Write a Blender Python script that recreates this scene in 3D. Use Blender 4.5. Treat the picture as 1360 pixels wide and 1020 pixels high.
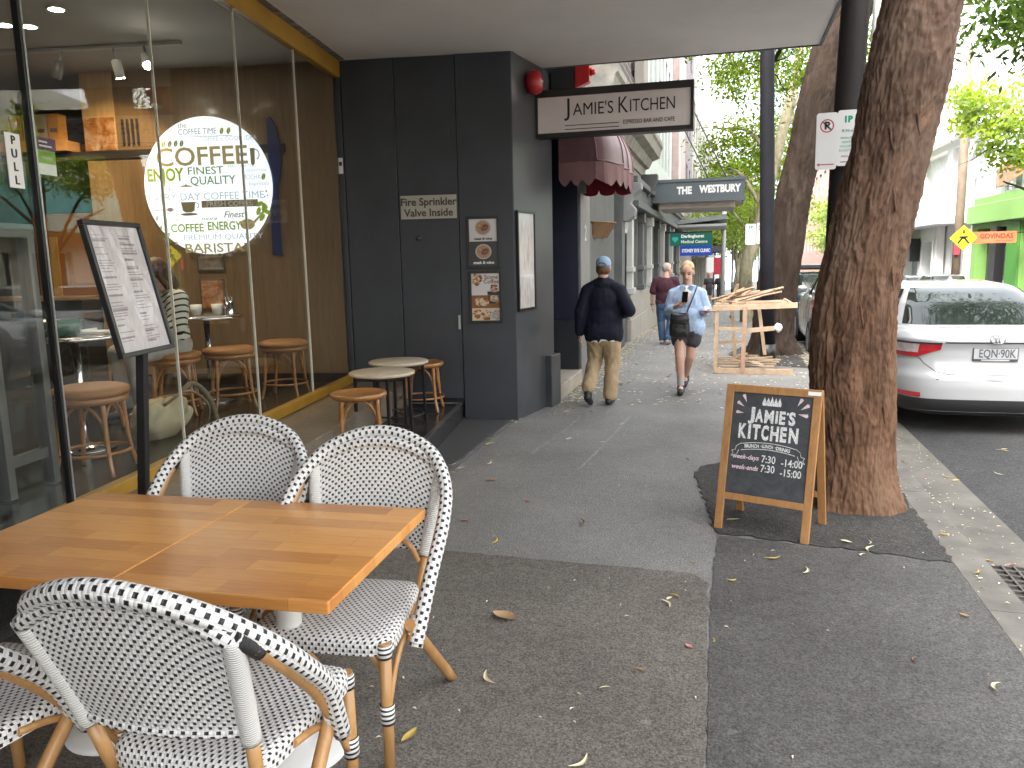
import bpy, bmesh, math, random
import numpy as np
from mathutils import Vector, Matrix, noise
for o in list(bpy.data.objects): bpy.data.objects.remove(o)
SC = bpy.context.scene
COL = SC.collection
R = math.radians
rng = random.Random(7)

# ---------------------------------------------------------------- camera
CAM_F, CAM_YAW, CAM_PITCH, CAM_ROLL, CAM_H = 1048.7, 15.07, 8.97, -1.205, 1.7
def make_camera():
    y, p, r = R(CAM_YAW), R(CAM_PITCH), R(CAM_ROLL)
    f = Vector((-math.sin(y)*math.cos(p), math.cos(y)*math.cos(p), -math.sin(p)))
    rt = Vector((math.cos(y), math.sin(y), 0)); up = rt.cross(f)
    r2 = math.cos(r)*rt + math.sin(r)*up; u2 = -math.sin(r)*rt + math.cos(r)*up
    m = Matrix((r2, u2, -f)).transposed().to_4x4(); m.translation = (0, 0, CAM_H)
    c = bpy.data.cameras.new('camera'); c.sensor_fit = 'HORIZONTAL'; c.sensor_width = 36
    c.lens = CAM_F/1360*36; c.clip_start = .05; c.clip_end = 3000
    o = bpy.data.objects.new('camera', c); o.matrix_world = m; COL.objects.link(o); SC.camera = o
make_camera()

# ---------------------------------------------------------------- light: bright overcast noon
SUN_EL, SUN_AZ = R(52), R(-140)          # azimuth from +Y (up the street) towards +X (the road): behind the camera, over the cafe roof
w = bpy.data.worlds.new('World'); SC.world = w; w.use_nodes = True
nt = w.node_tree; nt.nodes.clear()
sky = nt.nodes.new('ShaderNodeTexSky'); sky.sky_type = 'NISHITA'; sky.sun_disc = False
sky.sun_elevation = SUN_EL; sky.sun_rotation = SUN_AZ; sky.air_density = 1.6; sky.dust_density = 6; sky.ozone_density = .6
hs = nt.nodes.new('ShaderNodeHueSaturation'); hs.inputs['Saturation'].default_value = .22
bg = nt.nodes.new('ShaderNodeBackground'); bg.inputs['Strength'].default_value = .15
ow = nt.nodes.new('ShaderNodeOutputWorld')
nt.links.new(sky.outputs[0], hs.inputs['Color']); nt.links.new(hs.outputs[0], bg.inputs['Color']); nt.links.new(bg.outputs[0], ow.inputs['Surface'])
sl = bpy.data.lights.new('sun', 'SUN'); sl.energy = .65; sl.angle = R(18); sl.color = (1, .96, .9)
so = bpy.data.objects.new('sun', sl); COL.objects.link(so)
sd = Vector((math.sin(SUN_AZ)*math.cos(SUN_EL), math.cos(SUN_AZ)*math.cos(SUN_EL), math.sin(SUN_EL)))
so.rotation_euler = sd.to_track_quat('Z', 'Y').to_euler(); so.location = (20, 20, 40)
SC.view_settings.view_transform = 'Standard'; SC.view_settings.look = 'None'
SC.view_settings.exposure = 3.2; SC.view_settings.gamma = 1
SC.render.engine = 'CYCLES'
SC.cycles.max_bounces = 8; SC.cycles.transparent_max_bounces = 16
SC.cycles.diffuse_bounces = 4; SC.cycles.glossy_bounces = 4; SC.cycles.sample_clamp_indirect = 6
SC.cycles.caustics_reflective = False; SC.cycles.caustics_refractive = False

# ---------------------------------------------------------------- frames
TH = R(8.03)
WD = Vector((-math.sin(TH), math.cos(TH), 0)); WN = Vector((math.cos(TH), math.sin(TH), 0))
OW = Vector((-3.885, 7.76, 0))
def W(x, y, z): return OW + WN*x + WD*y + Vector((0, 0, z))     # cafe frame: x out of the window, y along it up the street
def gz(y):
    if y < 14: return 0.0
    d = y-14; return -.034*(d-3*(1-math.exp(-d/3)))

# ---------------------------------------------------------------- materials
MATS = {}
def _n(nt, t, **k):
    n = nt.nodes.new(t)
    for a, v in k.items():
        if hasattr(n, a) and a not in ('Scale',): setattr(n, a, v)
        else: n.inputs[a].default_value = v
    return n
def newmat(name):
    m = bpy.data.materials.new(name); m.use_nodes = True; nt = m.node_tree
    b = nt.nodes['Principled BSDF']; MATS[name] = m
    return m, nt, b
def c4(c): return (c[0], c[1], c[2], 1)
def mapping(nt, scale, uv=False):
    tc = nt.nodes.new('ShaderNodeTexCoord'); mp = nt.nodes.new('ShaderNodeMapping')
    mp.inputs['Scale'].default_value = scale if hasattr(scale, '__len__') else (scale,)*3
    nt.links.new(tc.outputs['UV' if uv else 'Object'], mp.inputs[0]); return mp.outputs[0]
def noise_tex(nt, vec, scale, detail=4, rough=.55, dist=0):
    n = nt.nodes.new('ShaderNodeTexNoise'); n.inputs['Scale'].default_value = scale; n.inputs['Detail'].default_value = detail
    n.inputs['Roughness'].default_value = rough; n.inputs['Distortion'].default_value = dist
    nt.links.new(vec, n.inputs['Vector']); return n.outputs['Fac']
def ramp(nt, fac, stops):
    r = nt.nodes.new('ShaderNodeValToRGB'); e = r.color_ramp.elements
    while len(e) < len(stops): e.new(.5)
    for el, (p, c) in zip(e, stops): el.position = p; el.color = c4(c) if hasattr(c, '__len__') else (c, c, c, 1)
    nt.links.new(fac, r.inputs[0]); return r.outputs[0]
def mix(nt, fac, a, b, mode='MIX'):
    n = nt.nodes.new('ShaderNodeMix'); n.data_type = 'RGBA'; n.blend_type = mode
    for s, v in ((0, fac), (6, a), (7, b)):
        if hasattr(v, 'is_output'): nt.links.new(v, n.inputs[s])
        else: n.inputs[s].default_value = v if s == 0 else c4(v)
    return n.outputs[2]
def math_(nt, op, a, b=None, c=None):
    n = nt.nodes.new('ShaderNodeMath'); n.operation = op
    for i, v in enumerate((a, b, c)):
        if v is None: continue
        if hasattr(v, 'is_output'): nt.links.new(v, n.inputs[i])
        else: n.inputs[i].default_value = v
    return n.outputs[0]
def bump(nt, b, h, strength=.3, dist=.01):
    n = nt.nodes.new('ShaderNodeBump'); n.inputs['Strength'].default_value = strength; n.inputs['Distance'].default_value = dist
    nt.links.new(h, n.inputs['Height']); nt.links.new(n.outputs[0], b.inputs['Normal'])
def mat(name, col, rough=.55, metal=0, var=.18, vs=3.0, bmp=0, bs=60, bd=.004, spec=.5, coat=0, stretch=None, emit=0):
    if name in MATS: return MATS[name]
    m, nt, b = newmat(name)
    b.inputs['Roughness'].default_value = rough; b.inputs['Metallic'].default_value = metal
    b.inputs['Specular IOR Level'].default_value = spec; b.inputs['Coat Weight'].default_value = coat
    if emit:
        b.inputs['Base Color'].default_value = c4(col); b.inputs['Emission Color'].default_value = c4(col); b.inputs['Emission Strength'].default_value = emit; return m
    v = mapping(nt, stretch or 1)
    if var:
        f = noise_tex(nt, v, vs, 6, .6)
        lo = tuple(max(0, c*(1-var)) for c in col); hi = tuple(min(1, c*(1+var)) for c in col)
        nt.links.new(ramp(nt, f, [(.3, lo), (.7, hi)]), b.inputs['Base Color'])
        nt.links.new(math_(nt, 'MULTIPLY_ADD', f, .25, rough-.12), b.inputs['Roughness'])
    else: b.inputs['Base Color'].default_value = c4(col)
    if bmp: bump(nt, b, noise_tex(nt, v, bs, 5, .6), bmp, bd)
    return m

# ---------------------------------------------------------------- mesh builder
def mx(M): return np.array(M)
class MB:
    def __init__(s): s.v = []; s.f = []; s.uv = []; s.mi = []; s.sm = []
    def add(s, vs, fs, mi=0, uvs=None, sm=False):
        k = len(s.v); s.v += [tuple(v) for v in vs]
        for i, f in enumerate(fs):
            s.f.append(tuple(j+k for j in f)); s.mi.append(mi); s.sm.append(sm)
            s.uv.append(uvs[i] if uvs else None)
        return s
    def hexa(s, p, mi=0):           # 8 corners: bottom 4 ccw, top 4 ccw
        return s.add(p, [(3, 2, 1, 0), (4, 5, 6, 7), (0, 1, 5, 4), (1, 2, 6, 5), (2, 3, 7, 6), (3, 0, 4, 7)], mi)
    def box(s, a, b, mi=0, fr=None):
        (x0, y0, z0), (x1, y1, z1) = a, b
        p = [(x0, y0, z0), (x1, y0, z0), (x1, y1, z0), (x0, y1, z0), (x0, y0, z1), (x1, y0, z1), (x1, y1, z1), (x0, y1, z1)]
        if fr: p = [fr(*q) for q in p]
        return s.hexa(p, mi)
    def bar(s, p, q, wdt, hgt, up=(0, 0, 1), mi=0):    # rectangular bar from p to q
        p, q = Vector(p), Vector(q); d = (q-p).normalized(); u = Vector(up); sd_ = d.cross(u)
        if sd_.length < 1e-4: sd_ = d.cross(Vector((1, 0, 0)))
        sd_.normalize(); u = sd_.cross(d); a = sd_*wdt/2; b = u*hgt/2
        return s.hexa([p-a-b, q-a-b, q+a-b, p+a-b, p-a+b, q-a+b, q+a+b, p+a+b], mi)
    def tube(s, pts, r, n=10, caps=True, mi=0, closed=False, us=1):
        pts = [Vector(p) for p in pts]; m = len(pts)
        rs = r if hasattr(r, '__len__') else [r]*m
        vs, L = [], [0]
        for i in range(1, m): L.append(L[-1]+(pts[i]-pts[i-1]).length)
        nrm = None
        for i in range(m):
            if closed: t = pts[(i+1) % m]-pts[i-1]
            else: t = pts[min(i+1, m-1)]-pts[max(i-1, 0)]
            t.normalize()
            if nrm is None:
                nrm = t.orthogonal().normalized() if abs(t.z) > .98 else t.cross(Vector((0, 0, 1))).normalized()
            nrm = (nrm-t*nrm.dot(t)).normalized(); bi = t.cross(nrm)
            for j in range(n):
                a = 2*math.pi*j/n; vs.append(pts[i]+(nrm*math.cos(a)+bi*math.sin(a))*rs[i])
        fs, uvs = [], []
        for i in range(m if closed else m-1):
            i2 = (i+1) % m; u0 = L[i]*us; u1 = (L[i+1] if i+1 < m else L[-1]+(pts[0]-pts[-1]).length)*us
            for j in range(n):
                j2 = (j+1) % n; fs.append((i*n+j, i*n+j2, i2*n+j2, i2*n+j))
                uvs.append([(u0, j/n), (u0, (j+1)/n), (u1, (j+1)/n), (u1, j/n)])
        s.add(vs, fs, mi, uvs, True)
        if caps and not closed:
            k = len(s.v)-len(vs)
            for ring, rev in ((0, True), (m-1, False)):
                idx = [k+ring*n+j for j in range(n)]
                s.f.append(tuple(reversed(idx)) if rev else tuple(idx)); s.mi.append(mi); s.sm.append(False); s.uv.append(None)
        return s
    def lathe(s, prof, c=(0, 0, 0), n=24, mi=0, caps=True):
        vs, fs = [], []
        for (r, z) in prof:
            for j in range(n):
                a = 2*math.pi*j/n; vs.append((c[0]+r*math.cos(a), c[1]+r*math.sin(a), c[2]+z))
        for i in range(len(prof)-1):
            for j in range(n):
                j2 = (j+1) % n; fs.append((i*n+j, i*n+j2, (i+1)*n+j2, (i+1)*n+j))
        s.add(vs, fs, mi, None, True); k = len(s.v)-len(vs)
        if caps:
            for ring, rev in ((0, True), (len(prof)-1, False)):
                idx = [k+ring*n+j for j in range(n)]
                s.f.append(tuple(reversed(idx)) if rev else tuple(idx)); s.mi.append(mi); s.sm.append(False); s.uv.append(None)
        return s
    def ball(s, c, r, nu=14, nv=9, mi=0, M=None):
        rx, ry, rz = r if hasattr(r, '__len__') else (r, r, r)
        vs = [(0, 0, -rz)]; fs = []
        for i in range(1, nv):
            t = math.pi*i/nv-math.pi/2
            for j in range(nu):
                a = 2*math.pi*j/nu; vs.append((rx*math.cos(t)*math.cos(a), ry*math.cos(t)*math.sin(a), rz*math.sin(t)))
        vs.append((0, 0, rz)); top = len(vs)-1
        for j in range(nu): fs.append((0, 1+(j+1) % nu, 1+j))
        for i in range(nv-2):
            for j in range(nu):
                a = 1+i*nu; fs.append((a+j, a+(j+1) % nu, a+nu+(j+1) % nu, a+nu+j))
        a = 1+(nv-2)*nu
        for j in range(nu): fs.append((a+j, a+(j+1) % nu, top))
        C = Vector(c); vs = [(M @ Vector(v) if M else Vector(v))+C for v in vs]
        return s.add(vs, fs, mi, None, True)
    def grid(s, fn, nu, nv, mi=0, us=1, vs_=1, sm=True):     # fn(u,v) u,v in 0..1
        vs = [fn(i/nu, j/nv) for i in range(nu+1) for j in range(nv+1)]
        fs, uvs = [], []
        for i in range(nu):
            for j in range(nv):
                fs.append((i*(nv+1)+j, (i+1)*(nv+1)+j, (i+1)*(nv+1)+j+1, i*(nv+1)+j+1))
                uvs.append([(i/nu*us, j/nv*vs_), ((i+1)/nu*us, j/nv*vs_), ((i+1)/nu*us, (j+1)/nv*vs_), (i/nu*us, (j+1)/nv*vs_)])
        return s.add(vs, fs, mi, uvs, sm)
    def prism(s, poly, o, ex, ey, th, mi=0):        # polygon (ccw in ex,ey) extruded th along ex x ey
        o, ex, ey = Vector(o), Vector(ex), Vector(ey); nz = ex.cross(ey); n = len(poly)
        a = [o+ex*x+ey*y for x, y in poly]; b = [p+nz*th for p in a]
        return s.add(a+b, [tuple(range(n-1, -1, -1)), tuple(range(n, 2*n))]+[(i, (i+1) % n, n+(i+1) % n, n+i) for i in range(n)], mi)
    def text(s, body, size, o, ex, ey, mi=0, align='CENTER', bold=0, shear=0, sx=1, ext=.0015, sp=1):
        cu = bpy.data.curves.new('lettering', 'FONT'); cu.body = body; cu.size = size; cu.extrude = ext; cu.align_x = align; cu.align_y = 'CENTER'
        cu.offset = bold; cu.shear = shear; cu.resolution_u = 3; cu.space_character = sp
        ob = bpy.data.objects.new('lettering', cu); me = ob.to_mesh()
        o, ex, ey = Vector(o), Vector(ex).normalized(), Vector(ey).normalized(); nz = ex.cross(ey)
        s.add([o+ex*(v.co.x*sx)+ey*v.co.y+nz*(v.co.z+ext) for v in me.vertices], [tuple(p.vertices) for p in me.polygons], mi)
        ob.to_mesh_clear(); bpy.data.objects.remove(ob); bpy.data.curves.remove(cu); return s
    def build(s, name, mats, parent=None, bev=0, seg=2, smooth=None, auto=None):
        me = bpy.data.meshes.new(name)
        V = s.v
        if parent is not None and parent.name in PINV:
            Mi = PINV[parent.name]; V = [tuple(Mi @ Vector(v)) for v in V]
        me.from_pydata(V, [], s.f); me.update()
        for m in (mats if isinstance(mats, (list, tuple)) else [mats]): me.materials.append(m)
        me.polygons.foreach_set('material_index', s.mi)
        me.polygons.foreach_set('use_smooth', [True]*len(s.f) if smooth else ([False]*len(s.f) if smooth is False else s.sm))
        if any(u is not None for u in s.uv):
            ul = me.uv_layers.new(name='UVMap'); flat = []
            for f, u in zip(s.f, s.uv):
                for k in range(len(f)): flat += list(u[k]) if u is not None else [0, 0]
            ul.data.foreach_set('uv', flat)
        ob = bpy.data.objects.new(name, me); COL.objects.link(ob)
        if parent is not None:
            ob.parent = parent; PINV[ob.name] = PINV.get(parent.name, Matrix())
        if bev:
            bm_ = ob.modifiers.new('bevel', 'BEVEL'); bm_.width = bev; bm_.segments = seg; bm_.limit_method = 'ANGLE'; bm_.angle_limit = R(40)
            bm_.harden_normals = False
        return ob
PINV = {}
def tag(o, label=None, cat=None, group=None, kind=None):
    if label: o['label'] = label
    if cat: o['category'] = cat
    if group: o['group'] = group
    if kind: o['kind'] = kind
    return o
def thing(name, label, cat, loc=(0, 0, 0), rz=0, group=None, world=True):
    o = bpy.data.objects.new(name, None); o.empty_display_size = .1; COL.objects.link(o)
    o.location = loc; o.rotation_euler = (0, 0, rz); tag(o, label, cat, group)
    if world: PINV[o.name] = (Matrix.Translation(Vector(loc)) @ Matrix.Rotation(rz, 4, 'Z')).inverted()
    return o
def kids(o): return [c for c in bpy.data.objects if c.parent is o]
def copy_tree(o, loc=None, rz=None, label=None, group=None, KM={}):
    c = o.copy(); COL.objects.link(c)
    if loc is not None: c.location = loc
    if rz is not None: c.rotation_euler = (0, 0, rz)
    if label: c['label'] = label
    if group: c['group'] = group
    for ch in list(o.children):
        d = ch.copy(); COL.objects.link(d); d.parent = c
        for g in list(ch.children):
            e = g.copy(); COL.objects.link(e); e.parent = d
    return c
def spline(P, k=8):          # Catmull-Rom through points (any dimension)
    P = [np.array(p, float) for p in P]; Q = [2*P[0]-P[1]]+P+[2*P[-1]-P[-2]]; out = []
    for i in range(1, len(Q)-2):
        a, b, c, d = Q[i-1:i+3]
        for t in np.linspace(0, 1, k, endpoint=False):
            out.append(.5*((2*b)+(-a+c)*t+(2*a-5*b+4*c-d)*t*t+(-a+3*b-3*c+d)*t**3))
    out.append(P[-1]); return out
def struct(name, mb, m, **k): return tag(mb.build(name, m, **k), kind='structure')

# ---------------------------------------------------------------- shared materials
def asphalt(name, a, b, fleck, fs=70, rough=.82, fl=.30, bs=.5, k=1.85):
    a, b, fleck = (tuple(min(.6, x*k) for x in q) for q in (a, b, fleck))
    m, nt, p = newmat(name); v = mapping(nt, 1)
    big = noise_tex(nt, v, 1.1, 5, .6); fine = noise_tex(nt, v, 95, 4, .75); mid = noise_tex(nt, v, 16, 6, .7)
    c = ramp(nt, math_(nt, 'MULTIPLY_ADD', mid, .45, math_(nt, 'MULTIPLY', big, .55)), [(.36, a), (.64, b)])
    c = mix(nt, .85, c, ramp(nt, fine, [(.36, .2), (.62, .88)]), 'OVERLAY')
    vo = nt.nodes.new('ShaderNodeTexVoronoi'); vo.inputs['Scale'].default_value = fs; nt.links.new(v, vo.inputs[0])
    sep = nt.nodes.new('ShaderNodeSeparateColor'); nt.links.new(vo.outputs['Color'], sep.inputs[0])
    msk = math_(nt, 'MULTIPLY', math_(nt, 'GREATER_THAN', sep.outputs[0], 1-fl), math_(nt, 'LESS_THAN', vo.outputs['Distance'], .33))
    c = mix(nt, math_(nt, 'MULTIPLY', msk, .42), c, fleck)
    sp = nt.nodes.new('ShaderNodeTexVoronoi'); sp.inputs['Scale'].default_value = 5.5; nt.links.new(v, sp.inputs[0])
    sp2 = nt.nodes.new('ShaderNodeSeparateColor'); nt.links.new(sp.outputs['Color'], sp2.inputs[0])
    wob = math_(nt, 'MULTIPLY_ADD', noise_tex(nt, v, 30, 3), .16, .02)
    gum = math_(nt, 'MULTIPLY', math_(nt, 'GREATER_THAN', sp2.outputs[1], .84), math_(nt, 'LESS_THAN', sp.outputs['Distance'], wob))
    c = mix(nt, math_(nt, 'MULTIPLY', gum, .30), c, tuple(min(1, x*1.9+.05) for x in b))
    nt.links.new(c, p.inputs['Base Color']); p.inputs['Roughness'].default_value = rough; p.inputs['Specular IOR Level'].default_value = .35
    bump(nt, p, math_(nt, 'ADD', fine, math_(nt, 'MULTIPLY', vo.outputs['Distance'], .6)), bs, .006)
    return m
def weave(name, pu, pv, wu=.40, white=(.74, .74, .73), dark=(.012, .012, .014), bst=.5):
    m, nt, p = newmat(name); tc = nt.nodes.new('ShaderNodeTexCoord'); sx = nt.nodes.new('ShaderNodeSeparateXYZ'); nt.links.new(tc.outputs['UV'], sx.inputs[0])
    U = math_(nt, 'DIVIDE', sx.outputs[0], pu); V = math_(nt, 'DIVIDE', sx.outputs[1], pv)
    row = math_(nt, 'FLOOR', V); off = math_(nt, 'MULTIPLY', math_(nt, 'MODULO', math_(nt, 'ABSOLUTE', row), 2.0), .5)
    fu = math_(nt, 'FRACT', math_(nt, 'ADD', U, off)); fv = math_(nt, 'FRACT', V)
    d = math_(nt, 'MULTIPLY', math_(nt, 'LESS_THAN', fu, wu), math_(nt, 'MULTIPLY', math_(nt, 'GREATER_THAN', fv, .17), math_(nt, 'LESS_THAN', fv, .83)))
    n = noise_tex(nt, mapping(nt, 1), 25, 3)
    wh = ramp(nt, n, [(.3, tuple(c*.9 for c in white)), (.7, white)])
    nt.links.new(mix(nt, d, wh, dark), p.inputs['Base Color']); p.inputs['Roughness'].default_value = .42
    h = math_(nt, 'ADD', math_(nt, 'ABSOLUTE', math_(nt, 'SINE', math_(nt, 'MULTIPLY', V, math.pi))),
              math_(nt, 'ABSOLUTE', math_(nt, 'SINE', math_(nt, 'MULTIPLY', math_(nt, 'ADD', U, math_(nt, 'ADD', off, .3)), math.pi*2))))
    bump(nt, p, math_(nt, 'SUBTRACT', h, math_(nt, 'MULTIPLY', d, .8)), bst, .004)
    return m
def binding(name, col, pitch=.006):
    m, nt, p = newmat(name); tc = nt.nodes.new('ShaderNodeTexCoord'); sx = nt.nodes.new('ShaderNodeSeparateXYZ'); nt.links.new(tc.outputs['UV'], sx.inputs[0])
    h = math_(nt, 'ABSOLUTE', math_(nt, 'SINE', math_(nt, 'MULTIPLY', sx.outputs[0], math.pi/pitch)))
    p.inputs['Base Color'].default_value = c4(col); p.inputs['Roughness'].default_value = .4; bump(nt, p, h, .8, .003); return m
def woodgrain(name, a, b, rough=.4, scale=(2, 30, 30), coat=.0, uv=False, bstr=.08, sc=2.2):
    m, nt, p = newmat(name); v = mapping(nt, scale, uv)
    n = noise_tex(nt, v, sc, 8, .65, .6); n2 = noise_tex(nt, mapping(nt, 1), 2.2, 3)
    f = math_(nt, 'MULTIPLY_ADD', n, .75, math_(nt, 'MULTIPLY', n2, .25))
    nt.links.new(ramp(nt, f, [(.33, a), (.66, b)]), p.inputs['Base Color']); p.inputs['Roughness'].default_value = rough; p.inputs['Coat Weight'].default_value = coat
    p.inputs['Coat Roughness'].default_value = .12
    if bstr: bump(nt, p, n, bstr, .002)
    return m
def glass(name, tint=(1, 1, 1), ior=1.5, add=0):
    m, nt, p = newmat(name); nt.nodes.remove(p)
    out = [n for n in nt.nodes if n.type == 'OUTPUT_MATERIAL'][0]
    lw = nt.nodes.new('ShaderNodeLayerWeight'); lw.inputs[0].default_value = .5; f0 = ((ior-1)/(ior+1))**2   # Schlick, the same from both faces of the pane
    fo = math_(nt, 'MULTIPLY_ADD', math_(nt, 'POWER', lw.outputs['Facing'], 5.0), 1-f0, f0)
    t = nt.nodes.new('ShaderNodeBsdfTransparent'); t.inputs[0].default_value = c4(tint)
    g = nt.nodes.new('ShaderNodeBsdfGlossy'); g.inputs['Roughness'].default_value = 0.0
    mx_ = nt.nodes.new('ShaderNodeMixShader')
    nt.links.new(math_(nt, 'ADD', fo, add), mx_.inputs[0]); nt.links.new(t.outputs[0], mx_.inputs[1]); nt.links.new(g.outputs[0], mx_.inputs[2]); nt.links.new(mx_.outputs[0], out.inputs[0])
    return m
def leafmat(name, a, b, trans=.5):
    m, nt, p = newmat(name); nt.nodes.remove(p)
    out = [n for n in nt.nodes if n.type == 'OUTPUT_MATERIAL'][0]
    f = noise_tex(nt, mapping(nt, 1), 1.3, 4); c = ramp(nt, f, [(.35, a), (.65, b)])
    d = nt.nodes.new('ShaderNodeBsdfDiffuse'); t = nt.nodes.new('ShaderNodeBsdfTranslucent'); mx_ = nt.nodes.new('ShaderNodeMixShader'); mx_.inputs[0].default_value = trans
    nt.links.new(c, d.inputs[0]); nt.links.new(mix(nt, 1, c, (1, 1, .45), 'MULTIPLY'), t.inputs[0])
    nt.links.new(d.outputs[0], mx_.inputs[1]); nt.links.new(t.outputs[0], mx_.inputs[2]); nt.links.new(mx_.outputs[0], out.inputs[0]); return m
def bark(name, stops, zs=.16, sc=14, bst=.9, bd=.03):
    m, nt, p = newmat(name); v = mapping(nt, (1, 1, zs))
    n = noise_tex(nt, v, sc, 9, .7, .8); n2 = noise_tex(nt, mapping(nt, (1, 1, .45)), 2.6, 5, .6); n3 = noise_tex(nt, v, sc*3.1, 6, .7)
    f = math_(nt, 'ADD', math_(nt, 'MULTIPLY', n, .36), math_(nt, 'ADD', math_(nt, 'MULTIPLY', n2, .44), math_(nt, 'MULTIPLY', n3, .20)))
    col = ramp(nt, f, stops)
    if name == 'stringy_bark':      # weathered grey bark higher up the trunk, fresh red bark low down
        sz = nt.nodes.new('ShaderNodeSeparateXYZ'); tc = nt.nodes.new('ShaderNodeTexCoord'); nt.links.new(tc.outputs['Object'], sz.inputs[0])
        hz = math_(nt, 'ADD', sz.outputs[2], math_(nt, 'MULTIPLY', math_(nt, 'SUBTRACT', n2, .5), 5.0))
        mrg = nt.nodes.new('ShaderNodeMapRange'); mrg.inputs['From Min'].default_value = .9; mrg.inputs['From Max'].default_value = 2.6; nt.links.new(hz, mrg.inputs[0])
        col = mix(nt, math_(nt, 'MULTIPLY', mrg.outputs[0], .55), col, ramp(nt, f, [(.34, (.018, .014, .012)), (.46, (.055, .042, .034)), (.6, (.11, .086, .07))]))
    pn = noise_tex(nt, mapping(nt, (1, 1, .55)), 4.2, 7, .7, .6)      # dark damp scabs and fresh orange flakes
    col = mix(nt, math_(nt, 'MULTIPLY', ramp(nt, pn, [(.30, 1), (.44, 0)]), .75), col, stops[0][1]); col = mix(nt, math_(nt, 'MULTIPLY', ramp(nt, pn, [(.58, 0), (.68, 1)]), .5), col, tuple(min(1, x*1.35) for x in stops[-2][1]))
    nt.links.new(col, p.inputs['Base Color']); p.inputs['Roughness'].default_value = .9; p.inputs['Specular IOR Level'].default_value = .2
    bump(nt, p, math_(nt, 'ADD', n, math_(nt, 'MULTIPLY', n3, .5)), bst, bd); return m
def bricks(name, c1, c2, mortar, sc=1.0, bw=.23, rh=.076):
    m, nt, p = newmat(name); tc = nt.nodes.new('ShaderNodeTexCoord'); sx = nt.nodes.new('ShaderNodeSeparateXYZ'); nt.links.new(tc.outputs['Object'], sx.inputs[0])
    cb = nt.nodes.new('ShaderNodeCombineXYZ'); nt.links.new(math_(nt, 'ADD', sx.outputs[0], sx.outputs[1]), cb.inputs[0]); nt.links.new(sx.outputs[2], cb.inputs[1])
    b = nt.nodes.new('ShaderNodeTexBrick'); b.inputs['Scale'].default_value = sc; b.inputs['Brick Width'].default_value = bw; b.inputs['Row Height'].default_value = rh; b.inputs['Mortar Size'].default_value = .008
    b.inputs['Color1'].default_value = c4(c1); b.inputs['Color2'].default_value = c4(c2); b.inputs['Mortar'].default_value = c4(mortar)
    nt.links.new(cb.outputs[0], b.inputs['Vector'])
    nt.links.new(mix(nt, .3, b.outputs[0], ramp(nt, noise_tex(nt, mapping(nt, 1), 1.5, 5), [(.3, .3), (.7, .7)]), 'OVERLAY'), p.inputs['Base Color']); p.inputs['Roughness'].default_value = .85
    bump(nt, p, math_(nt, 'SUBTRACT', 1.0, b.outputs['Fac']), .4, .01); return m

M_black = mat('black_paint', (.012, .012, .013), .35, var=.1)
M_white = mat('white_paint', (.78, .78, .77), .4, var=.05)
M_char = mat('charcoal_paint', (.033, .0375, .046), .42, var=.22, vs=2.0, bmp=.05, bs=25)
M_charlit = mat('charcoal_paint_lit_side', (.05, .054, .06), .38, var=.3, vs=2.0, bmp=.06, bs=25)  # paler copy of the charcoal: daylight on the street side put into the colour
M_chrome = mat('chrome', (.75, .75, .76), .12, metal=1, var=0)
M_alu = mat('aluminium', (.42, .42, .42), .35, metal=.9, var=.1)
M_pglass = glass('window_glass', (.96, .98, .97), 1.5)
M_dglass = mat('dark_window_glass', (.02, .024, .028), .06, var=.3, vs=.6, spec=.8)
M_pal = mat('pale_window_glass', (.20, .25, .28), .08, var=.4, vs=.5, spec=.8)
M_rattan = woodgrain('rattan_pole', (.34, .17, .06), (.52, .30, .12), .38, (6, 6, 2), .2, sc=3)
M_bent = woodgrain('bentwood', (.28, .12, .035), (.42, .20, .07), .32, (3, 3, 3), .3, sc=4)
# ================================================================ THE GROUND
A_mid = asphalt('footpath_asphalt', (.080, .077, .073), (.126, .122, .115), (.22, .21, .195), 105, .70, .28, k=1.6)
A_brown = asphalt('brown_asphalt', (.052, .046, .040), (.088, .079, .070), (.17, .155, .13), 110, .85, .36, k=1.62)
A_dark = asphalt('dark_asphalt', (.040, .0375, .035), (.077, .073, .068), (.14, .135, .13), 105, .72, .24, k=1.2)
A_pit = asphalt('gravelly_asphalt', (.024, .023, .022), (.062, .059, .054), (.20, .19, .165), 60, .9, .42, bs=1, k=1.0)
A_road = asphalt('road_asphalt', (.034, .034, .035), (.066, .065, .065), (.17, .165, .16), 52, .85, .30, k=.68)
M_conc = mat('kerb_concrete', (.135, .125, .108), .85, var=.32, vs=4, bmp=.5, bs=70, bd=.005)
M_stone = mat('doorstep_stone', (.33, .29, .23), .75, var=.25, vs=4, bmp=.25, bs=40)

def sheet(name, x0, x1, ys, z, m, kind='structure', zf=gz):
    b = MB(); n = len(ys)
    vs = [(x, y, zf(y)+z) for y in ys for x in (x0, x1)]
    b.add(vs, [(2*i, 2*i+1, 2*i+3, 2*i+2) for i in range(n-1)])
    return tag(b.build(name, m), kind=kind)
YS = [-12, 0, 8, 14, 15, 16, 17, 18, 20, 22, 25, 30, 40, 60, 90, 130, 200]
sheet('ground', -1500, 1500, [-1500, -12, 14, 20, 60, 200, 1500], -.35, A_road, zf=lambda y: gz(min(y, 200)))
sheet('footpath', -4.6, 1.25, YS, 0, A_mid)
sheet('road', 1.82, 9.4, YS, -.10, A_road)
sheet('gutter', 1.45, 1.82, YS, -.088, mat('gutter_concrete', (.125, .115, .098), .85, var=.35, vs=3, bmp=.5, bs=60))
b = MB()
ky = [y for y in range(-12, 14, 2)]+[14, 16, 18, 20, 23, 26, 30, 40, 60, 90, 130]
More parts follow.
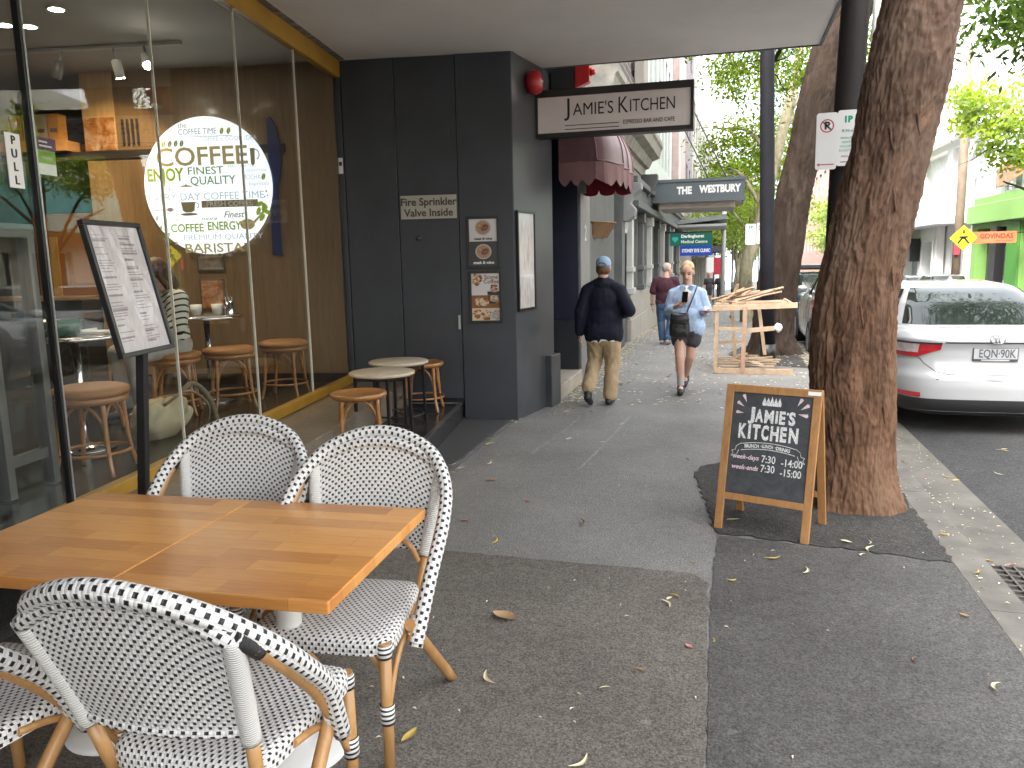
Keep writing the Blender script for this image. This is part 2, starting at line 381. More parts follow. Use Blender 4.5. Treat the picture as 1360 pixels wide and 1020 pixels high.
for y0, y1 in zip(ky, ky[1:]):
    g0, g1 = gz(y0), gz(y1); e = .006
    b.hexa([(1.25, y0+e, g0-.2), (1.45, y0+e, g0-.2), (1.45, y1, g1-.2), (1.25, y1, g1-.2), (1.25, y0+e, g0+.003), (1.43, y0+e, g0+.0), (1.43, y1, g1+.0), (1.25, y1, g1+.003)])
struct('kerb', b, M_conc)
sheet('far_kerb', 9.4, 9.6, YS, .002, M_conc); sheet('far_footpath', 9.6, 12.6, YS, 0, A_mid)
# patches of newer asphalt, each a sheet over the footpath
def wobble(poly, amp, step=.05, seed=0):
    out = []; r = random.Random(seed)
    for (a, c) in zip(poly, poly[1:]+poly[:1]):
        L = math.hypot(c[0]-a[0], c[1]-a[1]); n = max(1, int(L/step))
        for i in range(n):
            t = i/n; out.append((a[0]+(c[0]-a[0])*t+r.uniform(-amp, amp), a[1]+(c[1]-a[1])*t+r.uniform(-amp, amp)))
    return out
def patch(name, poly, z, m, amp=.008):
    P = wobble(poly, amp, seed=len(name)); b = MB(); b.add([(x, y, z) for x, y in P], [tuple(range(len(P)))]); return struct(name, b, m)
patch('footpath_patch', [(-3.2, -6), (-.03, -6), (-.025, 2.4), (-.05, 4.05), (-.12, 4.16), (-1.0, 4.19), (-2.15, 4.24), (-3.2, 4.2)], .004, A_brown)
patch('footpath_trench_patch', [(-.012, -6), (1.246, -6), (1.246, 4.62), (-.0, 4.80), (-.03, 4.1)], .004, A_dark)
patch('tree_pit_ground', [(-.02, 4.84), (1.246, 4.60), (1.246, 7.0), (.3, 6.9), (-.15, 6.4), (-.20, 6.2)], .008, A_pit, .02)
patch('footpath_crack_sealant', [(-1.125, 6.1), (-1.11, 6.1), (-1.045, 6.8), (-.99, 7.5), (-.945, 8.4), (-.957, 8.4), (-1.01, 7.5), (-1.065, 6.8)], .0045, mat('pale_sealant', (.24, .235, .225), .8), .010)
patch('footpath_scratch_mark', [(-1.62, 6.6), (-1.60, 6.6), (-1.50, 7.6), (-1.45, 8.6), (-1.465, 8.6), (-1.515, 7.6)], .0045, MATS['pale_sealant'], .012)
patch('second_tree_pit_ground', [(.2, 13.0), (1.246, 12.4), (1.246, 15.6), (.4, 15.4), (.1, 14.2)], .005, A_pit, .03)
# cast iron drain grate in the gutter
t = thing('drain_grate', 'rusty cast iron drain grate set in the concrete gutter', 'drain grate', (1.62, 4.45, -.085))
M_iron = mat('rusty_iron', (.10, .085, .075), .6, metal=.4, var=.3, vs=20, bmp=.3)
b = MB(); z0, z1 = -.084, -.070
for i in range(7): x = 1.42+i*.062; b.box((x, 4.10, z0), (x+.014, 4.82, z1))
for i in range(11): y = 4.10+i*.0715; b.box((1.421, y, z0), (1.805, y+.012, z1-.0015))
b.build('grate_bars', M_iron, t, bev=.002)
b = MB(); b.box((1.41, 4.09, -.0875), (1.815, 4.83, -.0845)); b.build('pit_base', mat('pit_dark', (.05, .047, .043), .9), t)

# ================================================================ CAFE BUILDING
cafe = thing('cafe_building', 'cafe with full height glass front, yellow frame and charcoal entrance pillar under a flat awning', 'building', (OW.x, OW.y, 0), TH)
M_soff = mat('awning_soffit_paint', (.86, .835, .805), .7, var=.05, vs=1.4, bmp=.12, bs=9, bd=.006)
M_yel = mat('mustard_frame_paint', (.36, .20, .022), .42, var=.16, vs=5, bmp=.06)
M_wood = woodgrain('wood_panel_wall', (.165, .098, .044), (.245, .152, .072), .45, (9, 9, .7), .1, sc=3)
M_ceil = mat('cafe_ceiling_paint', (.40, .38, .34), .8, var=.05)
M_floor = mat('polished_dark_floor', (.026, .024, .019), .16, var=.5, vs=1.6, spec=.6)
M_terr = asphalt('terrazzo_step', (.05, .042, .032), (.10, .085, .066), (.24, .20, .15), 75, .32, .4, bs=.05)
M_tile = mat('dark_polished_tile', (.028, .028, .030), .22, var=.35, vs=5)
CEI = 3.77
# soffit: street aligned front and road edges
pts = [(-2.03, 8.83), (.868, 8.80), (.868, -9), (-1.5, -9), (-1.5, -8)]
wl = W(0.02, -16, 0); we_ = W(.02, 0, 0); pc = W(1.80, 0.0, 0)
poly = [(wl.x, wl.y), (.868, wl.y), (.868, 8.80), (-2.03, 8.83), (pc.x+.02, pc.y+.02), (we_.x, we_.y+.02)]
b = MB(); b.prism(poly, (0, 0, 3.75), (1, 0, 0), (0, 1, 0), .30); b.build('awning_soffit', M_soff, cafe)
b = MB(); b.box((.868, wl.y, 3.735), (.895, 8.826, 4.12)); b.box((-2.0, 8.826, 3.742), (.866, 8.846, 4.12)); b.build('awning_fascia', mat('awning_fascia_paint', (.11, .11, .115), .5), cafe)
b = MB()
b.box((.03, -15.8, 3.765), (.10, -.01, 3.79), fr=lambda x, y, z: W(x, y, z-.02)); b.build('stained_cornice_strip', mat('flaking_paint', (.22, .20, .19), .8, var=.7, vs=14), cafe)
# window frame
b = MB(); b.box((-.04, -15.8, 3.575), (.035, -.002, 3.742), fr=W); b.build('window_head', M_yel, cafe, bev=.004)
b = MB(); b.box((-.04, -15.8, .421), (.035, -.002, .50), fr=W); b.build('window_sill', M_yel, cafe, bev=.004)
js = [0, 1.149, 2.30, 3.45, 4.58, 5.75, 6.9, 8.1, 9.3, 11, 13, 15.5]
for i, (a, c) in enumerate(zip(js, js[1:])):
    b = MB(); b.box((-.012, -c+.004, .50), (0, -a-.004, 3.575), fr=W); b.build('glass_pane', M_pglass, cafe)
M_joint = mat('silicone_joint', (.75, .70, .60), .25, var=.1)
for i, a in enumerate(js[1:8]):
    b = MB()
    if i == 3:
        b.box((-.020, -a-.016, .50), (.014, -a-.004, 3.575), fr=W); b.build('door_edge_seal', M_black, cafe)
        b = MB(); b.box((-.020, -a-.002, .50), (.018, -a+.010, 3.575), fr=W); b.build('door_edge_strip', M_alu, cafe)
    else:
        b.box((-.014, -a-.0032, .50), (.004, -a+.0032, 3.575), fr=W); b.build('glass_joint', M_joint, cafe)
# steps in front of the window
b = MB(); b.box((.62, -3.45, .002), (1.21, -.006, .181), fr=W); b.build('tiled_step', M_tile, cafe, bev=.006)
b = MB(); b.box((1.165, -3.45, .1815), (1.212, -.006, .1855), fr=W)
for i in range(3): b.box((.62, -.6-i*1.0, .1815), (1.16, -.596-i*1.0, .1825), fr=W)
b.build('step_nosing', mat('step_nosing_strip', (.11, .11, .11), .3, metal=.3), cafe)
b = MB(); b.box((.0, -5.0, .002), (.619, -.006, .42), fr=W); b.build('terrazzo_ledge', M_terr, cafe, bev=.008)
b = MB(); q0 = W(1.213, -.004, 0); q1 = W(1.213, -3.2, 0)
b.add([(q0.x, q0.y, .012), (q1.x, q1.y, .012), (-2.12, q1.y, .012), (-2.12, q0.y+.05, .012)], [(0, 1, 2, 3)])
b.add([(-2.12, q0.y+.05, .012), (-2.12, q1.y, .012), (-2.12, q1.y, .0), (-2.12, q0.y+.05, .0)], [(0, 1, 2, 3)])
b.build('granite_tread', mat('granite_tread', (.085, .084, .083), .35, var=.4, vs=18), cafe)
b = MB(); b.box((-2.16, 4.6, .0125), (-2.122, 7.9, .0165)); b.build('tread_edge_strip', mat('tread_edge', (.15, .15, .145), .5, var=.4, vs=9), cafe)
# charcoal pillar wall with doors
b = MB(); b.box((1.232, -.0, .0), (1.800, .30, 3.752), fr=W); b.build('pillar_face', M_char, cafe, bev=.006)
b = MB(); b.box((-.03, -.004, .40), (.028, .30, 3.752), fr=W); b.build('door_jamb', M_char, cafe, bev=.004)
for a, c, nm in ((.034, .588, 'door_leaf'), (.596, 1.224, 'door_leaf')):
    b = MB(); b.box((a, .012, .235), (c, .05, 3.745), fr=W); d = b.build(nm, M_char, cafe, bev=.004)
    if nm == 'door_leaf' and a > .5:
        b = MB(); b.box((c-.035, -.004, .98), (c-.012, .012, 1.13), fr=W); b.build('door_pull', M_alu, d, bev=.003)
        b = MB(); b.lathe([(.0, 0), (.028, 0), (.028, .012), (0.012, .014)], n=16); pp = [W(a+.1+v[0]+.1, .012-v[2], 2.02-.08+v[1]) for v in b.v]; b.v = [tuple(x) for x in pp]; b.build('lock_plate', mat('lock_metal', (.08, .08, .085), .35, metal=.7), d)
b = MB(); b.box((.034, .055, .18), (1.23, .30, 3.752), fr=W); b.build('door_recess', M_black, cafe)
b = MB(); z3 = 3.752
b.hexa([(-2.102, 8.012, 0), (-1.922, 9.08, 0), (-2.75, 9.08, 0), (-2.75, 8.1, 0), (-2.102, 8.012, z3), (-1.922, 9.08, z3), (-2.75, 9.08, z3), (-2.75, 8.1, z3)][0:8])
b.v = [(x+.003 if i in (0, 4) else x, y+(.004 if i in (0, 4) else 0), z) for i, (x, y, z) in enumerate(b.v)]
b.build('pillar_side', M_charlit, cafe)
b = MB(); b.bar((-1.935, 8.80, .30), (-1.887, 9.085, .30), .09, .60); b.build('plinth_box', M_charlit, cafe, bev=.01)
# upper wall above the awning and rear mass of the building
b = MB(); b.prism([(-12, wl.y), (wl.x-.3, wl.y), (OW.x-.3, OW.y+.4), (-2.9, 8.8), (-2.2, 9.05), (-12, 9.05)], (0, 0, 3.98), (1, 0, 0), (0, 1, 0), 6.5); b.build('upper_wall', mat('dark_upper_render', (.10, .10, .105), .8), cafe)
# interior
b = MB(); b.box((-7.5, -15.8, 3.76), (-.045, 2.6, 3.80), fr=W); b.build('ceiling', M_ceil, cafe)
b = MB(); b.box((-7.5, -15.8, .36), (-.001, 2.6, .40), fr=W); b.build('floor', M_floor, cafe)
b = MB(); b.box((-2.84, .002, .40), (-.045, .12, 3.76), fr=W); ew = b.build('wood_end_wall', M_wood, cafe)
b = MB(); b.box((-2.80, -.018, .40), (-.05, -.002, .52), fr=W); b.build('skirting', mat('dark_skirting', (.035, .018, .010), .4), cafe)
b = MB(); b.box((-2.84, -.012, 2.947), (-2.47, -.002, 3.758), fr=W)  # spotlit stretch of the end wall, its glow painted as paler wood
M_litwood = woodgrain('spotlit_wood', (.46, .27, .11), (.60, .38, .17), .4, (9, 9, .7), .1, sc=3); b.build('spotlit_wall_board', M_litwood, cafe)
M_inner = mat('cafe_back_wall', (.11, .075, .045), .7, var=.3, vs=1)
b = MB(); b.box((-7.6, -15.8, .4), (-7.5, 2.6, 3.76), fr=W); b.box((-7.5, 2.45, .4), (-.045, 2.6, 3.76), fr=W); b.box((-7.5, -15.9, .4), (0, -15.8, 3.76), fr=W); b.build('back_wall', M_inner, cafe)
M_brown = mat('orange_brown_board', (.16, .065, .014), .45, var=.15, vs=2)
b = MB(); b.box((-3.60, .05, 1.32), (-2.84, .12, 2.30), fr=W); b.build('brown_partition', M_brown, cafe, bev=.004)
b = MB(); b.box((-3.42, .03, 1.0), (-3.33, .12, 2.05), fr=W); b.build('partition_post', mat('mustard_post', (.25, .14, .03), .5), cafe)
b = MB(); b.box((-5.6, -.3, .40), (-2.86, .25, 1.36), fr=W); b.build('counter', mat('dark_counter', (.02, .017, .015), .5), cafe, bev=.01)
b = MB(); b.box((-5.6, -.33, 1.361), (-2.86, .28, 1.40), fr=W); b.build('counter_top', mat('counter_top', (.22, .14, .08), .3), cafe, bev=.005)
b = MB(); b.box((-5.4, -.12, 2.95), (-2.99, .22, 3.06), fr=W); b.build('product_shelf', mat('orange_shelf', (.50, .24, .07), .45), cafe, bev=.004)
b = MB(); b.box((-5.4, -.02, 2.86), (-.6, .0, 2.945), fr=W); b.build('picture_rail', mat('dark_rail', (.03, .025, .02), .5), cafe)
# aluminium inner door
idoor = thing('aluminium_inner_door', 'grey aluminium framed glass door standing inside the cafe entrance', 'door', W(-.62, -4.1, .4), TH)
b = MB()
for y in (-4.86, -4.30, -3.94): b.box((-.66, y, .41), (-.58, y+.055, 1.94), fr=W)
b.box((-.66, -4.87, 1.88), (-.58, -3.88, 1.96), fr=W); M_alud = mat('dull_aluminium', (.17, .17, .165), .4, metal=.6, var=.1); b.build('door_frame', M_alud, idoor, bev=.003)
b = MB(); b.box((-.64, -4.29, .58), (-.60, -3.94, .64), fr=W); b.build('bottom_rail', M_alud, idoor)
b = MB(); b.box((-.625, -4.80, .45), (-.615, -3.95, 1.88), fr=W); b.build('glass_pane', M_pglass, idoor)
# ceiling lamps
M_lamp = mat('lamp_glow', (1, .86, .62), emit=14); M_spotglow = mat('spotlight_glow', (1, .92, .8), emit=26)
for i, (x, y) in enumerate([(-1.63, -1.98), (-2.33, -1.68), (-2.16, -1.60), (-3.2, -4.0), (-4.6, -2.6)]):
    lab = ['round recessed downlight in the cafe ceiling above the pull door', 'left one of a pair of touching downlights in the cafe ceiling', 'right one of a pair of touching downlights in the cafe ceiling', 'deep ceiling downlight near the cafe entrance', 'deep ceiling downlight towards the back of the cafe'][i]
    t = thing('downlight', lab, 'ceiling light', W(x, y, 3.76), TH, 'recessed downlights in the cafe ceiling')
    p = W(x, y, 3.752); b = MB(); b.lathe([(.055, 0), (.055, .006)], p, 20); b.build('lamp', M_lamp, t)
    b = MB(); b.lathe([(.056, .002), (.072, .0), (.074, .008)], p, 20, caps=False); b.build('trim_ring', M_white, t)
    L = bpy.data.lights.new('downlight_lamp', 'SPOT'); L.energy = 6; L.spot_size = R(110); L.spot_blend = .6; L.color = (1, .82, .58); L.shadow_soft_size = .05
    lo = bpy.data.objects.new('downlight_lamp', L); COL.objects.link(lo); lo.location = p-Vector((0, 0, .03)); lo.parent = None
t = thing('light_track', 'white lighting track on the cafe ceiling carrying the spotlights', 'light track', W(-2.2, -.93, 3.74), TH)
b = MB(); b.box((-5.6, -.955, 3.725), (-1.15, -.92, 3.758), fr=W); b.build('rail', mat('track_white', (.5, .48, .44), .4), t)
for i, (x, tilt, lab, sh) in enumerate([(-2.35, (-.25, -.1), 'grey spotlight on the track pointing away to the back', 0), (-1.83, (.03, .25), 'white spotlight on the track pointing down at the wood wall', 1), (-1.52, (.55, -.75), 'spotlight at the track end shining straight out to the street', 1)]):
    t = thing('track_spotlight', lab, 'spotlight', W(x, -.94, 3.72), TH, 'spotlights on the cafe ceiling track')
    a = W(x, -.94, 3.725); q = W(x+tilt[0]*.10, -.94+tilt[1]*.10, 3.62); d = Vector((0, 0, 0)); e = q+(W(tilt[0], tilt[1], -.9)-W(0, 0, 0)).normalized()*.15
    b = MB(); b.tube([a, q], .012, 8); b.build('stem', M_alu, t)
    b = MB(); b.tube([q-(e-q)*.1, q, e], [.025, .045, .045], 14); b.build('housing', mat('spot_grey', (.10, .095, .09), .4) if i == 0 else M_white, t)
    b = MB(); b.tube([e, e+(e-q).normalized()*.006], .038, 14); b.build('lamp', M_spotglow if sh else M_black, t)
    L = bpy.data.lights.new('spot_lamp', 'SPOT'); L.energy = 11; L.spot_size = R(75); L.spot_blend = .7; L.color = (1, .74, .42); L.shadow_soft_size = .03
    lo = bpy.data.objects.new('spot_lamp', L); COL.objects.link(lo); lo.location = e+(e-q).normalized()*.03
    aim = W(-3.0, -.4, 2.4) if i == 0 else (W(-2.6, .1, 2.6) if i == 1 else W(-.8, -2.2, .4)); lo.rotation_euler = (lo.location-aim).to_track_quat('Z', 'Y').to_euler()

# ================================================================ FACADES
def facade(root, name, X, y0, y1, z0, z1, m, openings=(), out=1, depth=.18, pane=None, frame=None, thick=.35, sill=None, mull=(1, 1)):
    """wall on the plane x=X facing +x (out=1) or -x (out=-1); openings (ya, yb, za, zb) become recessed windows, each a part"""
    ys = sorted({y0, y1, *[o[0] for o in openings], *[o[1] for o in openings]}); zs = sorted({z0, z1, *[o[2] for o in openings], *[o[3] for o in openings]})
    b = MB()
    for ya, yb in zip(ys, ys[1:]):
        for za, zb in zip(zs, zs[1:]):
            cy, cz = (ya+yb)/2, (za+zb)/2
            if any(o[0] < cy < o[1] and o[2] < cz < o[3] for o in openings): continue
            q = [(X, ya, za), (X, yb, za), (X, yb, zb), (X, ya, zb)]; b.add(q if out > 0 else q[::-1], [(0, 1, 2, 3)])
    for (ya, yb, za, zb) in openings:
        xi = X-out*depth
        for (p, q) in (((ya, za), (yb, za)), ((yb, za), (yb, zb)), ((yb, zb), (ya, zb)), ((ya, zb), (ya, za))):
            b.add([(X, p[0], p[1]), (X, q[0], q[1]), (xi, q[0], q[1]), (xi, p[0], p[1])], [(0, 1, 2, 3) if out < 0 else (3, 2, 1, 0)])
    xb = X-out*6
    for (ya, yb) in ((y0, y0), (y1, y1)): b.add([(X, ya, z0), (xb, ya, z0), (xb, ya, z1), (X, ya, z1)], [(0, 1, 2, 3)])
    b.add([(X, y0, z1), (X, y1, z1), (xb, y1, z1), (xb, y0, z1)], [(0, 1, 2, 3)])
    o_ = b.build(name, m, root)
    for (ya, yb, za, zb) in openings:
        b = MB(); xi = X-out*depth; f = .05
        for i in range(mull[0]+1):
            y = ya+(yb-ya-f)*i/mull[0]; b.box((min(xi, xi+out*.05), y, za), (max(xi, xi+out*.05), y+f, zb))
        for j in range(mull[1]+1):
            z = za+(zb-za-f)*j/mull[1]; b.box((min(xi, xi+out*.047), ya+.001, z), (max(xi, xi+out*.047), yb-.001, z+f))
        fr_ = b.build('window', frame or M_white, root)
        b = MB(); b.add([(xi+out*.012, ya, za), (xi+out*.012, yb, za), (xi+out*.012, yb, zb), (xi+out*.012, ya, zb)], [(0, 1, 2, 3) if out > 0 else (3, 2, 1, 0)]); b.build('pane', pane or M_dglass, fr_)
        if sill:
            b = MB(); b.box((min(X, X+out*.08), ya-.06, za-.1), (max(X-out*.0, X+out*.08), yb+.06, za-.002)); b.build('sill', sill, fr_)
    return o_
XL = -1.87
M_grey = mat('grey_render', (.17, .167, .155), .75, var=.2, vs=2, bmp=.15, bs=30)
M_greyd = mat('grey_green_trim', (.085, .09, .088), .6, var=.2, vs=3)
M_pale = mat('pale_trim_paint', (.42, .42, .40), .55, var=.12, vs=3)
M_beige = mat('beige_plinth', (.30, .275, .235), .75, var=.15, vs=2, bmp=.1)
M_brickp = bricks('purple_brick', (.075, .05, .05), (.12, .085, .08), (.34, .32, .30), 1, .46, .155)
M_brickf = bricks('violet_brick', (.16, .13, .14), (.22, .18, .19), (.30, .28, .28))
M_navy = mat('navy_door_paint', (.016, .019, .038), .4, var=.15); M_navyl = mat('charcoal_kick_paint', (.022, .025, .03), .45, var=.2)
# old grey terrace
terr = thing('grey_terrace_building', 'old grey rendered terrace with heavy cornice, fluted shutter and recessed navy doorway', 'building', (XL, 10.7, 0))
b = MB(); b.box((-2.75, 9.07, .0), (-1.86, 10.66, .19)); b.build('doorstep', M_stone, terr, bev=.012)
b = MB(); b.box((-2.8, 9.08, .19), (-2.74, 10.66, 3.3)); b.build('navy_door', M_navy, terr)
b = MB(); b.box((-2.74, 10.60, .86), (-1.90, 10.66, 3.3)); b.build('navy_reveal', M_navy, terr)
b = MB(); b.box((-2.74, 10.585, .19), (-1.895, 10.66, .859)); b.build('kick_panel', M_navyl, terr, bev=.004)
b = MB(); b.box((-2.8, 9.08, 3.3), (-1.9, 10.66, 4.05)); b.box((-1.899, 9.0, 3.42), (-1.63, 9.12, 4.0)); b.build('door_head', M_black, terr)
b = MB(); b.box((-2.6, 10.661, 0), (XL, 11.42, 4.0)); b.build('rendered_pier', M_grey, terr, bev=.01)
b = MB(); b.box((-1.92, 10.61, 2.55), (-1.80, 10.95, 2.95)); b.build('pier_block', M_grey, terr, bev=.01)
b = MB(); b.text('2', .30, (XL+.002, 11.02, 2.03), (0, 1, 0), (0, 0, 1), bold=.004); b.build('house_number', M_pale, terr)
# fluted shutter
b = MB(); N = 60
b.grid(lambda u, v: (XL-.16+.05*math.sin(u*N*2*math.pi/2), 11.42+u*3.5, 0.0+v*4.0), N*6, 1, sm=True); b.build('fluted_shutter', mat('shutter_grey', (.115, .118, .110), .55, var=.12), terr)
b = MB(); b.box((-2.5, 14.92, 0), (XL+.03, 15.35, 4.0)); b.box((-2.4, 15.351, 0), (XL-.05, 16.2, 4.0)); b.build('dark_pier', M_greyd, terr, bev=.01)
b = MB()
prof = [(0, 0), (.10, .0), (.22, .10), (.24, .22), (.14, .34), (.20, .46), (.34, .58), (.34, .70), (0, .70)]
b.prism(prof, (XL+.03, 15.3, 2.35), (1, 0, 0), (0, 0, 1), .34); b.build('bracket', mat('bracket_grey', (.20, .20, .20), .6), terr, bev=.02)
b = MB()
for (p, q) in [((15.36, 2.2), (15.9, 2.2)), ((15.9, 2.2), (16.15, 2.5)), ((16.15, 2.5), (16.15, 3.1)), ((16.15, 3.1), (15.9, 3.35))]: b.bar((XL-.02, p[0], p[1]), (XL-.02, q[0], q[1]), .05, .08)
b.build('hexagonal_moulding', M_pale, terr)
wn = [(16.35+i*2.15, 16.35+i*2.15+1.7, .98, 2.55) for i in range(8)]
facade(terr, 'ground_floor_wall', XL-.03, 16.2, 33.6, -.9, 4.0, M_grey, wn, 1, .25, M_dglass, M_greyd)
b = MB(); b.box((XL-.029, 16.21, -.9), (XL+.06, 33.5, .42)); b.box((XL-.028, 16.21, .421), (XL+.03, 33.5, .96)); b.build('plinth', M_beige, terr, bev=.012)
for i in range(9):
    y = 16.25+i*2.15-.05
    b = MB(); x0 = XL-.028
    b.box((x0, y-.16, .961), (XL+.09, y+.16, 2.62)); b.box((x0, y-.20, 1.4), (XL+.12, y+.20, 1.5)); b.box((x0, y-.20, 2.45), (XL+.13, y+.20, 2.66)); b.box((x0, y-.22, .962), (XL+.13, y+.22, 1.08))
    b.build('pilaster', M_pale if i % 2 == 0 else M_greyd, terr, bev=.01)
b = MB(); b.box((XL-.028, 16.0, 2.67), (XL+.22, 33.5, 2.80)); b.box((XL-.027, 16.05, 2.801), (XL+.10, 33.45, 3.15)); b.box((XL-.028, 16.0, 3.151), (XL+.20, 33.5, 3.27)); b.build('shopfront_fascia', M_greyd, terr, bev=.015)
b = MB(); cp = [(0, 0), (.10, 0), (.14, .16), (.22, .18), (.30, .34), (.46, .40), (.50, .58), (.54, .62), (.54, .72), (0, .78)]
b.prism(cp, (XL-.1, 19.3, 3.55), (1, 0, 0), (0, 0, 1), 8.2); b.build('cornice', mat('weathered_cornice', (.25, .235, .20), .8, var=.35, vs=5, bmp=.3, bs=20), terr)
b = MB(); b.prism([(0, 0), (.12, 0), (.30, .22), (.44, .5), (.44, .62), (0, .62)], (XL-.1, 19.25, 2.95), (1, 0, 0), (0, 0, 1), .35); b.build('cornice_bracket', mat('cornice_bracket_dark', (.07, .07, .068), .7), terr, bev=.01)
facade(terr, 'upper_brick_wall', XL-.05, 11.0, 19.2, 4.33, 11, M_brickp, [(12.2, 13.4, 5.4, 7.6), (14.6, 15.8, 5.4, 7.6), (17, 18.2, 5.4, 7.6)], 1, .2, M_dglass, M_pale)
b = MB(); b.box((XL-.049, 17.6, 4.4), (XL+.16, 18.5, 6.2)); b.build('rendered_quoin', M_beige, terr, bev=.015)
b = MB(); b.box((XL-.1, 11, 11.0), (XL+.35, 19.2, 11.5)); b.build('parapet', M_beige, terr)
# pale building behind the hotel awning
pb = thing('pale_office_building', 'pale green white building with tall dark windows above the hotel awning', 'building', (XL, 24, gz(24)))
wn = [(20.3+i*1.35, 20.3+i*1.35+.85, 4.3+j*4.2, 7.6+j*4.2) for i in range(6) for j in range(3)]
facade(pb, 'wall', XL+.02, 19.4, 28.9, 3.28, 17, mat('pale_green_render', (.58, .61, .57), .7, var=.06), wn, 1, .15, M_dglass, M_pale, mull=(1, 3))
# brick building
bb = thing('violet_brick_building', 'violet brick building with a pink rendered edge further down the footpath', 'building', (XL, 38, gz(38)))
wn = [(36+i*3, 37.4+i*3, 4.0+j*3.4, 6.0+j*3.4) for i in range(3) for j in range(4)]
facade(bb, 'wall', XL+.05, 33.7, 46, -2, 19, M_brickf, wn, 1, .2, M_dglass, M_pale)
b = MB(); b.box((XL-.2, 29.0, 3.28), (XL+.25, 33.65, 19)); b.build('pink_pilaster', mat('pink_render', (.45, .33, .31), .75), bb)
b = MB(); b.box((XL-.2, 29.2, 3.6), (XL+.27, 30.0, 18)); b.build('edge_strip', mat('cream_edge', (.60, .55, .50), .7), bb)
# shops further on
fb = thing('cream_shop_building', 'cream and yellow shop building far along the footpath', 'building', (XL, 60, gz(60)))
wn = [(48+i*4, 50.8+i*4, -1.1, 1.5) for i in range(9)]+[(48+i*4, 50+i*4, 5+j*3.5, 7+j*3.5) for i in range(9) for j in range(2)]
facade(fb, 'wall', XL+.03, 46.1, 88, -4, 13, mat('cream_yellow_render', (.34, .32, .28), .7), wn, 1, .3, M_dglass, M_black)
b = MB(); b.box((XL+.035, 46.3, 1.9), (XL+1.9, 87, 2.2)); b.build('street_awning', mat('dark_awning', (.05, .04, .045), .7), fb)
fb2 = thing('grey_corner_building', 'grey building closing the far end of the footpath', 'building', (XL, 110, gz(110)))
facade(fb2, 'wall', XL+.3, 88.2, 150, -6, 15, mat('mid_grey_render', (.33, .33, .34), .7), [(92+i*6, 95+i*6, 0, 3) for i in range(9)], 1, .3, M_pal, M_white)

# ---- across the road
XR = 12.6
M_wht = mat('white_render', (.70, .70, .69), .6, var=.05, vs=1); M_wg = mat('pale_grey_panel', (.48, .49, .50), .5, var=.08, vs=1)
M_green = mat('lime_green_paint', (.13, .25, .065), .5, var=.08); M_greend = mat('bright_green_door_paint', (.04, .16, .02), .45, var=.1)
g0 = gz(43)
gr = thing('green_restaurant_building', 'lime green fronted restaurant with rust coloured screen across the road', 'building', (XR, 43, g0))
facade(gr, 'shop_wall', XR, 38.6, 47.2, -1.6, 4.3, M_green, [(38.9, 39.9, -1.0, 2.9), (41.7, 46.3, -.5, 2.75)], -1, .5, M_dglass, M_green)
b = MB(); b.box((XR-.35, 38.7, 3.0), (XR-.002, 47.1, 3.9)); b.build('fascia', M_green, gr, bev=.02)
b = MB(); b.box((XR-.06, 40.0, -1.2), (XR-.002, 41.6, 2.9)); b.build('green_door', M_greend, gr, bev=.01)
b = MB(); b.box((XR-.2, 42.6, -1.0), (XR+.2, 43.6, 2.75)); b.build('doorway', M_black, gr)
facade(gr, 'upper_wall', XR+1.2, 38.6, 47.2, 4.3, 7.2, mat('grey_glass_wall', (.28, .30, .33), .4), [(39.2, 46.6, 4.6, 6.3)], -1, .1, M_pal, M_wg, mull=(6, 2))
b = MB(); b.bar((XR+.9, 47.0, 5.25), (XR+.9, 38.7, 6.2), .06, 1.0); b.build('rust_screen', mat('rust_panel', (.28, .12, .06), .7, var=.2), gr)
b = MB()
for i in range(8): b.box((XR-.1, 38.8+i*1.16, 4.31), (XR-.05, 38.85+i*1.16, 5.3))
b.box((XR-.11, 38.8, 5.3), (XR-.04, 47.0, 5.36)); b.build('balcony_rail', M_alu, gr)
wb = thing('white_modern_building', 'white modern building with slanted braces beside the green restaurant', 'building', (XR, 55, gz(55)))
facade(wb, 'shop_wall', XR, 47.3, 64, -2.4, 3.4, M_wht, [(48.6, 51.2, -1.3, 2.2), (53.5, 58.2, -1.6, 2.3), (59.2, 63.5, -1.6, 2.3)], -1, .6, M_pal, M_wg)
b = MB(); b.box((XR-1.6, 47.4, 3.1), (XR-.002, 63.9, 3.5)); b.build('awning', mat('grey_awning_metal', (.38, .39, .40), .5), wb, bev=.02)
facade(wb, 'upper_wall', XR+.6, 47.3, 64, 3.4, 13.5, M_wht, [(48.2, 54.6, 4.2, 7.8), (55.6, 63, 4.2, 7.8), (48.4, 63, 9.2, 11.8)], -1, .5, mat('pale_panel', (.55, .57, .58), .5), M_wht, mull=(5, 1))
b = MB(); b.bar((XR+.3, 48.3, 7.8), (XR+.3, 54.4, 4.2), .2, .3); b.bar((XR+.3, 62.8, 7.8), (XR+.3, 55.8, 4.2), .2, .3); b.build('brace', M_wht, wb)
b = MB(); b.box((XR-.6, 47.2, 8.2), (XR+.7, 64, 8.7)); b.build('roof_ledge', M_wht, wb, bev=.03)
b = MB(); b.box((XR-.65, 58.5, 1.0), (XR-.05, 60.5, 2.5)); b.build('black_blind', M_black, wb)
for y in (52.2, 53.0): 
    b = MB(); b.box((XR-.5, y, -2.2), (XR-.1, y+.4, 3.1)); b.build('column', M_wht, wb)
db = thing('grey_shop_building', 'grey shops past the white modern building across the road', 'building', (XR, 75, gz(75)))
facade(db, 'wall', XR+.2, 64.2, 100, -4, 11, mat('far_grey_render', (.42, .42, .43), .7), [(66+i*5, 69.5+i*5, -2.2, 1.2) for i in range(6)]+[(66+i*5, 68.5+i*5, 5, 8) for i in range(6)], -1, .3, M_dglass, M_white)
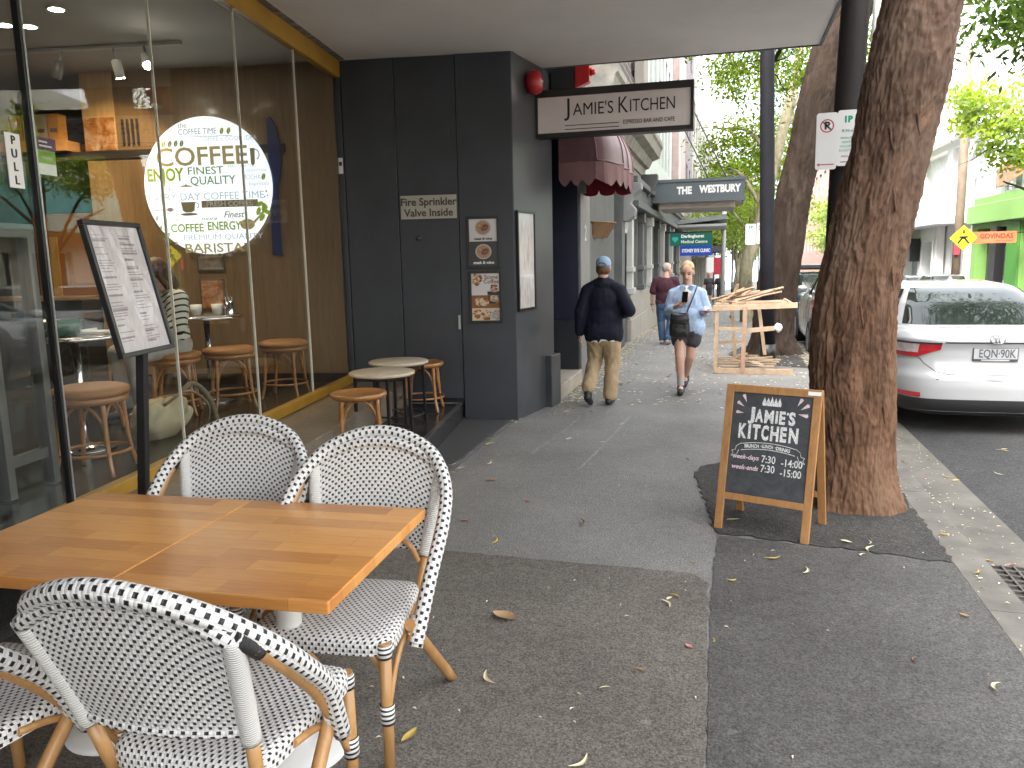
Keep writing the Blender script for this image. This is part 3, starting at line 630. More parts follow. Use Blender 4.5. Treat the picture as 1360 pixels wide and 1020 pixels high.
rb = thing('red_brick_building', 'red brick building seen far away between the tree trunks', 'building', (XR, 120, gz(120)))
facade(rb, 'wall', XR+.1, 100.2, 150, -6, 15, bricks('red_brick', (.20, .095, .08), (.26, .13, .10), (.32, .26, .24)), [(104+i*5, 107+i*5, 2+j*4, 4.5+j*4) for i in range(8) for j in range(3)], -1, .3, M_dglass, M_white)
tb = thing('teal_shop_building', 'cream building with teal hoarding across the road, seen mirrored in the cafe glass', 'building', (XR, 30, 0))
facade(tb, 'wall', XR+.1, 18, 38.5, -1.2, 9, mat('cream_render', (.50, .47, .40), .7), [(19+i*4, 22+i*4, -.5, 2.4) for i in range(4)]+[(19+i*4, 21+i*4, 6, 8) for i in range(4)], -1, .3, M_dglass, M_white)
b = MB(); b.box((XR-.5, 24, 3.2), (XR+.09, 38, 5.2)); b.build('teal_hoarding', mat('teal_hoarding_paint', (.20, .46, .44), .6, var=.1), tb)
ob_ = thing('unseen_bounce_building', 'unseen building across the road, kept low and pale to light the cafe tables', 'building', (XR, 4, 0))
facade(ob_, 'wall', XR+.15, -14, 17.8, -.5, 5.5, mat('pale_bounce_render', (.62, .56, .46), .7), [(-12+i*4.5, -9+i*4.5, -.3, 2.6) for i in range(6)], -1, .3, M_dglass, M_white)  # out of view; low height and pale colour chosen for light under the awning
gt = thing('blue_glass_tower', 'pale blue glass tower far beyond the street trees', 'building', (8, 260, -6))
b = MB(); b.box((2, 255, -8), (24, 275, 62)); b.build('glass_wall', mat('blue_tower_glass', (.36, .46, .54), .3, var=.2, vs=.08), gt)
b = MB()
for j in range(16): b.box((1.9, 254.9, -4+j*4), (24.1, 275.1, -3.4+j*4))
b.build('floor_bands', mat('tower_band', (.5, .52, .54), .5), gt)
eb = thing('pale_end_building', 'pale building closing the view at the end of the street', 'building', (0, 190, -6))
b = MB(); b.box((-30, 185, -8), (1.5, 200, 14)); b.build('wall', M_wht, eb)
b = MB()
for i in range(6):
    for j in range(4): b.box((-28+i*5, 184.9, -4+j*4), (-25+i*5, 185.02, -1.5+j*4))
b.build('window_band', M_pal, eb)
# ================================================================ CAFE FURNITURE OUTSIDE
M_weave = weave('woven_seat', .027, .0135, .36); M_roll = weave('woven_roll', .030, .125, .38)
M_bind = binding('white_binding', (.70, .70, .68), .007); M_bblack = binding('black_binding', (.015, .015, .016), .006)
M_bw = weave('striped_binding', .5, .010, .0)
m_, nt_, p_ = newmat('striped_wrap'); tc_ = nt_.nodes.new('ShaderNodeTexCoord'); sx_ = nt_.nodes.new('ShaderNodeSeparateXYZ'); nt_.links.new(tc_.outputs['UV'], sx_.inputs[0])
nt_.links.new(mix(nt_, math_(nt_, 'LESS_THAN', math_(nt_, 'FRACT', math_(nt_, 'DIVIDE', sx_.outputs[0], .016)), .45), (.7, .7, .68), (.015, .015, .015)), p_.inputs['Base Color']); p_.inputs['Roughness'].default_value = .4
M_wrap = m_
def mirror(P): return [(-p[0],)+tuple(p[1:]) for p in P]
def make_chair(label):
    t = thing('bistro_chair', label, 'chair', group='woven bistro chairs around the tables', world=False)
    hw = lambda v: .28-.045*(1-v)
    def seat(u, v):
        a = (u*2-1)*1.16; c = (v*2-1)*1.16; ca = max(-1, min(1, a)); cc = max(-1, min(1, c)); dz = max(abs(a)-1, abs(c)-1, 0)/.16*.045
        vv = (cc+1)/2; k = 1-.06*abs(ca)**6*0; x = ca*hw(vv)*(1-.10*abs(cc)**8); y = cc*.25*(1-.08*abs(ca)**8)
        return (x, y, .468-.018*max(abs(ca), abs(cc))**8-.012*(1-ca*ca)*(1-cc*cc)-dz)
    b = MB(); b.grid(seat, 34, 34, 0, .62, .56); b.add([(-.23, -.24, .43), (.23, -.24, .43), (.27, .24, .43), (-.27, .24, .43)], [(3, 2, 1, 0)]); b.build('seat', M_weave, t)
    def pan(u, v, off=0):
        a = u*2-1; w_ = .225+.06*v
        w_ = .238+.048*v; return (a*w_, -.278-.112*v-.035*(1-a*a)+off, .572+v*(.283+.095*(1-abs(a)**2.2)))
    b = MB(); b.grid(lambda u, v: pan(u, v, .006), 24, 24, 0, .54, .37); b.grid(lambda u, v: pan(1-u, v, -.008), 24, 24, 0, .54, .37); b.build('backrest', M_weave, t)
    b = MB(); b.tube([pan(i/30, 1) for i in range(31)], .023, 14); b.build('backrest_roll', M_roll, t); b = MB(); b.tube([pan(i/20, 0) for i in range(21)], .016, 10); b.build('lower_backrest_roll', M_roll, t)
    for s in (-1, 1):
        b = MB(); q = spline([(s*.237, -.272, .545), (s*.256, -.318, .68), (s*.287, -.39, .868)], 8); b.tube(q, .0255, 14); b.build('back_post', M_bind, t)
        b = MB(); b.tube([(s*.215, -.22, .36), (s*.2365, -.271, .544)], .019, 12); b.build('post_foot', M_rattan, t)
    H = [(.308, .07, .355), (.335, -.05, .56), (.345, -.19, .70), (.325, -.305, .81), (.25, -.395, .905), (.13, -.443, .962), (0, -.458, .982)]
    H = H+mirror(H[:-1])[::-1]; b = MB(); b.tube(spline(H, 8), .0265, 14); b.build('outer_hoop', M_roll, t)
    Hi = [(.292, -.372, .865), (.215, -.405, .922), (.12, -.425, .951), (0, -.434, .963)]; Hi = Hi+mirror(Hi[:-1])[::-1]
    b = MB(); b.tube(spline(Hi, 8), .0085, 8); b.build('inner_hoop', M_rattan, t)
    for s in (-1, 1):
        A = [(s*.29, -.385, .858), (s*.318, -.325, .80), (s*.328, -.22, .70), (s*.318, -.08, .56), (s*.298, .035, .42), (s*.29, .06, .37)]
        b = MB(); b.tube(spline(A, 8), .0185, 12); a_ = b.build('arm', M_rattan, t)
        b = MB(); b.tube(spline([(s*.287, -.392, .862), (s*.305, -.355, .832), (s*.316, -.325, .802)], 4), .0215, 12); b.build('arm_binding', M_bblack, a_)
        b = MB(); b.tube([(s*.302, .018, .443), (s*.292, .052, .385)], .0215, 12); b.build('arm_cuff', M_bind, a_)
        b = MB(); b.tube([(s*.255, .235, 0), (s*.252, .225, .445)], [.019, .0225], 14); l = b.build('leg', M_rattan, t)
        b = MB(); b.tube([(s*.2545, .231, .17), (s*.2535, .229, .235)], .0255, 14); b.build('leg_binding', M_wrap, l)
        b = MB(); b.tube([(s*.2525, .226, .395), (s*.252, .225, .44)], .0255, 14); b.build('leg_binding', M_wrap, l)
        b = MB(); b.tube(spline([(s*.285, .06, .43), (s*.292, -.10, .27), (s*.312, -.36, 0)], 5), [.021]*10+[.0185], 14); b.build('leg', M_rattan, t)
        b = MB(); b.tube(spline([(s*.254, .214, .20), (s*.235, .207, .33), (s*.17, .205, .405), (s*.05, .205, .425)], 6), .012, 8)
        b.tube(spline([(s*.25, .21, .205), (s*.256, .12, .34), (s*.26, .0, .405), (s*.25, -.1, .425)], 6), .0115, 8)
        b.tube(spline([(s*.22, -.24, .535), (s*.185, -.235, .60), (s*.10, -.25, .63), (s*.0, -.26, .635)], 6), .0115, 8)
        b.build('arched_brace', M_rattan, t)
    return t
DIRT = .0449
CH = [((-1.315, 2.46), 180+4, 'woven white bistro chair on the street side of the tables facing the camera'),
      ((-1.99, 2.59), 180+8, 'woven white bistro chair by the menu stand, half hidden behind its neighbour'),
      ((-1.325, 1.80), 3, 'nearest woven white bistro chair, seen from behind in front of the tables'),
      ((-2.09, 1.70), -4, 'woven white bistro chair cut off by the left edge of the photo')]
ch0 = make_chair(CH[0][2])
for i, (p, a, lab) in enumerate(CH):
    o = ch0 if i == 0 else copy_tree(ch0, label=lab)
    o.location = (p[0], p[1], 0); o.rotation_euler = (0, 0, R(a)); o.scale = (.95, 1.03, 1.03)
# tables
m, nt, p = newmat('butcher_block'); v = mapping(nt, 1)
bk = nt.nodes.new('ShaderNodeTexBrick'); bk.offset = .37; bk.inputs['Scale'].default_value = 1; bk.inputs['Brick Width'].default_value = .38; bk.inputs['Row Height'].default_value = .082
bk.inputs['Mortar Size'].default_value = .0007; bk.inputs['Mortar Smooth'].default_value = .5; bk.inputs['Bias'].default_value = -.25
bk.inputs['Color1'].default_value = (.72, .34, .092, 1); bk.inputs['Color2'].default_value = (.45, .165, .036, 1); bk.inputs['Mortar'].default_value = (.3, .12, .03, 1)
nt.links.new(v, bk.inputs['Vector'])
g = noise_tex(nt, mapping(nt, (3, 46, 46)), 2.4, 8, .65, .5); g2 = noise_tex(nt, mapping(nt, (1.2, 3, 3)), 2, 4)
c = mix(nt, .5, bk.outputs[0], ramp(nt, g, [(.3, .34), (.7, .66)]), 'OVERLAY'); c = mix(nt, .3, c, ramp(nt, g2, [(.3, .35), (.7, .65)]), 'OVERLAY')
nt.links.new(c, p.inputs['Base Color']); p.inputs['Roughness'].default_value = .30; p.inputs['Coat Weight'].default_value = .2; p.inputs['Coat Roughness'].default_value = .2
bump(nt, p, g, .04, .001); M_block = m
def make_table(label):
    t = thing('cafe_table', label, 'table', group='timber topped cafe tables', world=False)
    b = MB(); b.box((-.362, -.424, .732), (.362, .424, .770)); b.build('table_top', M_block, t, bev=.004)
    b = MB(); b.lathe([(.05, .03), (.043, .06), (.043, .70), (.07, .725), (.07, .7315)], n=24); b.build('column', M_white, t)
    b = MB(); b.lathe([(.175, 0), (.18, .008), (.165, .020), (.10, .034), (.05, .05)], n=40); b.build('base', M_white, t)
    return t
e = Vector((math.cos(DIRT), math.sin(DIRT), 0))
tb0 = make_table('timber topped cafe table nearest the street with a bright golden finger jointed top'); tb0.location = (-1.789+e.x*.364, 2.256+e.y*.364, 0); tb0.rotation_euler = (0, 0, DIRT)
tb1 = copy_tree(tb0, (-1.789-e.x*.364, 2.256-e.y*.364, 0), DIRT, 'timber topped cafe table pushed up beside the window, left of its twin')
for ch in tb1.children:
    if ch.name.startswith('table_top'):
        ch.data = ch.data.copy(); ch.data.transform(Matrix.Rotation(math.pi, 4, 'Z'))
# bentwood stools
def make_stool(h=.50, r=.225, pad=False):
    t = thing('bentwood_stool', 'stool', 'stool', world=False)
    b = MB(); b.lathe([(.02, h-.045), (r-.02, h-.045), (r, h-.03), (r, h-.006), (r-.01, h), (r-.03, h-.001), (r-.04, h-.008), (.0, h-.010)], n=36, caps=False); b.build('seat', M_bent, t)
    for k in range(4):
        a = math.pi/4+k*math.pi/2; ca, sa = math.cos(a), math.sin(a)
        b = MB(); q = spline([((r-.03)*ca, (r-.03)*sa, h-.045), ((r-.022)*ca, (r-.022)*sa, h*.6), ((r-.005)*ca, (r-.005)*sa, h*.25), ((r+.03)*ca, (r+.03)*sa, 0)], 5); b.tube(q, [.0165]*8+[.015]*8, 10); b.build('leg', M_bent, t)
        a2 = a+math.pi/2
        b = MB(); P = []
        for f, z in ((0, h*.52), (.05, h*.66), (.18, h*.80), (.36, h*.885), (.5, h*.90)):
            P.append((f, z))
        P = P+[(1-f, z) for f, z in P[:-1]][::-1]
        x0, y0, x1, y1 = (r-.035)*ca, (r-.035)*sa, (r-.035)*math.cos(a2), (r-.035)*math.sin(a2)
        b.tube(spline([(x0+(x1-x0)*f, y0+(y1-y0)*f, z) for f, z in P], 4), .0105, 8); b.build('arched_brace', M_bent, t)
    b = MB(); b.tube([((r-.012)*math.cos(2*math.pi*i/28), (r-.012)*math.sin(2*math.pi*i/28), h*.28) for i in range(28)], .0105, 8, closed=True); b.build('ring_stretcher', M_bent, t)
    if pad:
        b = MB(); b.lathe([(.0, h), (r-.005, h), (r+.012, h+.02), (r+.008, h+.045), (r-.04, h+.062), (0, h+.066)], n=30, caps=False); b.build('cushion', mat('tan_cushion', (.34, .15, .045), .6, var=.2, bmp=.1), t)
    return t
st0 = make_stool(); st0['label'] = 'bentwood stool nearest the bistro chairs on the tiled step'; st0['group'] = 'bentwood stools on the step'
st0.location = (-2.80, 5.68, .182); st0.rotation_euler = (0, 0, .5)
st1 = copy_tree(st0, (-2.98, 7.52, .182), .2, 'bentwood stool tucked behind the round tables against the charcoal doors')
def side_table(label, loc):
    t = thing('round_side_table', label, 'side table', loc, group='small round tables on the step', world=False)
    b = MB(); b.lathe([(.02, .545), (.265, .545), (.285, .552), (.285, .572), (.275, .578), (0, .578)], n=40, caps=False); b.build('table_top', mat('cream_stone_top', (.50, .43, .33), .35, var=.12, vs=20), t)
    for k in range(4):
        a = .6+k*math.pi/2; b = MB(); b.bar((.245*math.cos(a), .245*math.sin(a), 0), (.235*math.cos(a), .235*math.sin(a), .545), .024, .024, up=(1, 0, 0)); b.build('leg', M_black, t)
    b = MB(); b.tube([(.225*math.cos(2*math.pi*i/32), .225*math.sin(2*math.pi*i/32), .055) for i in range(32)], .009, 8, closed=True); b.build('ring', M_black, t); b = MB(); b.tube([(.235*math.cos(2*math.pi*i/32), .235*math.sin(2*math.pi*i/32), .535) for i in range(32)], .009, 8, closed=True); b.build('ring', M_black, t)
    return t
side_table('round cream topped side table with black legs beside the nearest bentwood stool', (-2.87, 6.30, .182))
side_table('round cream topped side table farther up the step, nearest the charcoal doors', (-3.02, 7.02, .182))

# menu stand
ms = thing('menu_stand', 'black floor stand holding a tilted framed menu under glossy plastic', 'menu stand', (-2.735, 3.17, .42))
myaw, mt = .178, .2066
md = Vector((-math.sin(myaw), math.cos(myaw), 0)); mn = Vector((math.cos(myaw), math.sin(myaw), 0)); ml = math.cos(mt)*Vector((0, 0, 1))-math.sin(mt)*mn; mo = ml.cross(md)*-1
if mo.dot(mn) < 0: mo = -mo
mc = Vector((-2.734, 3.189, 1.602)); fw, fh = .467, .637
def F(u, v, d=0): return mc+md*u+ml*v+mo*d
b = MB(); e_ = .022
for (a, c, up_) in ((F(-fw/2, -fh/2+e_/2), F(fw/2, -fh/2+e_/2), mo), (F(-fw/2, fh/2-e_/2), F(fw/2, fh/2-e_/2), mo), (F(-fw/2+e_/2, -fh/2+e_), F(-fw/2+e_/2, fh/2-e_), mo), (F(fw/2-e_/2, -fh/2+e_), F(fw/2-e_/2, fh/2-e_), mo)):
    b.bar(a, c, e_, .03, up=up_)
b.build('frame', M_black, ms, bev=.003)
b = MB(); b.hexa([F(-fw/2+.01, -fh/2+.01, -.012), F(fw/2-.01, -fh/2+.01, -.012), F(fw/2-.01, fh/2-.01, -.012), F(-fw/2+.01, fh/2-.01, -.012), F(-fw/2+.01, -fh/2+.01, .0), F(fw/2-.01, -fh/2+.01, .0), F(fw/2-.01, fh/2-.01, .0), F(-fw/2+.01, fh/2-.01, .0)]); b.build('menu_sheet', mat('menu_paper', (.56, .53, .54), .6, var=.06), ms)
M_ink = mat('menu_ink', (.30, .26, .28), .6, var=0)
b = MB(); r_ = random.Random(3)
for col in (-.135, .075):
    y = .25
    while y > -.27:
        wdt = r_.uniform(.05, .13); h_ = .004 if r_.random() < .8 else .010
        b.add([F(col-.05, y, .0012), F(col-.05+wdt, y, .0012), F(col-.05+wdt, y+h_, .0012), F(col-.05, y+h_, .0012)], [(0, 1, 2, 3)]); y -= r_.choice((.012, .012, .016, .03))
b.build('menu_print', M_ink, ms)
b = MB()
def plast(u, v):
    x = (u-.5)*(fw-.04); y = (v-.5)*(fh-.04)
    q = noise.noise(Vector((u*7, v*5, 1.3)))*.5+noise.noise(Vector((u*16, v*11, 4)))*.3
    k = .2+.8*max(0, v-.35)*1.5
    return F(x, y, .007+.009*q*k)
b.grid(plast, 60, 80); b.build('plastic_sleeve', glass('clear_plastic', (.97, .97, .97), 1.45), ms)
b = MB(); b.bar(F(0, -fh/2+.02, -.03), (-2.76, 3.165, .43), .042, .042, up=mo); b.bar(F(0, -.1, -.035), F(0, -fh/2, -.035), .06, .02, up=mo); b.build('pole', M_black, ms, bev=.003)
b = MB(); b.box((-2.90, 3.00, .4215), (-2.62, 3.34, .435)); b.build('base_plate', M_black, ms, bev=.003)

# ================================================================ INSIDE THE CAFE
FL = .40
sa = make_stool(.50, .225, True); sa['group'] = 'bentwood stools inside the cafe'
ST = [(-.52, -3.62, .3, 'tan cushioned bentwood stool inside the glass right behind the menu stand'), (-1.30, -4.0, .9, 'bentwood stool inside the glass at the far left, behind the aluminium door'),
      (-.70, -1.36, .75, 'tan cushioned bentwood stool inside the glass below the seated person\'s table'), (-.42, -.80, .2, 'bentwood stool inside nearest the wood wall'), (-1.04, -1.73, .5, 'bentwood stool the striped jumper person sits on')]
for i, (x, y, a, lab) in enumerate(ST):
    o = sa if i == 0 else copy_tree(sa); o['label'] = lab; p = W(x, y, FL+.001); o.location = p; o.rotation_euler = (0, 0, a)
def bar_table(label, x, y):
    p = W(x, y, FL+.001); t = thing('pedestal_table', label, 'table', p, 0, 'chrome pedestal tables inside the cafe', world=False)
    b = MB(); b.lathe([(0, .80), (.32, .80), (.325, .806), (.325, .826), (.32, .83), (0, .832)], n=40, caps=False); b.build('table_top', mat('dark_table_top', (.10, .07, .05), .25, var=.2), t)
    b = MB(); b.lathe([(.326, .800), (.334, .802), (.334, .828), (.326, .830)], n=40, caps=False); b.build('rim', M_chrome, t)
    b = MB(); b.lathe([(.028, .03), (.028, .80)], n=16); b.build('column', M_chrome, t)
    b = MB(); b.lathe([(.21, 0), (.21, .01), (.06, .03), (.03, .05)], n=30); b.build('base', M_chrome, t)
bar_table('chrome edged round table inside the cafe beside the entrance with a green bowl', -1.02, -3.02)
bar_table('chrome edged round table inside the cafe next to the striped jumper person', -1.05, -1.08)
def at(x, y, z): return W(x, y, FL+z)
gb = MB(); gb.lathe([(.10, 0), (.14, .05), (.15, .11), (.145, .11), (.13, .05), (.0, .015)], at(-1.08, -3.08, .834), 24, caps=False); tag(gb.build('bowl', mat('green_glaze', (.012, .10, .05), .2)), 'dark green bowl on the round table by the cafe entrance', 'bowl')
t = thing('tray', 'flat pale tray lying on the round table by the cafe entrance', 'tray', at(-.9, -2.9, .834)); b = MB(); b.box((-1.0, -2.98, FL+.835), (-.78, -2.80, FL+.85), fr=W); b.build('tray_base', M_wht, t); b = MB(); b.box((-1.0, -2.98, FL+.851), (-.99, -2.80, FL+.865), fr=W); b.build('tray_lip', M_wht, t)
for k, (x, y, lab) in enumerate([(-.98, -.98, 'pale cup on the inner round table next to the sugar caddy'), (-1.16, -1.05, 'pale cup on the inner round table nearest the seated person')]):
    b = MB(); b.lathe([(.035, 0), (.05, .04), (.055, .10), (.05, .10), (.045, .04), (0, .01)], at(x, y, .834), 18, caps=False); tag(b.build('cup', M_wht), lab, 'cup', 'cups on the cafe table')
t = thing('sugar_caddy', 'steel caddy holding sugar sachets on the inner round table', 'caddy', at(-.86, -.98, .834))
b = MB(); b.lathe([(.045, 0), (.045, .12), (.042, .12), (.042, .005), (0, .005)], at(-.86, -.98, .834), 18, caps=False); b.build('can', M_chrome, t)
b = MB()
for k in range(6): a = k*1.05; q = at(-.86+.022*math.cos(a), -.98+.022*math.sin(a), .95); b.bar(q-Vector((0, 0, .08)), q+Vector((.012*math.cos(a), .012*math.sin(a), .05)), .012, .004)
b.build('sachets', M_wht, t)
# canvas bag on the floor
t = thing('canvas_bag', 'slumped beige canvas bag with straps on the cafe floor', 'bag', at(-.68, -2.62, 0))
b = MB()
def bagf(u, v):
    a = u*2*math.pi; s_ = math.sin(math.pi*min(.995, v*.85+.145))**.7; q = noise.noise(Vector((math.cos(a)*2, math.sin(a)*2, v*3)))*.05
    x = (.17*s_+q)*math.cos(a); y = (.30*s_+q)*math.sin(a); z = .30*(1-(1-v)**1.4)+q*.6
    return at(-.68+x+.06*v, -2.62+y, max(.002, z))
b.grid(bagf, 40, 14); b.build('bag_body', mat('beige_canvas', (.40, .35, .23), .85, var=.12, bmp=.3, bs=120), t)
b = MB(); b.tube(spline([at(-.55, -2.75, .27), at(-.42, -2.62, .36), at(-.36, -2.45, .22), at(-.45, -2.33, .02)], 8), .012, 6); b.tube(spline([at(-.6, -2.5, .27), at(-.52, -2.38, .38), at(-.44, -2.28, .25), at(-.42, -2.2, .02)], 8), .02, 6); b.build('strap', mat('dark_canvas', (.16, .13, .08), .8), t)
# products on the shelf, posters and wall cutlery
bx = [(.45, .33, .17), (.55, .24, .03), (.47, .35, .19), (.46, .33, .18), (.55, .26, .04)]
for i, c_ in enumerate(bx):
    x = -3.72+i*.145; t = thing('product_box', '%s carton on the high shelf, %s' % (('pale', 'amber', 'pale', 'pale', 'amber')[i], ('first from the left end', 'between two pale cartons', 'with a dark label, in the middle of the row', 'right of the middle one', 'at the end by the lit wood')[i]), 'carton', W(x, .02, 3.061), TH, 'cartons on the cafe shelf')
    b = MB(); b.box((x-.065, -.08, 3.062), (x+.065, .05, 3.34), fr=W); b.build('carton', mat('carton_%s' % 'abcab'[i], c_, .5, var=.1), t, bev=.003)
    b = MB(); b.box((x-.04, -.0835, 3.15), (x+.04, -.0802, 3.19), fr=W); b.build('carton_label', mat('carton_ink', (.12, .07, .04), .5), t)
for i in range(4):
    x = -2.39+i*.055; b = MB(); b.box((x, -.035, 3.0), (x+.014, -.004, 3.26), fr=W); tag(b.build('wall_skewer', mat('dark_steel', (.03, .03, .035), .4)), 'slim dark utensil hanging on the cafe wood wall beside the food poster', 'utensil', 'slim dark utensils on the wood wall')
pos = thing('food_poster', 'unframed warm toned food poster high on the cafe wood wall', 'poster', W(-2.67, -.01, 3.12), TH)
m, nt, p = newmat('food_photo'); f = noise_tex(nt, mapping(nt, 1), 7, 5, .65, .8); nt.links.new(ramp(nt, f, [(.32, (.12, .05, .02)), (.45, (.36, .13, .02)), (.58, (.52, .30, .16)), (.72, (.6, .48, .38))]), p.inputs['Base Color']); p.inputs['Roughness'].default_value = .35; M_food = m
b = MB(); b.box((-2.83, -.02, 2.95), (-2.48, -.004, 3.29), fr=W); b.build('poster_sheet', M_food, pos)
for nm, x0, x1, z0, z1, lab in (('a', -1.66, -1.38, 1.22, 1.56, 'lower small pale framed picture on the cafe wood wall'), ('b', -1.67, -1.36, 1.64, 1.82, 'upper small dim framed picture on the cafe wood wall')):
    t = thing('framed_picture', lab, 'picture', W(x0, -.01, z0), TH, 'small pictures on the wood wall'); b = MB(); b.box((x0, -.022, z0), (x1, -.003, z1), fr=W); b.build('frame', mat('picture_frame', (.10, .07, .05), .5), t)
    b = MB(); b.box((x0+.02, -.026, z0+.02), (x1-.02, -.0222, z1-.02), fr=W); b.build('picture', M_food if nm == 'a' else mat('dim_picture', (.2, .16, .12), .5, var=.4, vs=9), t)
# big blue butter knife on the wall
b = MB(); kx = -.72
blade = [(-.085, 1.80), (.02, 1.80), (.02, 2.50), (.055, 2.62), (.075, 2.75), (.07, 2.95), (.04, 3.12), (-.02, 3.22), (-.055, 3.20), (-.06, 2.9), (-.07, 2.4)]
b.prism(blade, W(kx, -.004, 0), WN, (0, 0, 1), .02); kn = thing('wall_knife', 'giant dark blue butter knife cut-out mounted on the cafe wood wall', 'wall decoration', W(kx, -.01, 1.8), TH)
b.build('knife_shape', mat('navy_blue_acrylic', (.02, .03, .13), .35), kn)
# pendant bulb behind the inner door
t = thing('pendant_bulb', 'small clear filament bulb hanging inside the cafe behind the aluminium door', 'pendant lamp', W(-1.75, -3.9, 1.9), TH)
p0 = W(-2.0, -3.55, 1.86); b = MB(); b.tube([p0+Vector((0, 0, .07)), p0+Vector((0, 0, 1.8))], .004, 6); b.build('cord', M_black, t)
b = MB(); b.ball(p0, (.035, .035, .05)); b.build('bulb', mat('bulb_glow', (1, .8, .5), emit=5), t)

# ---- the round coffee sign
ds = thing('coffee_disc_sign', 'large round illuminated white sign covered in coffee words and cups on the cafe wood wall', 'sign', W(-1.45, -.02, 2.54), TH)
DC = W(-1.463, -.030, 2.535); DR = .715
def D(x, y, d=0): return DC+WN*x+Vector((0, 0, y))-WD*d
m, nt, p = newmat('backlit_acrylic'); p.inputs['Base Color'].default_value = (.8, .84, .86, 1); p.inputs['Emission Color'].default_value = (.80, .88, .93, 1); p.inputs['Emission Strength'].default_value = .15; p.inputs['Roughness'].default_value = .3; M_disc = m
b = MB(); n = 72
b.prism([(DR*math.cos(2*math.pi*i/n), DR*math.sin(2*math.pi*i/n)) for i in range(n)], DC+WD*.0, WN, (0, 0, 1), .02); b.build('disc', M_disc, ds)
cg = mat('print_gold', (.27, .21, .09), .5, var=0); cgn = mat('print_green', (.19, .27, .02), .5, var=0); cdk = mat('print_dark', (.13, .12, .11), .5, var=0); cbr = mat('print_brown', (.15, .11, .055), .5, var=0); cgr = mat('print_grey', (.33, .38, .41), .5, var=0); cwh = M_white; cdg = mat('print_dark_green', (.12, .18, .07), .5, var=0)
mats_ = [cg, cgn, cdk, cbr, cgr, cwh, cdg]
for q_ in (cg, cgn, cdk, cbr, cgr, cdg):      # the print is lit from behind with its panel
    pb_ = q_.node_tree.nodes['Principled BSDF']; pb_.inputs['Emission Color'].default_value = pb_.inputs['Base Color'].default_value; pb_.inputs['Emission Strength'].default_value = .10
b = MB(); U = DR/430.0       # sign units: pixels of a 860 px wide drawing
def T(s, x, y, w_, h, mi, **k):     # text centred at (x,y) in a drawing centred on 0, fitted to width w_, cap height h
    cu = MB(); cu.text(s, h/.70, (0, 0, 0), (1, 0, 0), (0, 1, 0), **k); xs = [v[0] for v in cu.v]; ys = [v[1] for v in cu.v]
    sxx = w_/max(1e-6, max(xs)-min(xs)); cx_, cy_ = (max(xs)+min(xs))/2, (max(ys)+min(ys))/2
    vs = [D((x+(v[0]-cx_)*sxx)*U, (y+(v[1]-cy_))*U, .0215+v[2]*.5) for v in cu.v]; b.add(vs, cu.f, mi)
T('the', -140, 380, 60, 32, 2); T('COFFEE TIME', -40, 340, 255, 36, 2); T('COFFEE is GOOD IDEA', 160, 290, 380, 28, 4)
T('COFFEE', -25, 188, 615, 112, 0, bold=2.5); T('ENJOY', -278, 68, 250, 76, 1, bold=4); T('FINEST', -5, 98, 240, 46, 6, bold=.7); T('QUALITY', 40, 32, 305, 52, 6, bold=.7)
T('MACCHIATO', 230, 118, 165, 18, 4); T('cappuccino', 330, 88, 140, 18, 4); T('MOCHA', 300, 48, 120, 32, 4); T('espresso', 345, 0, 130, 26, 4)
T('LATTE', -330, -2, 185, 40, 4); T('EVERY DAY COFFEE TIME', -15, -62, 780, 46, 4, sp=1.0); T('more', -265, -205, 90, 20, 0, shear=.3); T('more', -5, -205, 110, 26, 3, shear=.3)
T('Finest', 165, -180, 140, 40, 3, shear=.35, bold=.6); T('COFFEE', -160, -258, 225, 50, 1, bold=1.6); T('ENERGY', 95, -250, 230, 52, 1, bold=1.8)
T('PREMIUM QUALITY', 80, -322, 540, 36, 4); T('BARISTA', 15, -388, 400, 56, 0, bold=1.4); T('Quality', -5, -448+12, 165, 34, 3, shear=.3, bold=.5)
def Q(poly, mi, d=.0222):
    vs = [D(x*U, y*U, d) for x, y in poly]; b.add(vs, [tuple(range(len(vs)))], mi)
def El(x, y, rx, ry, mi, rot=0, d=.0222, n=18):
    c_, s_ = math.cos(rot), math.sin(rot); Q([(x+rx*math.cos(2*math.pi*i/n)*c_-ry*math.sin(2*math.pi*i/n)*s_, y+rx*math.cos(2*math.pi*i/n)*s_+ry*math.sin(2*math.pi*i/n)*c_) for i in range(n)], mi, d)
Q([(-120, 306), (190, 306), (190, 309), (-120, 309)], 2)
for (x, y, mi) in [(122, 336, 1), (168, 336, 1), (-275, 270, 1), (-232, 270, 3), (-192, 270, 6), (-152, 270, 6), (378, 48, 1)]: El(x, y, 13, 21, mi, -.35); Q([(x-4, y-17), (x-1, y-17), (x+5, y+17), (x+2, y+17)], 5, .0226)
Q([(-50, -152+18), (330, -152+18), (330, -108+18), (-50, -108+18)], 3); T('FRESH COFFEE', 140, -112, 310, 30, 5, bold=1.2)
b.v = b.v  # the white words lie on the brown bar
Q([(-190, -95), (-92, -95), (-100, -150), (-120, -160), (-162, -160), (-180, -150)], 3); El(-140, -172, 60, 9, 3)
Q([(300, 225), (332, 225), (328, 130), (310, 112), (302, 130)], 3)
for k in range(14):
    a0, a1 = -1.2+k*.2, -1.2+(k+1)*.2
    Q([(-92+26*math.cos(a0), -118+20*math.sin(a0)), (-92+26*math.cos(a1), -118+20*math.sin(a1)), (-92+20*math.cos(a1), -118+15*math.sin(a1)), (-92+20*math.cos(a0), -118+15*math.sin(a0))], 3)
    Q([(332+30*math.cos(a0), 185+34*math.sin(a0)), (332+30*math.cos(a1), 185+34*math.sin(a1)), (332+24*math.cos(a1), 185+28*math.sin(a1)), (332+24*math.cos(a0), 185+28*math.sin(a0))], 3)
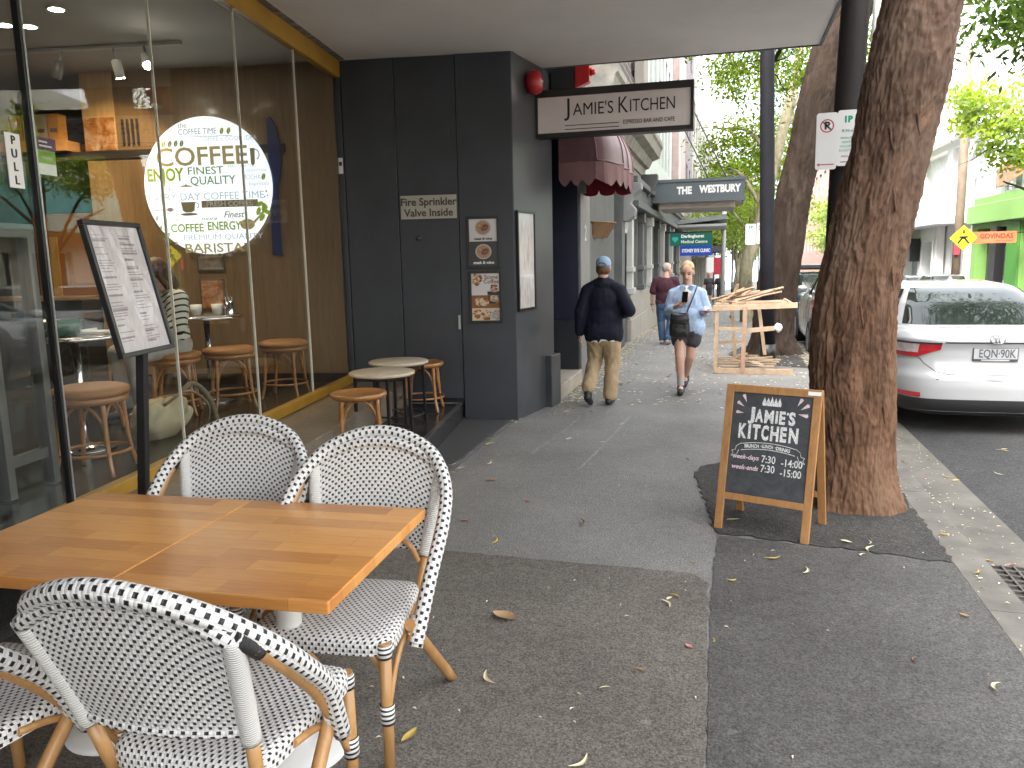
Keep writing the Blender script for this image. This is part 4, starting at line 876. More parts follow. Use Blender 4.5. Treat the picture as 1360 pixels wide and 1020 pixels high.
El(250, -245, 50, 34, 0); Q([(285, -232), (345, -180), (352, -188), (296, -245)], 0); El(350, -180, 16, 9, 0, .6)
for (x, y, r) in [(340, -120, .4), (372, -132, 2.4), (330, -165, 1.2), (385, -170, 2.6), (352, -205, .9), (365, -150, 1.5)]: El(x, y, 27, 14, 1, r)
Q([(-375, -138), (-285, -138), (-285, -143), (-375, -143)], 2); El(-265, -140, 24, 13, 2); Q([(-325, -100), (-225, -100), (-225, -104), (-325, -104)], 4)
Q([(-190, 0), (-100, 0), (-115, 8), (-140, 12), (-145, 24), (-152, 12), (-175, 8)], 0)
for (x, y) in [(-362, -190), (-340, -250), (-292, -298), (-245, -355)]: El(x, y, 8, 14, 3, -.4); El(x, y, 4, 9, 5, -.4, .0227)
Q([(215, -362), (255, -362), (245, -384), (256, -414), (214, -414), (225, -384)], 3); Q([(265, -362), (310, -362), (310, -367), (265, -367)], 3)
Q([(90, -445), (135, -445), (125, -430), (115, -418), (105, -430)], 2); El(390, -42, 6, 6, 2); El(378, -75, 5, 5, 2); El(396, -68, 5, 5, 2)
b.build('lettering', mats_, ds)
# PULL sign and sticker on the glass
ps = thing('pull_sign', 'white strip reading PULL stuck to the glass door', 'sign', W(.006, -4.72, 2.09), TH)
b = MB(); b.box((.001, -4.76, 2.08), (.004, -4.665, 2.33), fr=W); b.build('plate', M_white, ps)
b = MB()
for i, ch in enumerate('PULL'): b.text(ch, .055, W(.0045, -4.7125, 2.297-i*.061), WD, (0, 0, 1), bold=.001)
b.build('lettering', M_black, ps)
sg = thing('rating_sticker', 'purple and green star rating sticker inside the glass near the door', 'sticker', W(-.02, -4.46, 2.19), TH)
b = MB(); b.box((-.020, -4.53, 2.285), (-.016, -4.39, 2.345), fr=W); b.build('purple_band', mat('sticker_purple', (.10, .02, .09), .4), sg)
b = MB(); b.box((-.020, -4.525, 2.22), (-.016, -4.40, 2.284), fr=W); b.build('green_band', mat('sticker_green', (.22, .38, .05), .4), sg)
b = MB(); b.box((-.020, -4.525, 2.165), (-.016, -4.40, 2.219), fr=W); b.build('white_band', M_white, sg)
b = MB(); b.text('*****', .035, W(-.0155, -4.462, 2.238), WD, (0, 0, 1)); b.box((-.0158, -4.51, 2.30), (-.0152, -4.42, 2.308), fr=W); b.box((-.0158, -4.51, 2.32), (-.0152, -4.45, 2.328), fr=W); b.build('print', M_white, sg)
# ================================================================ SIGNS AND THINGS ON THE WALLS
def P_(x, y, z): return W(x, y, z)
# fire sprinkler plate
t = thing('fire_sprinkler_sign', 'pale plate reading Fire Sprinkler Valve Inside on the charcoal door', 'sign', W(.9, -.0, 2.24), TH)
b = MB(); b.box((.617, -.004, 2.135), (1.208, .011, 2.375), fr=W); b.build('plate', mat('aged_plate', (.42, .40, .34), .5, var=.08), t, bev=.002)
b = MB(); b.text('Fire Sprinkler', .108, W(.912, -.0045, 2.305), WN, (0, 0, 1), bold=.0022); b.text('Valve Inside', .108, W(.912, -.0045, 2.195), WN, (0, 0, 1), bold=.0022); b.build('lettering', mat('plate_ink', (.05, .05, .05), .5), t)
# two framed posters
def plate_food(mb, cx, cz, r, d):        # a plate with a steak
    def E_(x, z, rx, rz, mi, k, n=20, rot=0): 
        c_, s_ = math.cos(rot), math.sin(rot)
        mb.add([W(cx+x+rx*math.cos(a)*c_-rz*math.sin(a)*s_, d-k*.0012, cz+z+rx*math.cos(a)*s_+rz*math.sin(a)*c_) for a in [2*math.pi*i/n for i in range(n)]], [tuple(range(n))], mi)
    E_(0, 0, r, r*.92, 1, 1); E_(0, 0, r*.86, r*.78, 2, 2); E_(r*.2, -.0, r*.5, r*.36, 3, 3, rot=.5); E_(-r*.35, r*.15, r*.34, r*.3, 4, 3); E_(-r*.4, r*.25, r*.16, r*.14, 5, 4); E_(r*.25, -r*.05, r*.3, r*.12, 6, 4, rot=.5)
fm = [M_white, mat('plate_rim', (.45, .40, .34), .4), mat('plate_inner', (.33, .22, .15), .4), mat('steak', (.16, .05, .035), .4), mat('potato', (.36, .17, .06), .4), mat('herb', (.45, .32, .12), .4), mat('steak_pink', (.30, .10, .08), .4), M_black]
t = thing('framed_steak_poster', 'black framed poster of two steak plates, upper of the pair on the pillar', 'poster', W(1.48, 0, 1.88), TH)
def frame(t, x0, x1, z0, z1, w_=.026):
    b = MB()
    b.box((x0, -.028, z0), (x1, -.002, z0+w_), fr=W); b.box((x0, -.028, z1-w_), (x1, -.002, z1), fr=W)
    b.box((x0, -.0275, z0+w_), (x0+w_, -.002, z1-w_), fr=W); b.box((x1-w_, -.0275, z0+w_), (x1, -.002, z1-w_), fr=W); b.build('frame', M_black, t, bev=.003)
frame(t, 1.310, 1.650, 1.615, 2.145)
b = MB(); b.box((1.334, -.016, 1.890), (1.626, -.003, 2.121), fr=W); b.build('upper_sheet', mat('poster_white', (.62, .60, .60), .35, var=.04), t)
b = MB(); b.box((1.334, -.016, 1.640), (1.626, -.003, 1.889), fr=W); b.build('lower_sheet', mat('poster_black', (.035, .035, .036), .35), t)
b = MB(); plate_food(b, 1.48, 2.03, .085, -.0165); plate_food(b, 1.48, 1.785, .085, -.0165)
b.text('steak & wine', .036, W(1.48, -.0168, 1.917), WN, (0, 0, 1), 7, bold=.0012, ext=.0005); b.text('steak & wine', .042, W(1.48, -.0168, 1.672), WN, (0, 0, 1), 0, bold=.0014, ext=.0005); b.build('print', fm, t)
t = thing('framed_scone_poster', 'black framed Scone Coffee poster of cakes, lower of the pair on the pillar', 'poster', W(1.49, 0, 1.32), TH)
frame(t, 1.318, 1.662, 1.045, 1.588)
b = MB(); b.box((1.342, -.016, 1.070), (1.638, -.003, 1.563), fr=W); b.build('sheet', MATS['poster_white'], t)
b = MB(); r_ = random.Random(5)
def blob_(cx, cz, rx, rz, cols, n, k0=1):
    for i in range(n):
        a, q = r_.uniform(0, 6.28), math.sqrt(r_.random()); x, z = cx+rx*q*math.cos(a), cz+rz*q*math.sin(a); s_ = r_.uniform(.010, .022); mi = r_.choice(cols)
        x = min(max(x, 1.342+s_), 1.638-s_); z = min(max(z, 1.07+s_), 1.563-s_)
        b.add([W(x+s_*math.cos(t_), -.0162-k0*.0006-i*.00003, z+s_*.8*math.sin(t_)) for t_ in [j*.785 for j in range(8)]], [tuple(range(8))], mi)
pm = [M_white, mat('cake_gold', (.42, .21, .04), .5), mat('cake_brown', (.20, .08, .025), .5), mat('cake_cream', (.56, .46, .33), .5), mat('plate_blue', (.26, .30, .34), .5), M_black, mat('pastry_pink', (.48, .28, .22), .5)]
for x0, x1, z0, z1, mi in [(1.342, 1.638, 1.20, 1.335, 2), (1.52, 1.638, 1.245, 1.335, 4), (1.342, 1.638, 1.07, 1.20, 3), (1.51, 1.638, 1.336, 1.375, 5)]:
    b.add([W(x0, -.0163, z0), W(x1, -.0163, z0), W(x1, -.0163, z1), W(x0, -.0163, z1)], [(0, 1, 2, 3)], mi)
blob_(1.40, 1.50, .055, .055, [1, 1, 2, 3], 34); blob_(1.585, 1.405, .04, .033, [3, 6, 2], 18); blob_(1.45, 1.27, .065, .045, [1, 2, 3, 3], 34); blob_(1.58, 1.29, .045, .035, [3, 1, 4], 16); blob_(1.39, 1.135, .045, .055, [2, 3, 1], 26); blob_(1.50, 1.13, .05, .055, [6, 3, 2], 28); blob_(1.60, 1.13, .035, .055, [4, 6, 2], 18)
b.text('Scone', .060, W(1.552, -.0168, 1.522), WN, (0, 0, 1), 2, bold=.001, ext=.0005); b.text('Coffee', .060, W(1.552, -.0168, 1.475), WN, (0, 0, 1), 2, bold=.001, ext=.0005); b.build('print', pm, t)
# tall poster on the street side of the pillar
sA = Vector((-2.099, 8.016, 0)); sE = Vector((-1.919, 9.08, 0)); sdv = (sE-sA).normalized(); snv = Vector((sdv.y, -sdv.x, 0))
def S_(u, d, z): return sA+sdv*u+snv*d+Vector((0, 0, z))
t = thing('tall_side_poster', 'tall narrow silver framed poster on the street side of the pillar', 'poster', S_(.25, 0, 1.6))
b = MB(); u0, u1, z0, z1 = .03, .50, 1.16, 2.20; w_ = .024
for a, c in (((u0, .001, z0), (u1, .03, z0+w_)), ((u0, .001, z1-w_), (u1, .03, z1)), ((u0, .001, z0+w_), (u0+w_, .0295, z1-w_)), ((u1-w_, .001, z0+w_), (u1, .0295, z1-w_))): b.box(a, c, fr=S_)
b.build('frame', M_black, t)
m, nt, p = newmat('faded_poster'); f = noise_tex(nt, mapping(nt, (6, 6, 1.2)), 3, 4); gz_ = nt.nodes.new('ShaderNodeSeparateXYZ'); tcn = nt.nodes.new('ShaderNodeTexCoord'); nt.links.new(tcn.outputs['Object'], gz_.inputs[0])
nt.links.new(ramp(nt, f, [(.3, (.42, .40, .38)), (.5, (.60, .58, .57)), (.7, (.42, .33, .28))]), p.inputs['Base Color']); p.inputs['Roughness'].default_value = .15; p.inputs['Coat Weight'].default_value = .6
b = MB(); b.box((u0+w_, .001, z0+w_), (u1-w_, .015, z1-w_), fr=S_); b.build('sheet', m, t)
t = thing('small_wall_tag', 'tiny white tag on the charcoal jamb beside the yellow window head', 'tag', W(-.0, -.01, 2.7), TH); b = MB(); b.box((-.028, -.012, 2.62), (.02, -.005, 2.78), fr=W); b.build('tag_plate', M_white, t); b = MB(); b.box((-.02, -.0135, 2.70), (.012, -.0122, 2.74), fr=W); b.build('tag_print', M_black, t)
# red alarm bells
M_red = mat('alarm_red', (.42, .012, .014), .3, var=.1)
for p, lab in (((-1.955, 8.42, 3.52), 'round red fire alarm bell on the pillar side under the awning'),):
    t = thing('alarm_bell', lab, 'alarm', p); b = MB(); pr = [(0, .10), (.06, .098), (.11, .075), (.125, .03), (.125, 0)]
    q = MB(); q.lathe(pr[::-1], n=28, caps=False); ex = sdv; 
    q.v = [tuple(Vector(p)+sdv*v[0]+Vector((0, 0, v[1]))+snv*(v[2]-.02)) for v in q.v]; q.build('gong', M_red, t)
    b.tube([Vector(p)-snv*.06, Vector(p)-snv*.01], .10, 20); b.build('back_box', M_red, t); b = MB(); b.text('FIRE', .035, Vector(p)+snv*.083, sdv, (0, 0, 1), ext=.001); b.build('lettering', M_white, t)
t = thing('strobe_alarm', 'red wedge shaped alarm strobe hanging beside the cafe sign', 'alarm', (-1.50, 8.90, 3.66)); b = MB()
b.hexa([(-1.628, 8.98, 3.55), (-1.47, 8.98, 3.61), (-1.47, 9.10, 3.61), (-1.628, 9.10, 3.55), (-1.628, 8.98, 3.84), (-1.47, 8.98, 3.84), (-1.47, 9.10, 3.84), (-1.628, 9.10, 3.84)]); b.build('housing', M_red, t, bev=.01)
b = MB(); b.tube([(-1.47, 9.04, 3.72), (-1.41, 9.04, 3.72)], [.045, .032], 16); b.build('lens', mat('strobe_lens', (.6, .04, .03), .15), t)
# hanging cafe sign
t = thing('cafe_hanging_sign', 'long black edged lightbox sign reading Jamie\'s Kitchen hung across the footpath', 'sign', (-1.2, 8.62, 3.0)); jx0, jx1, jz0, jz1, jy = -2.03, -.335, 2.985, 3.475, 8.62
b = MB(); e_ = .045
b.box((jx0, jy, jz0), (jx1, jy+.16, jz0+e_)); b.box((jx0, jy, jz1-.075), (jx1, jy+.16, jz1)); b.box((jx0, jy+.0005, jz0+e_), (jx0+e_*1.3, jy+.1595, jz1-.075)); b.box((jx1-e_*.7, jy+.0005, jz0+e_), (jx1, jy+.1595, jz1-.075)); b.build('case', mat('sign_case', (.02, .018, .017), .4), t, bev=.004)
b = MB(); b.box((jx0+e_*1.3, jy+.012, jz0+e_), (jx1-e_*.7, jy+.15, jz1-.075)); b.build('panel', mat('lightbox_panel', (.80, .73, .72), .35, var=.05), t)
b = MB(); pz = jy+.011
def fit(b, s, cx, cz, w_, h, mi=0, Y=pz, **k):
    c_ = MB(); c_.text(s, h/.70, (0, 0, 0), (1, 0, 0), (0, 1, 0), **k); xs = [v[0] for v in c_.v]; ys = [v[1] for v in c_.v]; sxx = w_/(max(xs)-min(xs)); mx_, my_ = (max(xs)+min(xs))/2, (max(ys)+min(ys))/2
    b.add([(cx+(v[0]-mx_)*sxx, Y-v[2]*.6, cz+(v[1]-my_)) for v in c_.v], [f[::-1] if False else f for f in c_.f], mi)
fit(b, 'J', -1.655, 3.262, .060, .175); fit(b, 'AMIE\'S', -1.375, 3.262, .43, .125); fit(b, 'K', -1.055, 3.275, .10, .165); fit(b, 'ITCHEN', -.755, 3.262, .46, .125)
b.v = [(x, y, z-.0+(x+1.0)*-.0) for x, y, z in b.v]
fit(b, 'ESPRESSO BAR AND CAFE', -.79, 3.10, .53, .042)
b.add([(-1.68, pz-.001, 3.095), (-1.10, pz-.001, 3.095), (-1.10, pz-.001, 3.103), (-1.68, pz-.001, 3.103)], [(0, 1, 2, 3)]); b.add([(-1.68, pz-.001, 3.055), (-1.10, pz-.001, 3.055), (-1.10, pz-.001, 3.063), (-1.68, pz-.001, 3.063)], [(0, 1, 2, 3)])
b.build('lettering', M_black, t)
b = MB(); b.box((-2.06, jy+.03, 3.05), (-2.031, jy+.13, 3.42)); b.build('wall_bracket', M_black, t)
# burgundy door awning
aw = thing('burgundy_awning', 'faded burgundy fabric hood awning with a scalloped red valance over the doorway', 'awning', (XL, 10.2, 3.0))
m, nt, p = newmat('burgundy_canvas'); f = noise_tex(nt, mapping(nt, (1, 1, .5)), 3, 5); nt.links.new(ramp(nt, f, [(.3, (.06, .016, .022)), (.55, (.10, .034, .042)), (.75, (.17, .085, .095))]), p.inputs['Base Color']); p.inputs['Roughness'].default_value = .5; p.inputs['Sheen Weight'].default_value = .3; M_burg = m
M_redv = mat('red_valance', (.26, .008, .014), .7, var=.15)
ay0, ay1 = 9.12, 10.7
prof = [(0, 3.62), (.16, 3.60), (.36, 3.48), (.53, 3.24), (.64, 3.0), (.67, 2.78)]
sp_ = spline(prof, 5)
b = MB(); nb = len(sp_)-1
def hood(u, v):
    q = sp_[int(round(v*nb))]; t_ = min(1, u/.28); f_ = .62+.38*math.sqrt(max(0, 1-(1-t_)**2)); q = (q[0]*f_, 2.78+(q[1]-2.78)*(.75+.25*f_)); y = ay0+u*(ay1-ay0); k = abs(math.sin(u*math.pi*3)); sag = .03*k*v
    tp = 1 if .02 < u < .98 else 1
    return (XL+.02+q[0]-sag, y, q[1]-.02*k)
b.grid(hood, 48, nb)
for y in (ay0, ay1): 
    vs = [hood(0 if y == ay0 else 1, j/nb) for j in range(nb+1)]+[(XL+.02, y, 2.78)]; b.add(vs, [tuple(range(len(vs)))])
b.build('hood', M_burg, aw)
b = MB()
for k, y in enumerate([ay0+.001, ay0+(ay1-ay0)/3, ay0+(ay1-ay0)*2/3, ay1-.001]): b.tube([Vector(hood((y-ay0)/(ay1-ay0), j/nb))+Vector((.004, 0, .004)) for j in range(nb+1)], .010, 6)
b.tube([Vector(hood(u_, 1))+Vector((.006, 0, .005)) for u_ in np.linspace(0, 1, 25)], .012, 6); b.build('frame_ribs', mat('awning_rib', (.12, .06, .065), .5), aw)
b = MB()
def val(y0_, y1_, x0_, x1_, m_i, n=10):
    vs, fs = [], []
    N_ = n*8
    for i in range(N_+1):
        f_ = i/N_; y = y0_+(y1_-y0_)*f_; x = (x0_+(x1_-x0_)*f_) if y0_ == y1_ else hood(f_, 1)[0]+.005; d = .19+.08*math.sqrt(abs(math.sin(f_*n*math.pi))); wv = .02*math.sin(f_*n*2*math.pi)
        vs += [(x, y, 2.775), (x+wv, y, 2.775-d)]
    for i in range(N_): fs.append((2*i, 2*i+2, 2*i+3, 2*i+1))
    b.add(vs, fs, m_i)
val(ay0, ay1, XL+.785, XL+.785, 0, 6); b.build('front_valance', mat('faded_valance', (.15, .075, .078), .7, var=.2), aw)
b = MB(); val(ay1, ay1, XL+.68, XL+.02, 0, 3); 
b.build('end_valance', M_redv, aw)
b = MB(); val(ay0, ay0, XL+.02, hood(0, 1)[0], 0, 3); b.build('end_valance', MATS['faded_valance'], aw)
# hanging baskets on the shutter
for k, (y, z) in enumerate([(12.55, 2.0), (13.3, 2.02)]):
    t = thing('wall_basket', ['nearer brown woven half basket fixed on the grey fluted shutter', 'farther brown woven half basket fixed on the grey fluted shutter'][k], 'basket', (XL-.05, y, z), group='woven baskets on the shutter')
    b = MB(); b.grid(lambda u, v: (XL-.12+(.10+.14*v)*math.sin(u*math.pi)+.01*math.sin(u*60+v*20), y-(.16+.14*v)*math.cos(u*math.pi), z+v*.24), 40, 12); b.build('basket_shell', weave('basket_weave', .06, .05, .5, (.22, .13, .06), (.09, .05, .025)), t)
    b = MB(); b.tube([(XL-.12+.24*math.sin(i/20*math.pi), y-.30*math.cos(i/20*math.pi), z+.24) for i in range(21)], .014, 8); b.build('rim', mat('basket_rim', (.16, .09, .04), .7), t)
# hotel awning
t = thing('hotel_awning', 'dark grey flat entrance awning lettered The Westbury on steel rods', 'awning', (-.7, 20.3, 2.9)); hy = 20.2
b = MB(); b.prism([(XL+.02, hy), (.40, hy), (.40, hy+2.6), (XL+.02, hy+2.6)], (0, 0, 3.02), (1, 0, 0), (0, 1, 0), .05); b.build('soffit', mat('awning_soffit_grey', (.42, .39, .37), .6), t)
b = MB(); b.prism([(XL+.25, hy+.25), (.22, hy+.25), (.22, hy+2.4), (XL+.25, hy+2.4)], (0, 0, 2.86), (1, 0, 0), (0, 1, 0), .16); b.build('lower_tray', mat('awning_tray', (.45, .40, .37), .6), t, bev=.02)
b = MB(); b.box((XL+.02, hy-.05, 3.04), (.44, hy, 3.50)); b.box((.40, hy+.001, 3.04), (.44, hy+2.6, 3.50)); b.box((XL+.02, hy-.08, 3.47), (.47, hy-.0505, 3.54)); b.box((XL+.02, hy-.08, 2.99), (.47, hy-.0505, 3.06)); b.box((XL+.02, hy, 3.40), (.40, hy+2.6, 3.45)); b.build('fascia', mat('westbury_grey', (.062, .075, .082), .5, var=.1), t)
b = MB(); fit(b, 'THE', -.98, 3.27, .36, .165, Y=hy-.051, bold=.012); fit(b, 'WESTBURY', -.14, 3.285, .98, .165, Y=hy-.051, bold=.012); b.build('lettering', mat('sign_pale', (.62, .62, .60), .5), t)
for x in (-.35, .10):
    b = MB(); b.tube([(x, hy+1.0, 3.45), (XL+.03 if False else x-1.35, hy+1.6, 6.2)], .018, 6); b.build('steel_rod', M_greyd, t)
t = thing('plain_awning', 'plain pale grey flat awning over the entrance beyond the hotel', 'awning', (-.9, 30, 2.7)); b = MB(); b.prism([(XL+.1, 30), (.05, 30), (.05, 34), (XL+.1, 34)], (0, 0, 2.72), (1, 0, 0), (0, 1, 0), .10); b.build('deck', mat('pale_awning', (.33, .34, .34), .6), t, bev=.02)
b = MB(); b.hexa([(XL+.1, 29.95, 2.82), (.05, 29.95, 2.98), (.05, 33.9, 2.98), (XL+.1, 33.9, 2.82), (XL+.1, 29.95, 2.92), (.05, 29.95, 3.16), (.05, 33.9, 3.16), (XL+.1, 33.9, 2.92)]); b.build('fascia', mat('grey_fascia', (.20, .21, .21), .5), t)
t = thing('medical_centre_sign', 'green over blue hanging sign reading Darlinghurst Medical Centre', 'sign', (-1, 25, 1.6)); my = 25.0
b = MB(); b.box((-1.62, my, 2.0), (-.37, my+.1, 2.37)); b.build('green_panel', mat('medical_green', (.004, .13, .105), .35, var=.05), t)
b = MB(); b.box((-1.32, my+.004, 1.70), (-.37, my+.1, 1.998)); b.build('blue_panel', mat('medical_blue', (.008, .06, .42), .35, var=.05), t)
b = MB(); b.prism([(-.09, .05), (-.05, .085), (0, .06), (.05, .085), (.09, .05), (.09, .0), (0, -.09), (-.09, 0)], (-1.47, my, 2.19), (1, 0, 0), (0, 0, 1), .006); b.v = [(x, y-.001, z) for x, y, z in b.v]; b.build('heart_mark', mat('mint', (.05, .42, .33), .4), t)
b = MB(); fit(b, 'Darlinghurst', -.95, 2.27, .68, .085, Y=my-.003, bold=.006); fit(b, 'Medical Centre', -.90, 2.12, .78, .085, Y=my-.003, bold=.003); fit(b, 'SYDNEY EYE CLINIC', -.845, 1.85, .84, .095, Y=my+.001, bold=.008); b.build('lettering', M_white, t)
b = MB(); b.bar((XL, my+.05, 2.40), (-.37, my+.05, 2.40), .05, .05); b.build('bracket', M_black, t)

# ================================================================ A-FRAME BOARD
af = thing('chalkboard_sign', 'timber A-frame chalkboard lettered Jamie\'s Kitchen with opening hours beside the front tree', 'sandwich board', (.30, 5.05, 0))
ayw, atl, aw_, ah = -1.9233, .2085, .577, .915
ad = Vector((-math.sin(ayw), math.cos(ayw), 0)); an = Vector((math.cos(ayw), math.sin(ayw), 0)); al = math.cos(atl)*Vector((0, 0, 1))-math.sin(atl)*an
afn = ad.cross(al).normalized(); ac = Vector((.275, 4.93, .4476))
def A_(u, v, d=0): return ac+ad*u+al*v+afn*d
M_pine = woodgrain('stained_pine', (.26, .12, .04), (.40, .21, .08), .5, (14, 14, 3), .1, sc=3)
rw = .048
def leaf_frame(fn, tag_):
    b = MB(); g_ = []
    for s in (-1, 1): b.bar(fn(s*(aw_/2-rw/2), -ah/2+.001), fn(s*(aw_/2-rw/2), ah/2), rw, .024, up=fn(0, 0, 1)-fn(0, 0, 0))
    b.bar(fn(-aw_/2+rw, ah/2-rw/2), fn(aw_/2-rw, ah/2-rw/2), rw-.001, .022, up=fn(0, 0, 1)-fn(0, 0, 0)); b.bar(fn(-aw_/2+rw, -ah/2+.215), fn(aw_/2-rw, -ah/2+.215), .042, .022, up=fn(0, 0, 1)-fn(0, 0, 0)); return b
leaf_frame(A_, 0).build('front_frame', M_pine, af, bev=.003)
hin = A_(0, ah/2, -.02); an2 = -afn
bl = (Vector((0, 0, 1))*math.cos(.22)+Vector((afn.x, afn.y, 0)).normalized()*math.sin(.22)); bo = hin-bl*(hin.z/bl.z/2)
def B_(u, v, d=0): return bo+ad*u+bl*(v*(hin.z/bl.z)/ah)-(ad.cross(bl)).normalized()*d
leaf_frame(B_, 1).build('rear_frame', M_pine, af, bev=.003)
m, nt, p = newmat('chalkboard_slate'); v = mapping(nt, 1); f = noise_tex(nt, v, 6, 6, .7, 1.5); nt.links.new(ramp(nt, f, [(.35, (.028, .031, .036)), (.7, (.060, .064, .070))]), p.inputs['Base Color']); p.inputs['Roughness'].default_value = .75; M_slate = m
b = MB(); y0, y1 = -ah/2+.235, ah/2-rw+.002; x1 = aw_/2-rw+.002
b.hexa([A_(-x1, y0, -.008), A_(x1, y0, -.008), A_(x1, y1, -.008), A_(-x1, y1, -.008), A_(-x1, y0, .004), A_(x1, y0, .004), A_(x1, y1, .004), A_(-x1, y1, .004)]); b.build('slate', M_slate, af)
b = MB(); b.hexa([B_(-x1, y0, -.004), B_(x1, y0, -.004), B_(x1, y1, -.004), B_(-x1, y1, -.004), B_(-x1, y0, .008), B_(x1, y0, .008), B_(x1, y1, .008), B_(-x1, y1, .008)]); b.build('rear_slate', M_slate, af)
m, nt, p = newmat('chalk'); f = noise_tex(nt, mapping(nt, 1), 160, 3, .7); nt.links.new(ramp(nt, f, [(.35, (.30, .30, .31)), (.6, (.78, .78, .76))]), p.inputs['Base Color']); p.inputs['Roughness'].default_value = .9; M_chalk = m
M_chp = mat('pink_chalk', (.62, .47, .50), .9, var=.3, vs=120)
b = MB()
S0 = 1/1224*300/1048.7   # not used for placement; drawing units are metres on the slate below
def TC(s, x, y, w_, h, mi=0, rot=0, **k):
    c_ = MB(); c_.text(s, h/.70, (0, 0, 0), (1, 0, 0), (0, 1, 0), **k); xs = [v[0] for v in c_.v]; ys = [v[1] for v in c_.v]; sxx = w_/(max(xs)-min(xs)); mx_, my_ = (max(xs)+min(xs))/2, (max(ys)+min(ys))/2
    ca, sa_ = math.cos(rot), math.sin(rot); out = []
    for v in c_.v:
        X, Y = (v[0]-mx_)*sxx, v[1]-my_; out.append(A_(x+X*ca-Y*sa_, y+X*sa_+Y*ca, .0046+v[2]*.2))
    b.add(out, c_.f, mi)
def QC(P, mi=0, d=.0052): b.add([A_(x, y, d) for x, y in P], [tuple(range(len(P)))], mi)
# crown
QC([(-.055, .338), (.055, .338), (.058, .356), (-.058, .356)])
for k in range(5): x = -.046+k*.023; QC([(x-.012, .357), (x+.012, .357), (x, .390+(.008 if k == 2 else 0))])
for (x, y, a, s) in [(-.165, .372, 2.0, .05), (-.188, .335, 2.6, .05), (-.19, .285, 3.05, .045), (.165, .372, 1.05, .05), (.195, .345, .6, .055), (.188, .30, -.15, .055)]:
    c_, s_ = math.cos(a), math.sin(a); QC([(x-c_*s*.5, y-s_*s*.5), (x+c_*s*.5-s_*s*.22, y+s_*s*.5+c_*s*.22), (x+c_*s*.6, y+s_*s*.6), (x+c_*s*.5+s_*s*.22, y+s_*s*.5-c_*s*.22)], 1)
for k, (ch, wd_) in enumerate(zip("JAMiE'S", (.040, .050, .056, .016, .036, .012, .040))):
    xs = [-.118, -.070, -.010, .036, .070, .100, .128][k]
    TC(ch, xs, .272+.002*(k % 2)+(.025 if ch == "'" else 0), wd_, .074 if ch not in "'" else .02, bold=.0045)
for k, (ch, wd_) in enumerate(zip('KITCHEN', (.050, .016, .048, .044, .050, .038, .055))):
    TC(ch, [-.165, -.122, -.080, -.026, .032, .085, .145][k], .172, wd_, .084, bold=.0055)
# ribbon banner
rb_ = lambda u: .112-.05*u*u*0+.016*math.cos(u*1.4)-.016-.0*u
def arc(u, off): return (u*.165, .108+off-.018*u*u)
for o0, o1 in ((.0, .004), (-.040, -.036)):
    for k in range(16):
        u0, u1 = -1+k/8, -1+(k+1)/8; QC([arc(u0, o0), arc(u1, o0), arc(u1, o1), arc(u0, o1)])
for s in (-1, 1):
    P = [(s*.165, .095), (s*.195, .075), (s*.20, .050), (s*.222, .045), (s*.212, .028), (s*.225, .010), (s*.190, .022), (s*.178, .052)]
    for a, c in zip(P, P[1:]): 
        dx, dy = c[0]-a[0], c[1]-a[1]; L = math.hypot(dx, dy); nx, ny = -dy/L*.002, dx/L*.002; QC([(a[0]-nx, a[1]-ny), (c[0]-nx, c[1]-ny), (c[0]+nx, c[1]+ny), (a[0]+nx, a[1]+ny)][::1 if s > 0 else -1])
        QC([(a[0]+nx, a[1]+ny), (c[0]+nx, c[1]+ny), (c[0]-nx, c[1]-ny), (a[0]-nx, a[1]-ny)])
TC('BRUNCH', -.100, .083, .088, .020, rot=.08, bold=.001); TC('LUNCH', -.003, .089, .068, .020, bold=.001); TC('DRINKS', .092, .082, .085, .020, rot=-.10, bold=.001); QC([(-.047, .086), (-.041, .086), (-.041, .091), (-.047, .091)]); QC([(.041, .086), (.047, .086), (.047, .091), (.041, .091)])
TC('week-days', -.130, .008, .165, .028, 1, shear=.25, bold=.0008); TC('7:30', .010, .012, .085, .044, bold=.0008); TC('-14:00', .150, .004, .125, .044, bold=.0008)
TC('week-ends', -.130, -.052, .165, .028, 1, shear=.25, bold=.0008); TC('7:30', .010, -.046, .085, .044, bold=.0008); TC('-15:00', .148, -.056, .125, .044, bold=.0008)
b.build('chalk_lettering', [M_chalk, M_chp], af)
b = MB(); b.hexa([A_(.21, ah/2-.035, .0122), A_(.285, ah/2-.035, .0122), A_(.285, ah/2-.012, .0122), A_(.21, ah/2-.012, .0122), A_(.21, ah/2-.035, .0135), A_(.285, ah/2-.035, .0135), A_(.285, ah/2-.012, .0135), A_(.21, ah/2-.012, .0135)]); b.build('corner_plate', M_white, af)

